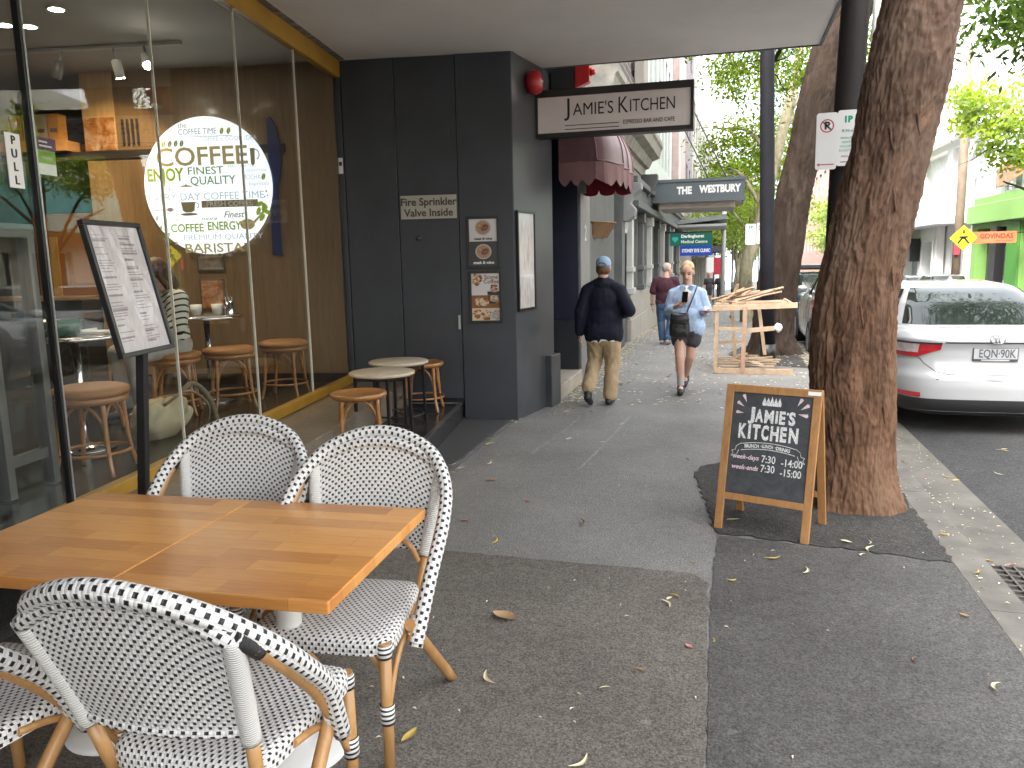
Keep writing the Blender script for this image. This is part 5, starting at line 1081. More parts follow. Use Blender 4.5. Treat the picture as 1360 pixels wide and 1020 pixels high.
# ================================================================ TIMBER CRATE
M_raw = woodgrain('raw_timber', (.34, .235, .145), (.48, .36, .245), .7, (5, 5, 5), sc=3)
M_raw2 = woodgrain('pinkish_timber', (.31, .185, .125), (.43, .285, .20), .7, (5, 5, 5), sc=3)
ct = thing('timber_crate', 'open pale timber crate frame on the footpath in front of the second tree', 'crate', (.4, 12.3, 0))
cx0, cx1, cy0, cy1 = -.10, .97, 11.72, 13.1
def sl(p, q, w_=.07, h_=.022, up=(0, 1, 0), m=M_raw): MB().bar(p, q, w_, h_, up).build('slat', m, ct, bev=.002)
sl((cx0-.02, cy0, .045), (cx1, cy0-.01, .04), .08, .03); sl((cx0-.05, cy0, .945), (cx1+.03, cy0, .985), .075, .03); sl((.28, cy0-.03, .0), (.30, cy0-.03, .97), .06, .022, m=M_raw2)
sl((.30, cy0+.03, .62), (.72, cy0+.03, .66), .065, .02); sl((cx0+.02, cy0+.02, .66), (.30, cy0+.02, .64), .045, .02); sl((cx0+.04, cy0+.35, .42), (.28, cy0+.35, .44), .045, .02)
sl((.50, cy0+.35, .93), (.60, cy0+.35, .24), .05, .022); sl((.12, cy0+.5, .95), (.18, cy0+.5, .18), .05, .022)
for y in (cy0+.02, cy1): sl((cx0, y, .02), (cx0+.01, y, .95), .05, .05)
for k in range(5): sl((cx0-.01, cy0+.15+k*.25, .05), (cx0-.01, cy0+.08+k*.25, .93), .03, .02, up=(1, 0, 0), m=M_raw2)
sl((cx0-.02, cy0, .35), (cx0-.02, cy1, .62), .04, .02, up=(1, 0, 0)); sl((cx0-.02, cy0, .75), (cx0-.02, cy1, .30), .035, .02, up=(1, 0, 0))
for k in range(5): sl((cx0, cy0+.18+k*.26, .09+.01*(k % 2)), (cx1-.25+.05*k % .2, cy0+.2+k*.26, .09), .06, .02, up=(0, 0, 1))
for k in range(3): sl((cx0-.02, cy0+.35+k*.42, .955), (cx1-.05, cy0+.35+k*.42, .985), .07, .022, up=(0, 0, 1))
sl((cx0, cy0+.02, .13), (cx0, cy1, .13), .05, .05); sl((cx0, cy0+.02, .90), (cx0, cy1, .92), .05, .05); sl((cx1-.03, cy0+.03, .985), (cx1-.05, cy1, .985), .05, .03)
b = MB(); r_ = random.Random(2); b.ball((.755, cy0+.02, .665), (.055, .03, .065), 12, 8)
b.v = [(x+r_.uniform(-.012, .012), y, z+r_.uniform(-.012, .012)) for x, y, z in b.v]; b.build('foam_pad', M_white, ct)
r_ = random.Random(11); OFF = ['flat on the crate top', 'sticking up from the crate', 'leaning across the crate top', 'lying in the bottom of the crate']
for k in range(22):
    top = k < 14; 
    if k == 0: p, q = (.10, 12.3, .97), (.20, 12.25, 1.27)
    elif top: y = r_.uniform(11.85, 12.95); p = (r_.uniform(-.2, .25), y, 1.01+r_.random()*.04); q = (p[0]+r_.uniform(.2, .75), y+r_.uniform(-.8, .8), 1.0+r_.random()*.24); q = (q[0], min(max(q[1], 11.8), 13.0), q[2])
    else: y = r_.uniform(11.8, 12.7); p = (r_.uniform(.1, .4), y, .115+r_.random()*.06); q = (p[0]+r_.uniform(.15, .45), y+r_.uniform(-.3, .3), .12+r_.random()*.12)
    lab = 'loose timber offcut sticking up steeply from the crate' if k == 0 else ('loose pale timber offcut in the heap on top of the crate' if top else 'loose broken timber offcut in the bottom of the crate')
    o = MB().bar(p, q, r_.uniform(.03, .06), .02, (0, .3, 1)).build('timber_offcut', r_.choice((M_raw, M_raw2)), None, bev=.002); tag(o, lab, 'offcut', 'offcuts on the crate' if top else 'offcuts in the crate bottom')

# ================================================================ POLES AND STREET SIGNS
M_dpost = mat('dark_timber_post', (.016, .013, .012), .8, var=.4, vs=3, bmp=.3, bs=25)
t = thing('dark_power_pole', 'plain dark power pole rising in front of the second tree', 'pole', (.64, 13.0, 0)); b = MB(); b.tube([(.69, 13, -.1), (.63, 13, 2), (.56, 13, 4.5), (.50, 13, 8)], [.115, .11, .105, .10], 16); b.build('shaft', mat('dark_steel_post', (.010, .010, .013), .7, var=.3, spec=.2), t); b = MB(); b.tube([(.69, 13, 0), (.689, 13, .3)], .125, 16); b.build('foot_sleeve', M_black, t)
t = thing('timber_power_pole', 'dark timber power pole hidden behind the front tree carrying parking signs', 'pole', (.88, 7.0, 0)); b = MB(); b.tube([(.90, 7.0, -.1), (.90, 7.0, 1.2), (.915, 7.0, 2.4), (.945, 7.0, 3.6), (1.0, 7, 6), (1.08, 7, 9)], [.118, .115, .11, .105, .10, .095], 20); b.build('shaft', M_dpost, t)
b = MB(); b.tube([(1.05, 6.93, 2.2), (1.075, 6.93, 3.0), (1.10, 6.93, 4.2)], .028, 10); b.build('conduit', mat('pale_conduit', (.38, .40, .36), .5), t)
M_sgn = mat('sign_white', (.70, .70, .69), .35, var=.04); M_sred = mat('sign_red', (.42, .03, .05), .4); M_sgr = mat('sign_green', (.02, .30, .19), .4)
def parking(t_, x, y, z, w_, h, kind, dirx=(1, 0, 0)):
    b = MB(); r = .02
    P = []
    for cx, cz, a0 in ((w_/2-r, h/2-r, 0), (-w_/2+r, h/2-r, 90), (-w_/2+r, -h/2+r, 180), (w_/2-r, -h/2+r, 270)):
        for k in range(5): a = R(a0+k*22.5); P.append((cx+r*math.cos(a), cz+r*math.sin(a)))
    b.prism(P, (x, y, z), dirx, (0, 0, 1), .004); b.build('plate', M_sgn, t_)
    ex = Vector(dirx); nz = ex.cross(Vector((0, 0, 1))); fp = lambda u, v, d=.0045: Vector((x, y, z))+ex*u+Vector((0, 0, v))+nz*d
    b = MB(); mats = [M_sred, M_sgr, M_black]
    if kind == 'no':
        n = 28; ro, ri = w_*.33, w_*.27; cz = h*.27
        for k in range(n):
            a0, a1 = 2*math.pi*k/n, 2*math.pi*(k+1)/n; b.add([fp(ro*math.cos(a0), cz+ro*math.sin(a0)), fp(ro*math.cos(a1), cz+ro*math.sin(a1)), fp(ri*math.cos(a1), cz+ri*math.sin(a1)), fp(ri*math.cos(a0), cz+ri*math.sin(a0))], [(0, 1, 2, 3)])
        s = .7*ri; b.add([fp(-s-.006, cz+s, .0062), fp(s-.006, cz-s, .0062), fp(s+.006, cz-s, .0062), fp(-s+.006, cz+s, .0062)], [(3, 2, 1, 0), (0, 1, 2, 3)]); b.text('P', w_*.5, fp(0, cz, .0048), ex, (0, 0, 1), 2, bold=.004, ext=.0004)
        zc = -h*.41; b.add([fp(-w_*.35, zc-.004), fp(w_*.38, zc-.004), fp(w_*.38, zc+.004), fp(-w_*.35, zc+.004)], [(0, 1, 2, 3)]); b.add([fp(-w_*.44, zc), fp(-w_*.30, zc-.013), fp(-w_*.30, zc+.013)], [(0, 1, 2)])
    else:
        b.text('1P', w_*.42, fp(0, h*.33, .0048), ex, (0, 0, 1), 1, bold=.004, ext=.0004); b.text('8:30-6', w_*.22, fp(0, h*.13, .0048), ex, (0, 0, 1), 1, ext=.0004)
        for k, s_ in enumerate(('MON-FRI', 'PERMIT', 'HOLDERS', 'EXCEPTED')): b.text(s_, w_*.16, fp(0, h*(.0-.075*k), .0048), ex, (0, 0, 1), 1, ext=.0004)
        b.text('AREA 16', w_*.15, fp(0, -h*.33, .0048), ex, (0, 0, 1), 0, ext=.0004); zc = -h*.43; b.add([fp(-w_*.3, zc-.003), fp(w_*.3, zc-.003), fp(w_*.3, zc+.003), fp(-w_*.3, zc+.003)], [(0, 1, 2, 3)], 2)
    b.build('print', mats, t_)
t = thing('no_parking_sign', 'white no parking sign with a red ring on the timber pole', 'sign', (.775, 6.82, 2.56)); parking(t, .752, 6.82, 2.56, .155, .43, 'no')
t = thing('parking_hours_sign', 'white one hour parking sign in green half hidden by the front tree', 'sign', (.92, 6.84, 2.58)); parking(t, .905, 6.84, 2.58, .15, .42, 'hours')
# small signs further off
def signpost(x, y, name, lab, h, r=.03, m=M_alu):
    t = thing(name, lab, 'pole', (x, y, gz(y))); b = MB(); b.tube([(x, y, gz(y)), (x, y, gz(y)+h)], r, 10); b.build('shaft', m, t); b = MB(); b.lathe([(r*2, 0), (r*2, .02), (r*1.1, .05)], (x, y, gz(y)), 12); b.build('foot', m, t); return t
signpost(.83, 20.5, 'sign_post', 'thin grey post with two parking plates beyond the power pole', 2.7)
t = thing('far_parking_sign', 'pair of small white parking plates on a thin grey post in the distance', 'sign', (.72, 20.4, 2.3)); parking(t, .60, 20.42, 2.18, .24, .5, 'hours'); parking(t, .86, 20.42, 2.20, .24, .5, 'no')
signpost(-.05, 34, 'pale_street_pole', 'white pole standing by the distant footpath edge', 5.5, .09, M_pale)
signpost(.25, 27, 'black_street_post', 'thin black post beside the crooked tree', 2.3, .03, M_black)
t = thing('red_white_street_sign', 'small red and white street sign past the medical centre', 'sign', (-.4, 36, 1.2)); b = MB(); b.box((-.75, 36, .95), (-.45, 36.06, 1.6)); b.build('white_half', M_white, t); b = MB(); b.box((-.449, 36.0, .85), (-.05, 36.06, 1.6)); b.build('red_half', M_sred, t); b = MB(); b.bar((-.45, 36.08, -.75), (-.45, 36.08, 1.6), .05, .05); b.build('post', M_black, t)
# across the road: pole, crossing sign, restaurant sign
t = thing('far_power_pole', 'brown timber power pole across the road in front of the white building', 'pole', (9.75, 38.5, gz(38.5))); b = MB(); b.tube([(9.75, 38.5, -1), (9.75, 38.5, 4), (9.72, 38.5, 10)], [.20, .18, .14], 14); b.build('shaft', mat('brown_pole', (.13, .095, .065), .8, var=.3, vs=2), t)
b = MB(); b.box((9.55, 38.2, 1.5), (9.75, 38.31, 2.0)); b.build('red_box', M_sred, t); b = MB(); b.bar((8.7, 38.5, 7.9), (10.8, 38.5, 7.9), .1, .12); b.build('crossarm', mat('brown_pole2', (.10, .08, .06), .8), t)
t = thing('crossing_sign', 'yellow diamond pedestrian crossing sign across the road', 'sign', (9.1, 36, 2.1)); sx0 = 9.30; b = MB(); cz = 2.18; s = .50
b.prism([(s, 0), (0, s), (-s, 0), (0, -s)], (sx0, 36, cz), (1, 0, 0), (0, 0, 1), .01); b.build('plate', mat('sign_yellow', (.66, .62, .01), .4), t)
b = MB()
for a, c in (((-.13, -.14), (-.02, .0)), ((.13, -.14), (.02, .0)), ((-.02, .0), (.02, .0)), ((0, .10), (0, .2)), ((-.1, .02), (.1, .02))): b.bar((sx0+a[0]*1.6, 35.98, cz+a[1]*1.6), (sx0+c[0]*1.6, 35.98, cz+c[1]*1.6), .075, .008, up=(0, 1, 0))
b.build('walking_mark', M_black, t); b = MB(); b.bar((sx0, 36.05, gz(36)), (sx0, 36.05, 2.4), .06, .06); b.build('post', M_alu, t)
t = thing('restaurant_sign', 'orange hanging sign reading Govindas on the green restaurant', 'sign', (11.6, 42, 2.2)); gy = 39.2
b = MB(); b.box((10.36, gy, 1.97), (12.2, gy+.12, 2.46)); b.build('panel', mat('orange_red', (.62, .11, .045), .4, var=.05), t)
b = MB(); fit(b, 'GOVINDAS', 11.42, 2.27, 1.28, .20, Y=gy-.002, bold=.008); fit(b, 'RESTAURANT', 11.75, 2.06, .66, .07, Y=gy-.002); fit(b, 'o', 10.55, 2.25, .13, .16, Y=gy-.002, bold=.01); b.build('lettering', mat('dark_red_ink', (.12, .012, .01), .5), t); b = MB(); b.bar((12.2, gy+.06, 2.4), (12.6, gy+.06, 2.4), .05, .05); b.build('bracket', M_black, t)
# ================================================================ TREES
def trunk_mesh(path, n=64, step=.03, amp=.03, fr=11, zf=.18, flare=None, seed=0, k2=.35, mi=0, b=None):
    """a bark surface round a path of (x, y, z, r): ridges and furrows stretched along the stem"""
    b = b or MB(); P = spline(path, max(2, int(20))) ; P = [np.array(p) for p in P]
    L = [0]
    for p, q in zip(P, P[1:]): L.append(L[-1]+np.linalg.norm(q[:3]-p[:3]))
    m = max(3, int(L[-1]/step)); ts = np.linspace(0, L[-1], m); A = np.array([[np.interp(t, L, [p[i] for p in P]) for i in range(4)] for t in ts])
    vs = []; prev = Vector((1, 0, 0))
    for i in range(m):
        d = Vector(A[min(i+1, m-1), :3]-A[max(i-1, 0), :3]).normalized(); x = (prev-d*prev.dot(d)).normalized(); prev = x; y = d.cross(x); c = Vector(A[i, :3]); r = A[i, 3]
        for j in range(n):
            a = 2*math.pi*j/n; ca, sa_ = math.cos(a), math.sin(a); s_ = ts[i]
            q = Vector((ca*r*fr+seed, sa_*r*fr, s_*fr*zf)); tw = Vector((ca*2.2+seed, sa_*2.2, s_*1.1))
            h = -abs(noise.noise(q+Vector((noise.noise(tw*3)*.7, 0, noise.noise(tw)*1.4))))*1.3-.5*abs(noise.noise(q*2.7))+.45*noise.noise(Vector((q.x*3.3, q.y*3.3, q.z*7)))+k2*4*noise.noise(tw)*.9
            rr = r+amp*(h+.45)
            if flare and s_ < flare[0]: 
                f_ = (1-s_/flare[0])**2; rr += f_*flare[1]*(1+.7*math.sin(a*flare[2]+seed)+.5*noise.noise(Vector((ca*2, sa_*2, seed))))
            vs.append(c+(x*ca+y*sa_)*rr)
    fs = [(i*n+j, i*n+(j+1) % n, (i+1)*n+(j+1) % n, (i+1)*n+j) for i in range(m-1) for j in range(n)]
    b.add(vs, fs, mi, None, True); b.add([vs[(m-1)*n+j] for j in range(n)], [tuple(range(n))], mi); return b
nr = np.random.default_rng(5)
def leaf_mesh(name, clusters, size, mats, parent, aspect=.45, droop=.3, shell=.35):
    """many small folded leaves: clusters = [(centre, (rx,ry,rz), count)], clumped again inside each cluster"""
    Vs, Fs, MI = [], [], []; k = 0
    for (c, r, n) in clusters:
        ncl = max(3, n//26); d = nr.normal(size=(ncl, 3)); d /= np.linalg.norm(d, axis=1)[:, None]; q = d*(nr.random((ncl, 1))**shell)
        sub = np.array(c)+q*np.array(r); per = n//ncl; sc = np.mean(r)*.26
        cen = np.repeat(sub, per, axis=0)+nr.normal(size=(ncl*per, 3))*np.array([sc, sc, sc*.6]); N = len(cen)
        u = nr.normal(size=(N, 3)); u[:, 2] -= droop; u /= np.linalg.norm(u, axis=1)[:, None]; w_ = np.cross(u, nr.normal(size=(N, 3))); w_ /= np.linalg.norm(w_, axis=1)[:, None]; nn = np.cross(u, w_)
        s = size*nr.uniform(.6, 1.3, (N, 1)); V = np.stack([cen-u*s*.5, cen+w_*s*aspect*.5+nn*s*.08, cen+u*s*.5, cen-w_*s*aspect*.5+nn*s*.08], 1).reshape(-1, 3)
        Vs.append(V); idx = np.arange(N)*4+k; Fs.append(np.stack([idx, idx+1, idx+2, idx+3], 1)); k += N*4
        clm = nr.integers(0, len(mats), ncl); MI.append(np.where(nr.random(N) < .8, np.repeat(clm, per), nr.integers(0, len(mats), N)))
    V = np.concatenate(Vs); F = np.concatenate(Fs); me = bpy.data.meshes.new(name)
    if parent is not None and parent.name in PINV:
        M_ = np.array(PINV[parent.name]); V = V @ M_[:3, :3].T+M_[:3, 3]
    me.vertices.add(len(V)); me.vertices.foreach_set('co', V.astype(np.float32).ravel()); me.loops.add(len(F)*4); me.loops.foreach_set('vertex_index', F.astype(np.int32).ravel())
    me.polygons.add(len(F)); me.polygons.foreach_set('loop_start', (np.arange(len(F))*4).astype(np.int32)); 
    for m in mats: me.materials.append(m)
    me.polygons.foreach_set('material_index', np.concatenate(MI).astype(np.int32)); me.update(calc_edges=True); me.validate()
    o = bpy.data.objects.new(name, me); COL.objects.link(o); o.parent = parent; return o
LD = [leafmat('leaf_dark_green', (.030, .058, .016), (.06, .10, .028), .4), leafmat('leaf_mid_green', (.07, .13, .025), (.12, .19, .04), .5)]
LL = [leafmat('leaf_lime', (.17, .28, .025), (.27, .37, .05), .6), leafmat('leaf_yellow_green', (.26, .36, .04), (.36, .42, .07), .6), leafmat('leaf_olive', (.10, .15, .03), (.16, .20, .045), .5)]
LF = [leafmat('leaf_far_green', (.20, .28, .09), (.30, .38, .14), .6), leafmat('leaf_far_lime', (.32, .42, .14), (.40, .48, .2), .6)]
B_red = bark('stringy_bark', [(.34, (.022, .014, .010)), (.43, (.075, .041, .026)), (.50, (.145, .078, .047)), (.57, (.19, .115, .073)), (.65, (.115, .09, .07))], .18, 17, .8, .022)
B_brown = bark('brown_bark', [(.32, (.012, .008, .006)), (.5, (.042, .028, .020)), (.66, (.085, .062, .047))], .12, 13, 1.0, .03)
B_plane = bark('mottled_plane_bark', [(.38, (.10, .085, .055)), (.5, (.26, .23, .15)), (.62, (.42, .38, .27))], .5, 5, .4, .01)
def twigs(b, pts, seed, n=14, L=.9, r=.02):
    r_ = random.Random(seed)
    for k in range(n):
        i = r_.randrange(len(pts)//3, len(pts)); p = Vector(pts[i][:3]); d = Vector((r_.uniform(-1, 1), r_.uniform(-1, 1), r_.uniform(-.3, .7))).normalized()
        q = [p]; 
        for s in range(4): d = (d+Vector((r_.uniform(-.4, .4), r_.uniform(-.4, .4), r_.uniform(-.3, .2)))).normalized(); q.append(q[-1]+d*L*r_.uniform(.2, .45))
        b.tube(q, [r, r*.8, r*.6, r*.4, r*.2], 6)
def tree(name, label, path, limbs, clusters, bk, leaves, size, loc, group=None, n=28, step=.08, amp=.03, flare=None, seed=0, tw=8, aspect=.45):
    t = thing(name, label, 'tree', loc, group=group)
    b = trunk_mesh(path, n, step, amp, flare=flare, seed=seed)
    for i, l in enumerate(limbs):
        trunk_mesh(l, 12, .15, .012, seed=seed+i, b=b); twigs(b, spline(l, 6), seed*10+i, tw)
    b.build('trunk', bk, t); leaf_mesh('crown', clusters, size, leaves, t, aspect)
    return t
# front stringybark, modelled finely
t = thing('street_tree', 'thick reddish stringy barked tree trunk right behind the chalkboard', 'tree', (.9, 5.62, 0), group=None)
pth = [(.90, 5.62, -.1, .262), (.868, 5.62, .36, .252), (.835, 5.62, .87, .262), (.85, 5.63, 1.38, .245), (.912, 5.64, 1.87, .232), (1.0, 5.65, 2.33, .226), (1.085, 5.65, 2.8, .245), (1.16, 5.66, 3.25, .232), (1.36, 5.7, 4.2, .22), (1.7, 5.8, 5.6, .20), (2.1, 6.0, 7.2, .15)]
b = trunk_mesh(pth[:9], 260, .010, .020, 17, .22, flare=(.42, .055, 3.0), seed=3)
trunk_mesh(pth[8:], 40, .05, .02, seed=3, b=b)
lim = [[(1.5, 5.75, 4.8, .12), (2.3, 7.6, 5.6, .09), (3.2, 9.6, 5.7, .06), (3.9, 11, 5.2, .03)], [(1.9, 5.9, 6.4, .12), (3.6, 6.6, 7.6, .08), (5.5, 8, 7.8, .04)], [(2.0, 6, 6.8, .1), (1.2, 8, 8.5, .07), (.6, 10, 9, .03)], [(2.0, 6, 6.6, .1), (3.2, 9, 7.2, .07), (4.2, 12, 6.8, .04)], [(2.0, 5.9, 6.9, .09), (2.6, 3.8, 8, .06), (3, 2, 8.2, .03)]]
for i, l in enumerate(lim): trunk_mesh(l, 14, .12, .012, seed=i, b=b); twigs(b, spline(l, 6), i+50, 12, 1.1, .018)
b.build('trunk', B_red, t)
r_ = random.Random(9)
for k in range(12):
    b = MB()
    a = r_.uniform(-2.9, -.2); z = r_.uniform(.3, 3.2); i = np.interp(z, [p[2] for p in pth], range(len(pth))); j = int(i); f = i-j; c_ = np.array(pth[j])*(1-f)+np.array(pth[j+1])*f
    R_ = c_[3]+.006; q = [(c_[0]+R_*math.cos(a+.10*s+.02*math.sin(s*9)), c_[1]+R_*math.sin(a+.10*s), z-.16*s) for s in (0, .33, .66, 1)]; b.tube(q, [.003, .008, .007, .002], 5); b.build('bark_strip', B_red, t)
leaf_mesh('crown', [((3.2, 10.6, 4.75), (.75, 1.2, .75), 900), ((3.9, 11.4, 4.9), (.9, 1.3, .9), 1500), ((3.5, 11.2, 4.2), (.6, 1.0, .5), 600), ((4.4, 11.8, 5.4), (1.0, 1.2, .9), 900), ((3.0, 10.9, 5.5), (.9, 1.2, .5), 700), ((4.6, 11.5, 6), (1.5, 1.6, 1.2), 900), ((2.6, 8.5, 7.2), (2.2, 2, 1.0), 900), ((5, 8, 8.2), (1.8, 1.8, 1), 800), ((.8, 9.5, 9), (1.5, 1.6, 1), 800), ((3, 2.5, 8.5), (1.5, 1.6, 1), 800), ((2.8, 8.2, 8.6), (1.6, 1.6, 1.0), 1300), ((4.0, 9.6, 8.6), (1.6, 1.8, 1.2), 1300), ((4.6, 7.4, 9.4), (1.8, 1.8, 1), 1000), ((3.2, 6, 9), (2, 2, 1), 900)], .13, LD, t, .34, .8)
tree('street_tree', 'large brown trunk leaning over the road behind the timber crate', [(.84, 14.3, -.1, .36), (.83, 14.3, .4, .335), (.865, 14.3, .95, .325), (.995, 14.3, 2.0, .30), (1.18, 14.3, 3.06, .265), (1.38, 14.35, 4.0, .29), (1.63, 14.4, 5.05, .31), (1.95, 14.5, 5.8, .33), (2.2, 14.6, 7, .22)],
     [[(1.9, 14.5, 5.6, .2), (1.5, 16.5, 7.4, .12), (1.0, 19, 8.2, .06), (.4, 21, 7.6, .03)], [(2.2, 14.6, 6.9, .16), (3.5, 16, 8.6, .1), (4.6, 18, 9, .05)], [(2.0, 14.5, 6.2, .16), (2.6, 17, 7.3, .1), (3.1, 20, 7, .05)], [(1.6, 14.4, 5.0, .1), (1.2, 16.8, 5.9, .06), (.8, 19.4, 5.6, .03)]],
     [((.3, 21, 6.8), (1.0, 1.4, 1.0), 1300), ((1.1, 20, 6.0), (1.0, 1.2, 1.2), 1200), ((2.2, 20.5, 5.6), (.9, 1.2, .8), 900), ((3.0, 20, 6.6), (1.0, 1.4, 1.0), 1300), ((1.5, 18, 8.6), (2, 2, 1.2), 900), ((4.2, 17.5, 9.3), (2, 2, 1.2), 900), ((2.4, 20.6, 7.6), (1.6, 1.5, .8), 800)], B_brown, [LD[1], LL[0], LL[2]], .14, (.84, 14.3, 0), n=90, step=.03, amp=.03, flare=(.5, .12, 2), seed=8, tw=10, aspect=.36)
tree('plane_tree', 'mottled pale plane tree with a crooked bent trunk beyond the power pole', [(.70, 24, -.5, .22), (.64, 24, .5, .20), (.60, 24, 1.05, .185), (.66, 24, 1.6, .18), (.80, 24, 2.1, .155), (1.0, 24, 2.9, .15), (1.28, 24, 4.1, .15), (1.53, 24, 5.3, .14), (1.72, 24, 6.2, .12), (2.0, 24.3, 7.8, .08)],
     [[(1.3, 24, 4.2, .09), (.6, 24.6, 5.2, .05), (-.3, 25, 5.4, .025)], [(1.0, 24, 3.0, .07), (.4, 24.5, 4.0, .045), (-.2, 25, 4.3, .02)], [(1.6, 24, 5.6, .09), (2.6, 24.4, 6.6, .05), (3.4, 25, 6.4, .025)], [(1.5, 24, 5.1, .08), (2.0, 26, 5.8, .05), (2.2, 28, 5.6, .03)]],
     [((-.05, 25, 6.9), (.55, 1.2, .8), 900), ((.2, 24.6, 5.0), (1.0, 1.1, .8), 1000), ((.1, 25.2, 4.0), (.9, 1, .5), 700), ((1.4, 25.5, 4.6), (1.0, 1.3, .8), 900), ((2.4, 26, 5.4), (1.0, 1.3, .8), 800), ((2.7, 25, 6.6), (1.2, 1.4, .9), 900), ((1.0, 25.6, 6.4), (1.1, 1.4, .9), 700), ((1.6, 25, 8.4), (2, 2, 1.2), 900)], B_plane, LL, .15, (.70, 24, gz(24)), group=None, seed=4, amp=.012)
FT = [(.9, 37, 'lime green street tree behind the white street pole', 1), (.9, 50, 'lime green street tree farther along the footpath kerb', 1), (.8, 66, 'pale lime street tree in the far distance over the footpath', 1), (9.9, 27.5, 'yellow green young tree by the far kerb, its branches over the white sedan', 2), (9.7, 62, 'lime green tree by the far kerb beyond the white building', 1), (9.8, 84, 'pale lime tree by the far kerb near the end of the street', 1), (4.0, 140, 'pale tree closing the far end of the street', 1)]
for i, (x, y, lab, kd) in enumerate(FT):
    g_ = gz(y); h = (5.2, 5.2, 5.5, 5.2, 5.5, 6, 7, 6.6)[i]; r_ = random.Random(i+20); lx = r_.uniform(-.4, .4)
    path = [(x, y, g_-.1, .16), (x+lx*.3, y, g_+1.5, .14), (x+lx, y+.1, g_+3.2, .12), (x+lx*1.4, y+.2, g_+h, .07)]
    limbs = [[(x+lx*.6, y, g_+2.2+.5*j, .07), (x+lx+math.cos(j*1.5+i)*1.2, y+math.sin(j*1.5+i)*1.2, g_+3.6+.5*j, .04), (x+lx+math.cos(j*1.5+i)*2.1, y+math.sin(j*1.5+i)*2.1, g_+4.1+.6*j, .02)] for j in range(4)]
    sz = .19 if y < 45 else .28
    if i == 3: 
        limbs.append([(x, y, g_+2.6, .06), (8.6, 27, 4.0, .04), (7.4, 26.4, 4.6, .02)])
        cl = [((7.3, 26.3, 5.1), (1.0, 1.0, .45), 900), ((6.9, 26.3, 5.9), (.8, 1.0, .5), 600), ((8.0, 26.6, 4.4), (.9, 1.0, .32), 600), ((8.3, 26.6, 5.6), (1.0, 1.0, .5), 600), ((6.7, 26.2, 5.6), (.6, .8, .3), 220), ((9.8, 27.5, 6.2), (2.0, 2, 1.0), 900), ((9.0, 27.2, 5.3), (1.2, 1.2, .5), 480), ((10.4, 28, 5), (1.5, 1.5, .6), 480)]
    else: cl = [((x+lx+r_.uniform(-1, 1), y+r_.uniform(-1.2, 1.2), g_+h-1.4+j*.75), (2.0-.15*j, 2.2, .8), 850) for j in range(6)]
    if i in (0, 1): cl.append(((x-1.9, y, g_+3.9), (1.1, 1.4, .9), 800))
    tree('street_tree', lab, path, limbs, cl, B_plane if kd == 1 else B_brown, LL[:2]+(LF[:1]) if y < 45 else LF, sz, (x, y, g_), 'street trees along the kerbs', n=14, step=.2, amp=.012, seed=i+30, tw=4)

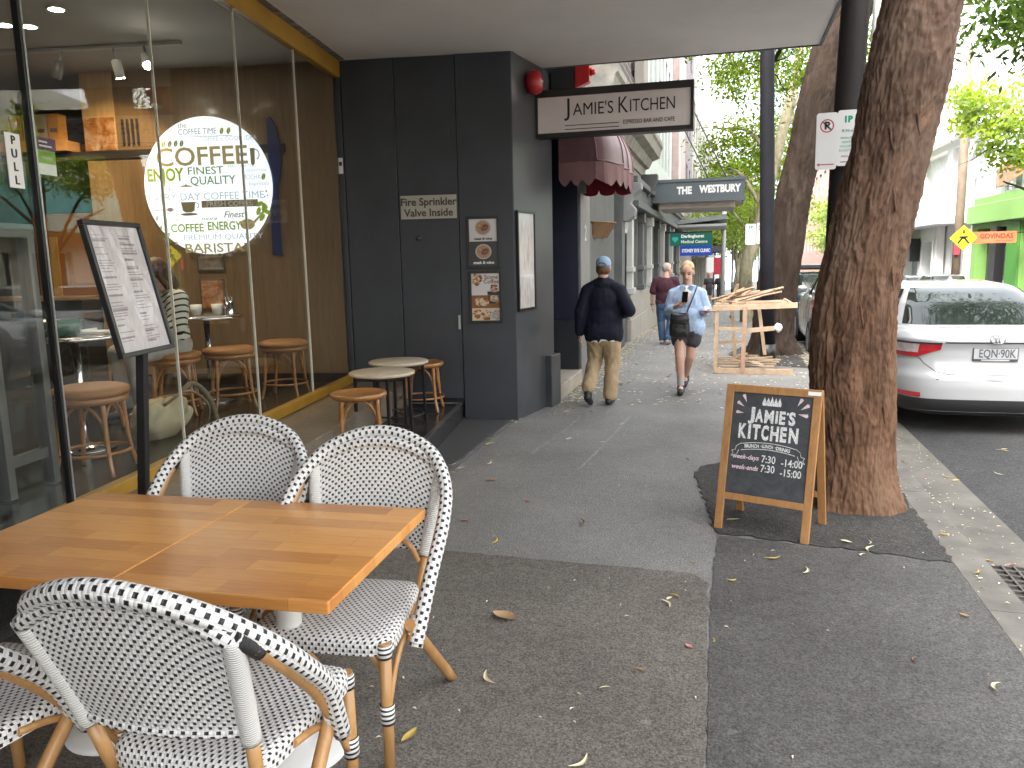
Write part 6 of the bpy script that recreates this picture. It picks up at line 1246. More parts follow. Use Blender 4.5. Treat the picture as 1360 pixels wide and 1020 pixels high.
# ================================================================ CARS
M_tyre = mat('tyre_rubber', (.015, .015, .016), .8, var=.1); M_rim = mat('alloy_rim', (.35, .35, .36), .3, metal=.8, var=.05); M_redlamp = mat('red_lamp_lens', (.36, .008, .014), .08, var=.15, vs=9, coat=1)
M_clamp = mat('clear_lamp_lens', (.42, .36, .36), .10, var=.25, vs=25, coat=1); M_trim = mat('black_plastic', (.018, .018, .019), .5, var=.1); M_cglass = mat('car_glass', (.012, .016, .014), .03, var=.2, vs=2, spec=.42)
def car(name, label, loc, paint, S):
    t = thing(name, label, 'car', loc, world=False); Lh = S['L']/2; lev = S['lev']; n = S.get('n', 5.0)
    zz = [l[0] for l in lev]
    def Lp(a, z, off=0):
        w_, yr, yf = [np.interp(z, zz, [l[i] for l in lev]) for i in (1, 2, 3)]
        s, c = math.sin(a), math.cos(a); y0, y1 = yr, S['L']-yf; mid, hf = (y0+y1)/2, (y1-y0)/2
        x = w_*math.copysign(abs(s)**(2/n), s); y = mid+hf*math.copysign(abs(c)**(2/n), c)
        nx, ny = math.copysign(abs(s)**(2-2/n), s)/w_, math.copysign(abs(c)**(2-2/n), c)/hf; L = math.hypot(nx, ny) or 1
        return (x+nx/L*off, y+ny/L*off, z)
    def arx(x, z): # angle on the rear for a given x
        w_ = np.interp(z, zz, [l[1] for l in lev]); k = min(1, abs(x)/w_)**(n/2); a = math.asin(k); return math.pi-math.copysign(a, x)
    fine = []
    for z0, z1 in zip(zz, zz[1:]):
        k = max(1, int((z1-z0)/.03)); fine += [z0+(z1-z0)*i/k for i in range(k)]
    fine.append(zz[-1]); N = 120
    # angles spread so that corners stay round
    angs = []
    for i in range(N): angs.append(2*math.pi*i/N)
    b = MB(); vs = [Lp(a, z) for z in fine for a in angs]; m = len(fine)
    fs = [(i*N+j, (i+1)*N+j, (i+1)*N+(j+1) % N, i*N+(j+1) % N) for i in range(m-1) for j in range(N)]
    b.add(vs, fs, 0, None, True); b.add([vs[(m-1)*N+j] for j in range(N)], [tuple(range(N-1, -1, -1))], 0, None, True); b.add([vs[j] for j in range(N)], [tuple(range(N))]); b.build('body', paint, t)
    G = S['gh']   # greenhouse: (s, hw, yr, yf, z)
    ss = [g[0] for g in G]
    def Gp(a, s, off=0):
        hw, yr, yf, z = [np.interp(s, ss, [g[i] for g in G]) for i in (1, 2, 3, 4)]; n2 = 6.0
        sn, c = math.sin(a), math.cos(a); mid, hf = (yr+S['L']-yf)/2, (S['L']-yf-yr)/2; x = hw*math.copysign(abs(sn)**(2/n2), sn); y = mid+hf*math.copysign(abs(c)**(2/n2), c)
        nx, ny = math.copysign(abs(sn)**(2-2/n2), sn)/hw, math.copysign(abs(c)**(2-2/n2), c)/hf; L = math.hypot(nx, ny) or 1
        return (x+nx/L*off*.85, y+ny/L*off*.8, z+off*.5)
    def agx(x, s):
        hw = np.interp(s, ss, [g[1] for g in G]); return math.pi-math.copysign(math.asin(min(1, abs(x)/hw)**3), x)
    b = MB(); K = 26; vs = [Gp(a, i/K) for i in range(K+1) for a in angs]; fs = [(i*N+j, (i+1)*N+j, (i+1)*N+(j+1) % N, i*N+(j+1) % N) for i in range(K) for j in range(N)]
    b.add(vs, fs, 0, None, True); b.add([vs[K*N+j] for j in range(N)], [tuple(range(N-1, -1, -1))], 0, None, True); b.build('cabin', paint, t)
    def gpanel(nm, xa, xb, s0, s1, front=False, parent=t, m=M_cglass, off=.006):
        b = MB()
        def fn(u, v):
            s = s0+(s1-s0)*v; hw = np.interp(s, ss, [g[1] for g in G]); x = (xa+(xb-xa)*u)*hw; a = agx(x, s); return Gp((math.pi-a) if front else a, s, off)
        b.grid(fn, 30, 10); return b.build(nm, m, parent)
    gpanel('rear_window', -.90, .90, .10, .86); gpanel('windscreen', -.92, .92, .08, .9, True)
    for sgn in (-1, 1):
        b = MB()
        def fs_(u, v):
            s = .14+.68*v; a0, a1 = 1.03+.0*v, 2.06; a = a0+(a1-a0)*u; p = Gp(a, s, .006); return (sgn*p[0], p[1], p[2])
        b.grid(fs_, 30, 8); sw = b.build('side_window', M_cglass, t)
        b = MB(); p = [Gp(1.56, s, .010) for s in (.1, .85)]; b.tube([(sgn*q[0], q[1], q[2]) for q in p], .022, 6); b.build('window_pillar', M_trim, sw)
        # lamps
        x0, x1, zb, zt = S['lamp']; b = MB(); w_ = np.interp(zb, zz, [l[1] for l in lev])
        aa = math.asin(min(1, x0/w_)**(n/2)); ab = S.get('wrap', 1.35)
        def lf(u, v, lo=0.0, hi=1.0):
            a = aa+(ab-aa)*u; z0 = zb+S.get('tip', 0)*max(0, 1-u*4.5); z = z0+(zt-z0)*(lo+(hi-lo)*v); return Lp(math.pi-a*sgn, z, .012)
        b.grid(lambda u, v: lf(u if sgn > 0 else 1-u, v), 40, 8); lo_ = b.build('tail_lamp', M_redlamp, t)
        if S.get('clear'):
            b = MB(); b.grid(lambda u, v: (lambda q: q)((lambda uu: Lp(math.pi-(aa+(ab-aa)*uu)*sgn, zb+(zt-zb)*(.30+.62*v if uu < .75 else .16+.6*v), .016))(.22+.72*(u if sgn > 0 else 1-u))), 24, 4); b.build('clear_lens', M_clamp, lo_)
            b = MB(); b.grid(lambda u, v: Lp(math.pi-(aa+(ab-aa)*(u if sgn > 0 else 1-u))*sgn, zb+(zt-zb)*(.93+.12*v), .0165), 24, 2); b.build('smoked_edge', M_trim, lo_)
        b = MB(); zr = S['refl']; b.grid(lambda u, v: Lp(arx(sgn*(.62+.17*(u if sgn > 0 else 1-u)), zr), zr+.045*v, .012), 8, 2); b.build('reflector', M_redlamp, t)
        # wheels
        for y in S['wheels']:
            wr = S.get('wr', .335); xw = np.interp(.4, zz, [l[1] for l in lev])
            b = MB(); q = MB(); q.lathe([(0, 0), (wr+.055, 0), (wr+.055, .02), (0, .02)], n=36, caps=False); b.add([(sgn*(xw-.012+v[2]*.5), y+v[0], max(.16, wr+v[1])) for v in q.v], q.f); b.build('wheel_arch', M_trim, t)
            b = MB(); q = MB(); q.lathe([(wr*.62, -.1), (wr*.95, -.11), (wr, -.08), (wr, .08), (wr*.95, .105), (wr*.64, .10)], n=36, caps=False); b.add([(sgn*(xw-.075+v[2]), y+v[0], wr+v[1]) for v in q.v], q.f, 0, None, True); wl_ = b.build('wheel', M_tyre, t)
            b = MB(); q = MB(); q.lathe([(0, .07), (.06, .075), (.07, .06), (wr*.55, .085), (wr*.64, .10)], n=36, caps=False); b.add([(sgn*(xw-.075+v[2]), y+v[0], wr+v[1]) for v in q.v], q.f, 0, None, True)
            b.build('rim', M_rim, wl_)
            b = MB()
            for k in range(5):
                a0 = k*2*math.pi/5; b.add([(sgn*(xw+.018), y+.1*math.cos(a0+d)*(1 if r0 == 0 else 1)*(.9 if r0 == 0 else wr*5.2), wr+.1*math.sin(a0+d)*(.9 if r0 == 0 else wr*5.2)) for r0, d in ((0, -.3), (1, -.22), (1, .22), (0, .3))], [(0, 1, 2, 3)])
            b.build('spoke_gaps', M_trim, wl_)
        b = MB(); p = Gp(.95, .12, .0); b.ball((sgn*(abs(p[0])+.14), p[1]-.05, p[2]+.06), (.11, .06, .075), 14, 8); b.build('mirror', paint, t)
        # shut lines
        b = MB(); sx_ = S['seam']
        b.tube([Lp(math.pi-sgn*0, 0, 0) if False else Lp(arx(sgn*x, z), z, .001) for x, z in sx_], .0035, 5); b.build('boot_seam', M_trim, t)
        b = MB()
        for a in S.get('doors', (1.35, 1.72)): b.tube([(sgn*Lp(a, z, .001)[0], Lp(a, z)[1], z) for z in np.linspace(.32, zz[-1]-.08, 12)], .003, 5)
        b.build('door_seam', M_trim, t)
        b = MB()
        for a in S.get('handles', (1.47, 1.86)): p = Lp(a, S.get('hz', .86), .018); b.bar((sgn*p[0], p[1]-.08, p[2]), (sgn*p[0], p[1]+.08, p[2]), .02, .022)
        b.build('door_handle', paint, t)
    # lower black trim
    b = MB(); b.grid(lambda u, v: Lp(math.pi-.98+1.96*u, S['tz'][0]+(S['tz'][1]-S['tz'][0])*v, .008), 60, 5); b.build('bumper_trim', M_trim, t)
    return t, Lp, Gp, arx
M_cwhite = mat('white_car_paint', (.34, .345, .35), .22, var=.02, coat=.9)
sed = dict(L=4.86, n=5.2, lev=[(.18, .80, .18, .22), (.23, .87, .06, .1), (.32, .905, .02, .03), (.48, .92, 0, 0), (.575, .922, .004, .03), (.60, .92, .03, .05), (.645, .919, .05, .07), (.74, .917, .062, .14), (.84, .913, .052, .30), (.90, .908, .028, .5), (.935, .903, .012, .7), (.95, .897, .03, .78), (1.0, .87, .11, .92), (1.035, .80, .24, 1.05)],
           gh=[(0, .80, .40, 1.15, 1.00), (.1, .785, .47, 1.25, 1.05), (.5, .69, .82, 1.66, 1.24), (.82, .585, 1.18, 2.0, 1.375), (.92, .535, 1.36, 2.16, 1.41), (1, .42, 1.75, 2.45, 1.44)],
           lamp=(.47, .9, .765, .905), tip=.075, wrap=1.30, clear=True, refl=.372, wheels=(1.05, 3.87), tz=(.19, .36), seam=[(0.0, .602), (.40, .602), (.50, .625), (.60, .70), (.68, .80), (.76, .90), (.80, .96)], hz=.80)
wc, LpW, GpW, arW = car('white_sedan', 'white sedan with plate EQN 90K parked to the right of the front tree', (2.52, 8.38, -.095), M_cwhite, sed)
b = MB()
def rp(x, z, off=.006): return LpW(arW(x, z), z, off)
b.grid(lambda u, v: rp(-.44+.88*u, .905+.014*v, .008), 30, 2); b.build('boot_crease', mat('crease_chrome', (.25, .25, .26), .2, metal=.9), wc)
b = MB(); y_ = rp(0, .79, 0)[1]
b.box((-.195, y_-.016, .735), (.195, y_-.004, .865)); pl = b.build('number_plate', mat('plate_frame', (.03, .03, .032), .4), wc, bev=.004)
b = MB(); b.box((-.186, y_-.018, .757), (.186, y_-.0162, .858)); b.build('plate_face', mat('plate_white', (.27, .28, .29), .35, var=.03), pl)
b = MB(); b.text('EQN·90K', .112, (.012, y_-.0185, .806), (1, 0, 0), (0, 0, 1), bold=.002, sx=.70, ext=.0006); b.build('plate_lettering', mat('plate_ink_dark', (.05, .055, .06), .5), pl)
b = MB()
for k in range(6): b.box((-.178, y_-.0195, .768+k*.014), (-.160, y_-.0183, .775+k*.014))
b.box((-.12, y_-.0175, .7385), (.12, y_-.0166, .752)); b.build('plate_marks', mat('plate_mark', (.3, .3, .3), .5), pl)
b = MB(); yb = rp(0, .935, 0)[1]
ring = lambda rx, rz, c=(0, 0), n_=28: [(c[0]+rx*math.cos(2*math.pi*i/n_), yb-.010+max(0, c[1]+rz*math.sin(2*math.pi*i/n_)-.01)*1.2, .948+c[1]+rz*math.sin(2*math.pi*i/n_)) for i in range(n_)]
b.tube(ring(.062, .042), .0055, 6, closed=True); b.tube(ring(.034, .016, (0, .024)), .0045, 6, closed=True); b.tube(ring(.016, .036, (0, .003)), .0045, 6, closed=True); b.build('badge', mat('badge_chrome', (.22, .22, .23), .25, metal=.8), wc)
b = MB(); p = GpW(math.pi, .97); b.hexa([(-.012, p[1]+.02, p[2]-.01), (.012, p[1]+.02, p[2]-.01), (.025, p[1]+.24, p[2]+.01), (-.025, p[1]+.24, p[2]+.01), (-.002, p[1]+.19, p[2]+.07), (.002, p[1]+.19, p[2]+.07), (.003, p[1]+.23, p[2]+.07), (-.003, p[1]+.23, p[2]+.07)]); b.build('antenna_fin', M_cwhite, wc)
b = MB(); b.tube([rp(x, z, .0) for x, z in [(-.86, .555), (-.5, .553), (0, .553), (.5, .553), (.86, .555)]], .004, 5); b.build('bumper_seam', M_trim, wc)
hat = dict(L=4.1, n=5.0, lev=[(.18, .78, .14, .2), (.26, .84, .04, .1), (.38, .862, .01, .02), (.52, .868, 0, 0), (.62, .868, .03, .08), (.78, .862, .06, .2), (.92, .85, .08, .6), (1.0, .82, .12, .85), (1.04, .76, .2, 1.0)],
           gh=[(0, .77, .13, .95, .97), (.12, .755, .16, 1.05, 1.04), (.5, .68, .30, 1.45, 1.26), (.85, .60, .46, 1.85, 1.44), (.94, .56, .55, 2.0, 1.475), (1, .45, .9, 2.3, 1.50)],
           lamp=(.62, .85, .70, 1.0), wrap=1.36, refl=.36, wheels=(.80, 3.35), tz=(.2, .36), seam=[(.0, .66), (.45, .66), (.56, .74), (.58, .92), (.58, 1.0)], hz=.84, wr=.31)
car('silver_hatchback', 'silver grey hatchback with red tail lamps parked behind the front tree', (2.33, 13.95, -.10), mat('silver_car_paint', (.30, .31, .31), .28, metal=.5, var=.03, coat=.8), hat)
s3, L3, G3, a3 = car('roof_rack_wagon', 'dark teal wagon with black roof bars parked beyond the silver hatchback', (2.35, 20.6, -.10+gz(22)), mat('dark_teal_car_paint', (.05, .075, .085), .25, metal=.4, var=.03, coat=.8), hat)
b = MB()
for y in (1.2, 2.2): b.tube([(-.62, y, 1.44), (-.58, y, 1.58), (.58, y, 1.58), (.62, y, 1.44)], .022, 8)
b.box((-.5, .75, 1.60), (.5, 2.6, 1.68)); b.build('roof_rack', M_black, s3)
car('white_hatchback', 'pale hatchback parked far along the near kerb', (2.3, 28.5, -.1+gz(30)), M_cwhite, hat)
for k, (x, y, lab, c_) in enumerate([(8.35, 33.5, 'dark grey hatchback parked across the road near the crossing sign', (.06, .065, .07)), (8.4, 39.5, 'silver hatchback parked across the road in front of the green restaurant', (.35, .36, .37)), (8.4, 46, 'white hatchback parked across the road before the white building', (.7, .7, .7)), (8.4, 58, 'blue hatchback parked across the road farther along', (.05, .09, .2))]):
    car('parked_hatchback', lab, (x, y, -.1+gz(y+2)), mat('paint_%s' % 'grey silver pearl blue'.split()[k], c_, .25, metal=.3, var=.02, coat=.8), hat)
# ================================================================ PEOPLE
def blob(name, parts, vox, m, parent, smooth=6, fold=0, fs=9, paint=None, mats=None):
    b = MB()
    for p in parts:
        if p[0] == 'c':
            _, a, ra, c, rc = p; a, c = Vector(a), Vector(c); b.ball(a, ra, 14, 10); b.ball(c, rc, 14, 10)
            if (c-a).length > 1e-4: b.tube([a, c], [ra, rc], 14)
        else: b.ball(p[1], p[2], 18, 12, 0, p[3] if len(p) > 3 else None)
    me = bpy.data.meshes.new(name); me.from_pydata(b.v, [], b.f); me.update(); o = bpy.data.objects.new(name, me); COL.objects.link(o)
    md_ = o.modifiers.new('r', 'REMESH'); md_.mode = 'VOXEL'; md_.voxel_size = vox; sm_ = o.modifiers.new('s', 'SMOOTH'); sm_.iterations = smooth; sm_.factor = .5
    dg = bpy.context.evaluated_depsgraph_get(); m2 = bpy.data.meshes.new_from_object(o.evaluated_get(dg)); bpy.data.objects.remove(o); bpy.data.meshes.remove(me)
    m2.name = name
    if fold:
        for v in m2.vertices:
            c = v.co; f = 1-2*abs(noise.noise(Vector((c.x*fs+3, c.y*fs, c.z*fs*.55)))); f2 = noise.noise(Vector((c.x*fs*2.3, c.y*fs*2.3+7, c.z*fs*1.6)))
            v.co = c+v.normal*fold*(f*.8+f2*.5)
    for mm in (mats or [m]): m2.materials.append(mm)
    if paint:
        for pl_ in m2.polygons: pl_.material_index = paint(pl_.center, pl_.normal)
    m2.polygons.foreach_set('use_smooth', [True]*len(m2.polygons)); o2 = bpy.data.objects.new(name, m2); COL.objects.link(o2); o2.parent = parent; return o2
def lerp(a, c, t): return tuple(np.array(a)*(1-t)+np.array(c)*t)
def hand(w, d, nrm, curl=.5, s=1.0, thumb=1):
    """palm and five bent fingers from the wrist w along d; nrm is the palm side; thumb on the side thumb*(d x nrm)"""
    w, d, nrm = Vector(w), Vector(d).normalized(), Vector(nrm).normalized(); nrm = (nrm-d*nrm.dot(d)).normalized(); sd_ = d.cross(nrm)*thumb; out = []
    k = w+d*.085*s
    for i, (o_, L) in enumerate(((.030, .072), (.010, .080), (-.010, .075), (-.029, .060))):
        b0 = k+sd_*o_*s; out.append(('c', w+sd_*o_*.55*s, .014*s, b0, .0125*s)); d1 = (d+nrm*curl*.6).normalized(); d2 = (d*(1-curl*.75)+nrm*curl*1.5).normalized()
        m1 = b0+d1*L*.52*s; out += [('c', b0, .0098*s, m1, .0088*s), ('c', m1, .0088*s, m1+d2*L*.55*s, .0074*s)]
    t0 = w+d*.025*s+sd_*.02*s; t1 = t0+(sd_*.75+d*.65+nrm*.25).normalized()*.05*s; out += [('c', t0, .015*s, t1, .0105*s), ('c', t1, .0105*s, t1+(d*.8+nrm*.5+sd_*.1).normalized()*.032*s, .0085*s)]
    return out
M_skin = mat('skin_fair', (.55, .33, .24), .5, var=.08, vs=9); M_skin2 = mat('skin_tanned', (.40, .19, .11), .5, var=.08, vs=9)
M_eye = mat('eye_dark', (.02, .015, .012), .2); M_lip = mat('lips', (.34, .12, .10), .4); M_brow = mat('brow', (.16, .10, .05), .7)
def figure(label, loc, rz, J, H=1.7, skin=M_skin, vox=.0065, name='person', face=True):
    t = thing(name, label, 'person', loc, rz, world=False); hd = Vector(J['head']); fwd = Vector(J.get('look', (0, 1, 0))).normalized(); up = Vector((0, 0, 1)); rt = fwd.cross(up).normalized(); up = rt.cross(fwd)
    Mh = Matrix((rt, fwd, up)).transposed()
    hp = lambda x, y, z: hd+rt*x+fwd*y+up*z
    P = [('e', hp(0, -.012, .022), (.076, .094, .098), Mh), ('e', hp(0, .022, -.045), (.058, .070, .070), Mh), ('e', hp(0, .052, -.088), (.030, .028, .024), Mh), ('c', hp(0, .086, .0), .008, hp(0, .099, -.028), .0105),
         ('c', hp(0, -.02, -.06), .056, J['neck'], .060), ('e', hp(-.077, -.01, -.01), (.012, .022, .032), Mh), ('e', hp(.077, -.01, -.01), (.012, .022, .032), Mh)]
    nk = J['neck']; ch, pv = J['chest'], J['pelvis']; P += [('e', ch, (.155, .105, .17)), ('e', lerp(ch, pv, .55), (.135, .10, .17)), ('e', pv, (.155, .11, .11))]
    for s in 'LR':
        a, e_, w_ = J['sh'+s], J['el'+s], J['wr'+s]; P += [('c', nk, .050, a, .036), ('c', a, .046, e_, .040), ('c', e_, .040, w_, .027)]
        P += hand(w_, J['hd'+s][0], J['hd'+s][1], J['hd'+s][2], 1, (1 if s == 'L' else -1)*J.get('th'+s, 1))
        h_, k_, an_, to = J['hip'+s], J['kn'+s], J['an'+s], J['toe'+s]; P += [('c', h_, .088, k_, .056), ('c', k_, .056, lerp(k_, an_, .35), .054), ('c', lerp(k_, an_, .35), .054, an_, .036), ('c', an_, .036, to, .030)]
    fp = lambda c: (Mh.transposed() @ (Vector(c)-hd))
    def paint(c, n):
        q = fp(c)
        if abs(q.x) > .07 or q.y < .05 or abs(q.z) > .12: return 0
        if abs(abs(q.x)-.032) < .014 and abs(q.z-.004) < .006: return 1
        if abs(abs(q.x)-.034) < .018 and abs(q.z-.026) < .005: return 3
        if abs(q.x) < .024 and abs(q.z+.062) < .008: return 2
        return 0
    blob('body', P, vox, None, t, 5, paint=paint if face else None, mats=[skin, M_eye, M_lip, M_brow]); return t, hp, Mh
def shoe(t, an, toe, m, sole=None, s=1.0, nm='shoe'):
    an, toe = Vector(an), Vector(toe); d = (toe-an); dh = Vector((d.x, d.y, d.z)).normalized(); heel = an-Vector((dh.x, dh.y, 0))*.05*s
    heel.z = an.z-.045*s; dn = (toe-heel)
    P = [('c', heel, .042*s, lerp(heel, toe, .55), .043*s), ('c', lerp(heel, toe, .5), .043*s, toe, .038*s), ('c', an, .048*s, lerp(heel, toe, .25), .045*s)]
    return blob(nm, P, .008, m, t, 4)
NAVY = mat('navy_jacket', (.007, .009, .020), .75, spec=.25, var=.2, vs=6); KHAKI = mat('khaki_cotton', (.36, .265, .155), .8, var=.14, vs=7, bmp=.2, bs=120); CAPB = mat('pale_blue_cap_cloth', (.25, .36, .50), .8, var=.08)
M_hair = mat('brown_hair', (.10, .05, .025), .6, var=.3, vs=40); M_blond = mat('blond_hair', (.40, .28, .14), .5, var=.3, vs=40); M_greyh = mat('grey_hair', (.30, .27, .25), .7, var=.3, vs=40); M_shoe = mat('black_shoe', (.015, .015, .016), .5)
# ---- man in navy jacket walking away
J = dict(head=(.0, .0, 1.585), neck=(0, -.03, 1.42), chest=(0, -.01, 1.22), pelvis=(0, 0, .92), shL=(-.18, -.02, 1.315), elL=(-.26, -.06, 1.08), wrL=(-.285, .0, .84), hdL=((0, .12, -1), (1, .1, 0), .55),
         shR=(.18, -.02, 1.315), elR=(.31, -.10, 1.12), wrR=(.20, .13, 1.06), hdR=((-.6, .8, .15), (-.2, 0, 1), .7), hipL=(-.095, 0, .90), knL=(-.12, .10, .50), anL=(-.145, -.27, .175), toeL=(-.135, -.16, .045), hipR=(.095, 0, .90), knR=(.095, .03, .49), anR=(.07, -.05, .085), toeR=(.085, .10, .035), look=(.05, 1, -.12))
t, hp, Mh = figure('man in navy hooded jacket, khaki trousers and pale blue cap walking away up the footpath', (-1.335, 9.10, 0), 0, J)
blob('jacket', [('e', (0, -.01, 1.22), (.195, .14, .21)), ('e', (0, -.0, 1.0), (.195, .145, .22)), ('c', (-.07, 0, .855), .158, (.07, 0, .855), .158), ('c', (0, -.02, 1.41), .085, (-.185, -.02, 1.32), .078), ('c', (0, -.02, 1.41), .085, (.185, -.02, 1.32), .078), ('c', (0, -.03, 1.40), .085, (0, -.02, 1.44), .072),
     ('c', (-.18, -.02, 1.32), .080, (-.262, -.06, 1.08), .070), ('c', (-.262, -.06, 1.08), .069, (-.28, -.01, .85), .056), ('c', (.18, -.02, 1.32), .080, (.31, -.10, 1.10), .072), ('c', (.31, -.10, 1.10), .070, (.21, .12, 1.05), .058), ('c', (-.125, 0, 1.2), .085, (-.125, 0, .80), .098), ('c', (.125, 0, 1.2), .085, (.125, 0, .80), .098)], .011, NAVY, t, 5, .007, 9)
blob('hood', [('e', (0, -.075, 1.385), (.11, .045, .055)), ('c', (-.065, -.04, 1.425), .038, (.065, -.04, 1.425), .038), ('e', (0, -.085, 1.34), (.085, .032, .045))], .010, NAVY, t, 3, .006, 16)
blob('shirt_hem', [('c', (-.068, 0, .832), .148, (.068, 0, .832), .148)], .012, M_white, t, 2)
blob('trousers', [('c', (-.065, 0, .80), .128, (.065, 0, .80), .128), ('c', (-.09, 0, .80), .112, (-.12, .09, .50), .090), ('c', (-.12, .09, .50), .086, (-.145, -.235, .235), .074), ('c', (.09, 0, .80), .112, (.098, .025, .49), .092), ('c', (.098, .025, .49), .088, (.078, -.045, .12), .078)], .011, KHAKI, t, 3, .010, 13)
shoe(t, (-.145, -.27, .165), (-.135, -.165, .045), M_shoe); shoe(t, (.07, -.05, .09), (.085, .13, .042), M_shoe)
blob('hair', [('e', hp(0, -.03, -.025), (.082, .082, .075), Mh)], .008, M_hair, t, 3, .004, 40)
cp_ = blob('cap', [('e', hp(0, -.012, .05), (.088, .106, .082), Mh), ('e', hp(0, -.015, .025), (.089, .106, .04), Mh)], .007, CAPB, t, 3)
b = MB(); b.grid(lambda u, v: hp((u-.5)*.15, .07+.075*v*math.sin(math.pi*(.15+.7*u)), .03-.02*v), 12, 6); b.build('cap_brim', CAPB, cp_)
b = MB(); b.tube([hp(.05*math.cos(a), -.119+.012*math.sin(a*1.0)*0-.0, .012+.028*math.sin(a)) for a in np.linspace(0, math.pi, 10)], .006, 6); b.build('cap_gap_trim', M_hair, cp_)
# ---- woman with phone walking towards us
SHIRT = mat('light_blue_cotton_shirt', (.36, .47, .64), .8, var=.16, vs=26, bmp=.2, bs=60, stretch=(2.4, 2.4, .25)); SHORT = mat('charcoal_shorts', (.05, .045, .052), .8, var=.15); M_sock = mat('grey_sock', (.40, .38, .38), .9)
J = dict(head=(-.0, .03, 1.50), neck=(0, -.01, 1.335), chest=(0, -.01, 1.15), pelvis=(0, 0, .86), shR=(.16, -.01, 1.225), elR=(.215, -.02, 1.03), wrR=(.075, .20, 1.12), hdR=((-.75, .45, .55), (-.3, -.2, .9), .55),
         shL=(-.16, -.01, 1.225), elL=(-.235, -.02, 1.03), wrL=(-.215, .22, 1.02), hdL=((-.5, .85, .1), (.2, .2, .9), .5), hipR=(.085, 0, .86), knR=(.075, .13, .475), anR=(.055, .10, .09), toeR=(.055, .24, .035), hipL=(-.085, 0, .86), knL=(-.05, -.02, .46), anL=(.02, -.34, .17), toeL=(.03, -.27, .045), look=(.12, 1, -.42))
t, hp, Mh = figure('woman in loose light blue shirt and dark shorts looking at her phone while walking', (-.435, 9.98, 0), math.pi, J, skin=M_skin)
blob('shirt', [('e', (0, -.01, 1.15), (.185, .135, .19)), ('e', (0, 0, .95), (.19, .14, .20)), ('c', (-.085, 0, .84), .14, (.085, 0, .84), .14), ('c', (0, -.01, 1.30), .07, (.165, -.01, 1.235), .066), ('c', (0, -.01, 1.30), .07, (-.165, -.01, 1.235), .066),
     ('c', (.165, -.01, 1.235), .068, (.215, -.02, 1.03), .066), ('c', (.215, -.02, 1.03), .064, (.165, .07, 1.06), .052), ('c', (-.165, -.01, 1.235), .068, (-.23, -.02, 1.03), .068), ('c', (-.23, -.02, 1.03), .064, (-.222, .09, 1.02), .052), ('c', (-.11, 0, 1.1), .085, (-.115, .0, .80), .10), ('c', (.11, 0, 1.1), .085, (.115, .0, .80), .10)], .010, SHIRT, t, 4, .009, 11)
blob('undershirt', [('e', (0, .09, 1.27), (.055, .045, .07))], .008, M_white, t, 3)
for s in (-1, 1):
    b = MB(); b.prism([(0, 0), (s*.07, .02), (s*.085, .075), (s*.045, .09), (s*.01, .06)][::s], (0, .118, 1.26), (1, 0, 0), (0, .25, 1), .012); b.build('collar', SHIRT, t, bev=.004)
b = MB(); b.tube([(-.005, .150, 1.12), (-.005, .158, .95), (-.004, .14, .76)], .006, 6); b.build('shirt_placket', mat('shirt_placket_blue', (.26, .36, .52), .8), t)  # placket in a deeper blue than the shirt cloth
blob('shorts', [('c', (-.06, 0, .80), .13, (.06, 0, .80), .13), ('c', (-.085, 0, .78), .108, (-.078, .0, .665), .098), ('c', (.085, 0, .78), .108, (.083, .04, .665), .098)], .010, SHORT, t, 3, .006, 14)
blob('sock', [('c', (.0565, .102, .12), .043, (.061, .108, .25), .050)], .008, M_sock, t, 3); blob('sock', [('c', (.018, -.32, .20), .042, (.006, -.27, .28), .048)], .008, M_sock, t, 3)
shoe(t, (.055, .10, .095), (.055, .255, .045), M_shoe); shoe(t, (.02, -.34, .165), (.03, -.26, .06), M_shoe)
hr = blob('hair', [('e', hp(0, -.035, .042), (.082, .096, .088), Mh), ('e', hp(0, -.12, .0), (.045, .045, .05), Mh), ('c', hp(-.07, .0, .055), .02, hp(.07, .0, .055), .02)], .007, M_blond, t, 3, .003, 40)
b = MB(); c0 = Vector((-.055, .262, 1.215)); b.hexa([(-.035, .30, 1.17), (.035, .27, 1.17), (.035, .278, 1.18), (-.035, .308, 1.18), (-.045, .33, 1.295), (.025, .30, 1.295), (.025, .308, 1.305), (-.045, .338, 1.305)])
ph = tag(b.build('phone', mat('phone_black', (.012, .012, .014), .2), None, bev=.004), 'black phone held up in the right hand of the walking woman', 'phone')
M_w = Matrix.Translation((-.435, 9.98, 0)) @ Matrix.Rotation(math.pi, 4, 'Z'); ph.matrix_world = M_w @ Matrix.Translation((.018, -.02, -.025))
b = MB(); b.hexa([(-.22, .27, 1.02), (-.34, .36, 1.035), (-.25, .50, 1.05), (-.13, .41, 1.035), (-.22, .27, 1.03), (-.34, .36, 1.045), (-.25, .50, 1.06), (-.13, .41, 1.045)])
mg = tag(b.build('folded_paper', mat('pinkish_paper', (.50, .38, .38), .6, var=.2, vs=20), None, bev=.002), 'folded pale paper held in the left hand of the walking woman', 'paper'); mg.matrix_world = M_w @ Matrix.Translation((-.02, -.03, .008))
hb = thing('handbag', 'black leather crossbody bag hanging at the hip of the woman in the light blue shirt', 'bag', (-.435, 9.98, 0), math.pi, world=False)
M_leather = mat('black_leather', (.013, .013, .014), .38, var=.2, vs=10)
blob('bag_body', [('c', (.0, .185, .765), .052, (.15, .18, .765), .052), ('c', (.0, .185, .765), .052, (.01, .185, .95), .046), ('c', (.15, .18, .765), .052, (.145, .18, .95), .046), ('e', (.077, .185, .85), (.125, .05, .14))], .010, M_leather, hb, 4)
blob('bag_flap', [('c', (-.0, .20, .985), .035, (.155, .195, .985), .035), ('c', (.01, .212, .90), .032, (.14, .207, .90), .032), ('e', (.077, .21, .94), (.12, .04, .07))], .009, M_leather, hb, 3)
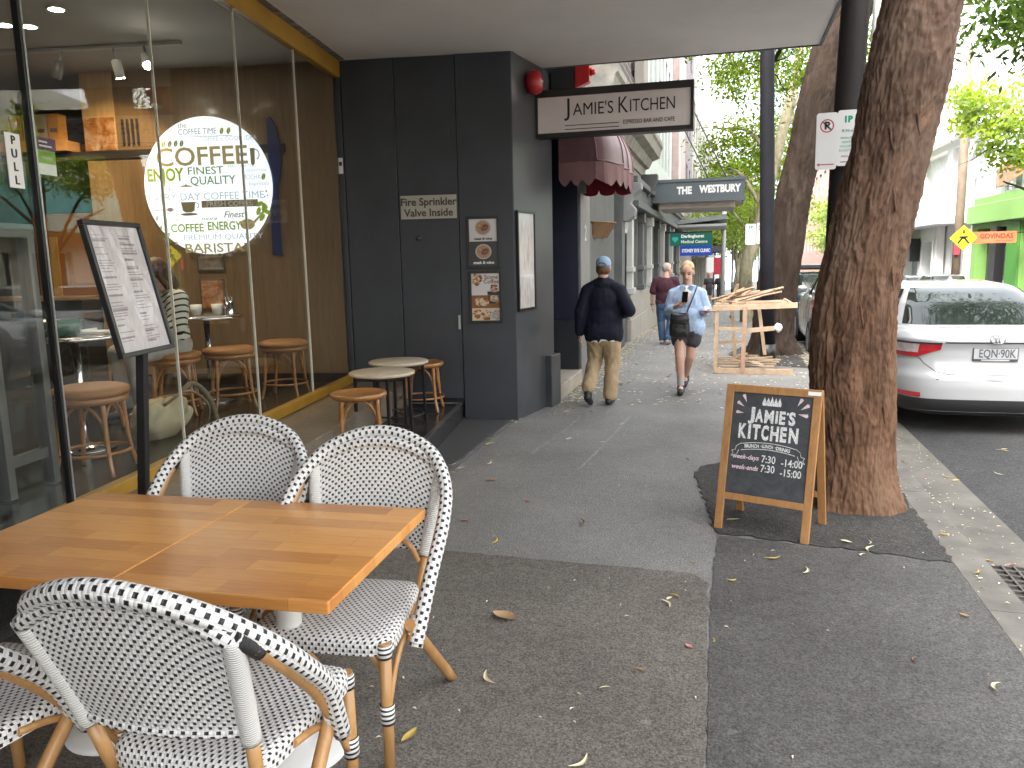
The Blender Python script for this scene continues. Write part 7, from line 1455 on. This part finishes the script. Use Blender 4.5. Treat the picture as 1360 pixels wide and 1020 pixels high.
blob('bag_pocket', [('c', (.02, .23, .80), .02, (.13, .225, .80), .02), ('e', (.075, .226, .79), (.085, .024, .055))], .009, M_leather, hb, 3)
b = MB(); b.tube(spline([(.0, .19, .98), (-.03, .165, 1.08), (-.085, .135, 1.22), (-.12, .07, 1.33), (-.125, -.02, 1.345), (-.09, -.12, 1.27), (.05, -.16, 1.05), (.17, -.08, .95), (.18, .12, .96)], 6), .008, 6); b.build('strap', M_leather, hb)
# ---- man in maroon shirt further on
MAR = mat('maroon_cotton', (.055, .014, .024), .85, var=.2); JEAN = mat('blue_denim', (.04, .075, .14), .85, var=.25, vs=8); M_gsh = mat('grey_suede', (.22, .20, .19), .8)
J = dict(head=(.03, .01, 1.47), neck=(.01, -.02, 1.31), chest=(0, -.01, 1.13), pelvis=(0, 0, .84), shL=(-.18, -.01, 1.225), elL=(-.245, -.04, .99), wrL=(-.265, .03, .75), hdL=((0, .1, -1), (1, .2, 0), .5), shR=(.175, .01, 1.225), elR=(.22, .08, .99), wrR=(.14, .28, 1.02), hdR=((-.3, .9, .1), (-.5, 0, .8), .6),
         hipL=(-.085, 0, .82), knL=(-.085, .03, .45), anL=(-.05, -.02, .085), toeL=(-.055, .11, .035), hipR=(.085, 0, .82), knR=(.095, .06, .46), anR=(.08, -.14, .11), toeR=(.085, -.02, .035), look=(.75, .7, -.02))
t, hp, Mh = figure('grey haired man in maroon shirt and jeans beyond the navy jacket man', (-1.10, 15.75, gz(15.75)), -.12, J, vox=.009)
blob('shirt', [('e', (0, -.01, 1.13), (.205, .145, .19)), ('e', (0, 0, .93), (.19, .14, .17)), ('c', (-.08, 0, .83), .12, (.08, 0, .83), .12), ('c', (-.185, -.01, 1.245), .075, (.18, .0, 1.245), .075), ('c', (-.185, -.01, 1.245), .075, (-.23, -.03, 1.04), .072), ('c', (.18, .0, 1.245), .075, (.215, .06, 1.04), .072)], .013, MAR, t, 3, .009, 10)
blob('jeans', [('c', (-.06, 0, .77), .125, (.06, 0, .77), .125), ('c', (-.085, 0, .77), .10, (-.085, .03, .45), .075), ('c', (-.085, .03, .45), .073, (-.052, -.02, .11), .062), ('c', (.085, 0, .77), .10, (.095, .06, .46), .075), ('c', (.095, .06, .46), .073, (.081, -.13, .14), .062)], .013, JEAN, t, 3, .008, 12)
shoe(t, (-.05, -.02, .09), (-.055, .12, .045), M_gsh); shoe(t, (.08, -.14, .11), (.085, .0, .045), M_gsh); blob('hair', [('e', hp(0, -.03, .02), (.080, .088, .085), Mh)], .010, M_greyh, t, 3, .003, 30)
b = MB(); b.tube([(-.268+.034*math.cos(a), .028+.034*math.sin(a), .785) for a in np.linspace(0, 2*math.pi, 16, endpoint=False)], .010, 6, closed=True); b.build('watch', M_black, t)
# ---- two people far along
for k, (x, y, lab, sh, lg, lgl) in enumerate([(-.80, 45.5, 'distant person in dark top and shorts walking towards us under the red and white sign', mat('dark_top', (.03, .03, .032), .8), mat('dark_shorts_cloth', (.03, .028, .028), .8), False), (-.22, 46.5, 'distant person dressed all in black beside the one in shorts', mat('black_coat', (.014, .014, .016), .8), mat('black_trousers', (.014, .014, .016), .8), True)]):
    J = dict(head=(0, .0, 1.58), neck=(0, -.02, 1.42), chest=(0, -.01, 1.22), pelvis=(0, 0, .92), shL=(-.19, 0, 1.36), elL=(-.25, -.03, 1.08), wrL=(-.27, .05, .84), hdL=((0, .1, -1), (1, 0, 0), .5), shR=(.19, 0, 1.36), elR=(.25, -.02, 1.08), wrR=(.26, .08, .86), hdR=((0, .1, -1), (-1, 0, 0), .5),
             hipL=(-.09, 0, .9), knL=(-.09, .08, .5), anL=(-.08, .10, .09), toeL=(-.08, .24, .035), hipR=(.09, 0, .9), knR=(.09, .03, .49), anR=(.08, -.2, .12), toeR=(.08, -.08, .04))
    t, hp, Mh = figure(lab, (x, y, gz(y)), math.pi, J, vox=.014, skin=M_skin2)
    blob('top', [('e', (0, -.01, 1.2), (.205, .14, .2)), ('e', (0, 0, .98), (.185, .135, .17)), ('c', (-.19, 0, 1.34), .075, (.19, 0, 1.34), .075), ('c', (-.19, 0, 1.34), .075, (-.24, -.02, 1.1), .07), ('c', (.19, 0, 1.34), .075, (.24, -.02, 1.1), .07)], .018, sh, t, 3)
    ze = .14 if lgl else .55
    blob('trousers' if lgl else 'shorts', [('c', (-.07, 0, .88), .13, (.07, 0, .88), .13), ('c', (-.09, 0, .86), .105, (-.09, .08, .52), .085), ('c', (.09, 0, .86), .105, (.09, .03, .52), .085)]+([('c', (-.09, .08, .5), .08, (-.08, .10, .15), .07), ('c', (.09, .03, .5), .08, (.08, -.17, .17), .07)] if lgl else []), .018, lg, t, 3)
    shoe(t, (-.08, .10, .09), (-.08, .25, .045), M_shoe); shoe(t, (.08, -.2, .12), (.08, -.07, .05), M_shoe); blob('hair', [('e', hp(0, -.025, .03), (.08, .09, .085), Mh)], .014, M_hair, t, 2)
# ---- seated person in the striped jumper inside the cafe
m, nt, p = newmat('striped_jumper'); tc = nt.nodes.new('ShaderNodeTexCoord'); sx = nt.nodes.new('ShaderNodeSeparateXYZ'); nt.links.new(tc.outputs['Object'], sx.inputs[0])
zz_ = math_(nt, 'ADD', sx.outputs[2], math_(nt, 'MULTIPLY', math_(nt, 'ABSOLUTE', sx.outputs[0]), -.55)); nt.links.new(mix(nt, math_(nt, 'LESS_THAN', math_(nt, 'FRACT', math_(nt, 'DIVIDE', zz_, .062)), .30), (.62, .60, .52), (.025, .025, .03)), p.inputs['Base Color']); p.inputs['Roughness'].default_value = .9
J = dict(head=(0, .10, 1.25), neck=(0, .03, 1.10), chest=(0, .0, .92), pelvis=(0, -.02, .60), shL=(-.18, .02, 1.03), elL=(-.25, .08, .80), wrL=(-.08, .30, .74), hdL=((.5, .8, 0), (0, 0, -1), .6), shR=(.18, .02, 1.03), elR=(.25, .08, .80), wrR=(.08, .30, .74), hdR=((-.5, .8, 0), (0, 0, -1), .6),
         hipL=(-.1, 0, .60), knL=(-.13, .42, .58), anL=(-.12, .38, .12), toeL=(-.12, .52, .035), hipR=(.1, 0, .60), knR=(.13, .42, .58), anR=(.12, .38, .12), toeR=(.12, .52, .035), look=(0, 1, -.5))
t, hp, Mh = figure('seated person in a black and cream striped jumper inside the cafe', W(-1.06, -1.70, FL), TH+R(150), J, vox=.010, face=False)
blob('jumper', [('e', (0, .0, .92), (.205, .15, .19)), ('e', (0, 0, .72), (.19, .145, .16)), ('c', (-.18, .01, 1.02), .085, (.18, .01, 1.02), .085), ('c', (-.185, .02, 1.02), .085, (-.26, .08, .80), .08), ('c', (-.26, .08, .80), .078, (-.10, .28, .74), .06), ('c', (.185, .02, 1.02), .085, (.26, .08, .80), .08), ('c', (.26, .08, .80), .078, (.10, .28, .74), .06)], .013, m, t, 3, .008, 10)
blob('trousers', [('c', (-.07, -.02, .62), .12, (.07, -.02, .62), .12), ('c', (-.1, 0, .61), .10, (-.13, .42, .58), .08), ('c', (.1, 0, .61), .10, (.13, .42, .58), .08), ('c', (-.13, .42, .57), .075, (-.12, .38, .14), .06), ('c', (.13, .42, .57), .075, (.12, .38, .14), .06)], .014, mat('pale_grey_trousers', (.32, .31, .30), .85), t, 3, .006)
shoe(t, (-.12, .38, .10), (-.12, .54, .045), M_shoe); shoe(t, (.12, .38, .10), (.12, .54, .045), M_shoe); blob('hair', [('e', hp(0, -.02, .035), (.092, .108, .092), Mh), ('c', hp(0, -.07, 0), .075, hp(0, -.09, -.16), .06), ('c', hp(.075, .01, .0), .03, hp(.08, .0, -.14), .025), ('c', hp(-.075, .01, .0), .03, hp(-.08, .0, -.14), .025)], .011, M_hair, t, 3, .004, 30)

# ================================================================ FALLEN LEAVES
LM = [mat('fallen_cream', (.62, .55, .36), .7, var=.15, vs=30), mat('fallen_yellow', (.50, .36, .09), .7, var=.2, vs=30), mat('fallen_tan', (.34, .22, .11), .75, var=.25, vs=30), mat('fallen_pink', (.48, .20, .17), .7, var=.2, vs=30), mat('fallen_brown', (.16, .10, .055), .8, var=.3, vs=30), mat('fallen_olive', (.30, .30, .10), .7, var=.2, vs=30)]
def leaf_proto(kind, m, seed):
    b = MB(); r_ = random.Random(seed); L, w_, cv, lift = {'sickle': (.085, .014, .30, .010), 'oval': (.06, .022, .05, .008), 'big': (.13, .075, .05, .028), 'petal': (.035, .022, 0, .006)}[kind]
    def fn(u, v):
        x = (u-.5)*L; k = math.sin(math.pi*min(1, max(0, u)))**.8; y = (v-.5)*w_*k+cv*L*4*(u-.5)**2*.8
        z = .004+lift*(abs(u-.5)*2)**2*(.6+.4*math.sin(seed+u*3))+lift*.8*abs(v-.5)*2*k*.8
        return (x, y, z)
    b.grid(fn, 12, 4); return b.build('fallen_leaf', m)
protos = []
for i, m in enumerate(LM):
    protos.append((leaf_proto('sickle', m, i), i)); protos.append((leaf_proto('oval', m, i+9), i))
used = set(); rl = random.Random(42)
CN = ['cream', 'yellow', 'tan', 'pink', 'brown', 'olive']
REG = [(lambda: (rl.uniform(-2.1, 1.2), rl.uniform(1.4, 9), 0.004), 36, 'scattered on the near footpath'), (lambda: (-1.87+abs(rl.gauss(0, .14)), rl.uniform(8.3, 16), 0), 62, 'in the drift along the building wall'), (lambda: (rl.uniform(-1.7, .9), rl.uniform(9, 17), 0), 84, 'scattered on the footpath round the walkers'),
       (lambda: (rl.uniform(1.27, 1.8), rl.uniform(2.5, 9), -.075 if True else 0), 26, 'lying on the concrete kerb and gutter'), (lambda: (rl.uniform(1.9, 4.5), rl.uniform(3.5, 8), -.096), 30, 'lying on the road behind the white sedan'), (lambda: (rl.uniform(.35, 1.2), rl.uniform(4.7, 6.6), .010), 22, 'lying around the foot of the front tree'), (lambda: (rl.uniform(-.5, 1.3), rl.uniform(11, 14), .006), 22, 'lying round the timber crate'), (lambda: (-2.1+rl.gauss(0, .05), rl.uniform(4.5, 8), .012), 12, 'caught along the edge of the step')]
for fn, n, where in REG:
    for k in range(n):
        x, y, z = fn(); ci = rl.choices(range(6), (40, 14, 22, 5, 14, 6))[0]; pr = rl.choice([p for p in protos if p[1] == ci])[0]
        if where.startswith('lying on the concrete'): z = .006 if x < 1.44 else -.086
        if pr.name in used: o = pr.copy(); COL.objects.link(o)
        else: o = pr; used.add(pr.name)
        o.location = (x, y, z+gz(y)); o.rotation_euler = (rl.uniform(-.15, .15), rl.uniform(-.15, .15), rl.uniform(0, 6.28)); s = rl.uniform(.6, 1.25); o.scale = (s, s, s)
        tag(o, 'small %s fallen leaf %s' % (CN[ci], where), 'leaf', 'fallen leaves '+where)
for p, i in protos:
    if p.name not in used: bpy.data.objects.remove(p)
for (x, y, kind, ci, lab, s) in [(-.98, 3.42, 'big', 2, 'big curled dry tan leaf alone on the brown asphalt', 1.0), (-.115, 3.32, 'petal', 3, 'pink petal on the brown asphalt beside the patch joint', 1.1), (-.23, 3.74, 'sickle', 0, 'cream sickle leaf lying below another one in mid footpath', 1.05), (-.20, 3.84, 'sickle', 1, 'yellow cream sickle leaf just above its twin in mid footpath', .9), (-1.06, 2.42, 'oval', 1, 'yellow leaf on the asphalt beside the front chair legs', 1.5), (.47, 4.30, 'sickle', 0, 'pale cream curved leaf in front of the chalkboard', 1.2), (.83, 4.72, 'sickle', 0, 'cream leaf on the gravelly tree pit near the trunk', 1.2), (.30, 4.45, 'sickle', 1, 'yellow leaf on the patch below the chalkboard\'s right foot', 1.1), (1.12, 2.9+1.0, 'oval', 2, 'tan curled leaf on the dark patch near the kerb', 1.0), (-1.3, 4.42, 'sickle', 1, 'long yellow leaf beyond the asphalt joint', 1.3), (-1.32, 5.25, 'oval', 3, 'pinkish leaf on the grey footpath past the chairs', 1.2), (-1.72, 5.7, 'oval', 2, 'tan leaf lying beside the step edge past the chairs', 1.6), (-1.62, 4.75, 'oval', 3, 'pink orange leaf nearest the chair backs', 1.3), (1.05, 3.25, 'sickle', 0, 'cream curled leaf low on the dark patch at the right', 1.1)]:
    o = leaf_proto(kind, LM[ci], int(abs(x*100))); o.location = (x, y, .005 if x > -.03 or y < 4.2 else .001); o.rotation_euler = (0, 0, x*7+y); o.scale = (s, s, s); tag(o, lab, 'leaf')
# far litter too fine to count
b = MB(); r_ = random.Random(77)
for k in range(5200):
    if r_.random() < .42: x, y = -1.85+abs(r_.gauss(0, .18)), r_.uniform(8.2, 34)
    elif r_.random() < .5: x, y = r_.uniform(-1.8, 1.2), 9+abs(r_.gauss(0, 11))
    elif r_.random() < .5: x, y = r_.uniform(1.25, 1.8), r_.uniform(2, 16)
    else:
        x, y = r_.uniform(-2, 1.2), r_.uniform(1.5, 9)
        if r_.random() < .8: continue
    s = r_.uniform(.005, .014) if y < 9 else r_.uniform(.012, .042); a = r_.uniform(0, 6.28); z = gz(y)+.007+(0 if x < 1.25 else (0 if x < 1.44 else -.09)); c_, q = math.cos(a)*s, math.sin(a)*s
    b.add([(x-c_, y-q, z), (x+q*.4, y-c_*.4, z+.004), (x+c_, y+q, z), (x-q*.4, y+c_*.4, z+.004)], [(0, 1, 2, 3)], r_.choices(range(4), (58, 24, 13, 5))[0])
tag(b.build('leaf_litter', [mat('litter_cream', (.72, .66, .50), .8, var=.12, vs=20), mat('litter_straw', (.66, .56, .32), .8, var=.12, vs=20), LM[2], LM[4]]), kind='stuff')
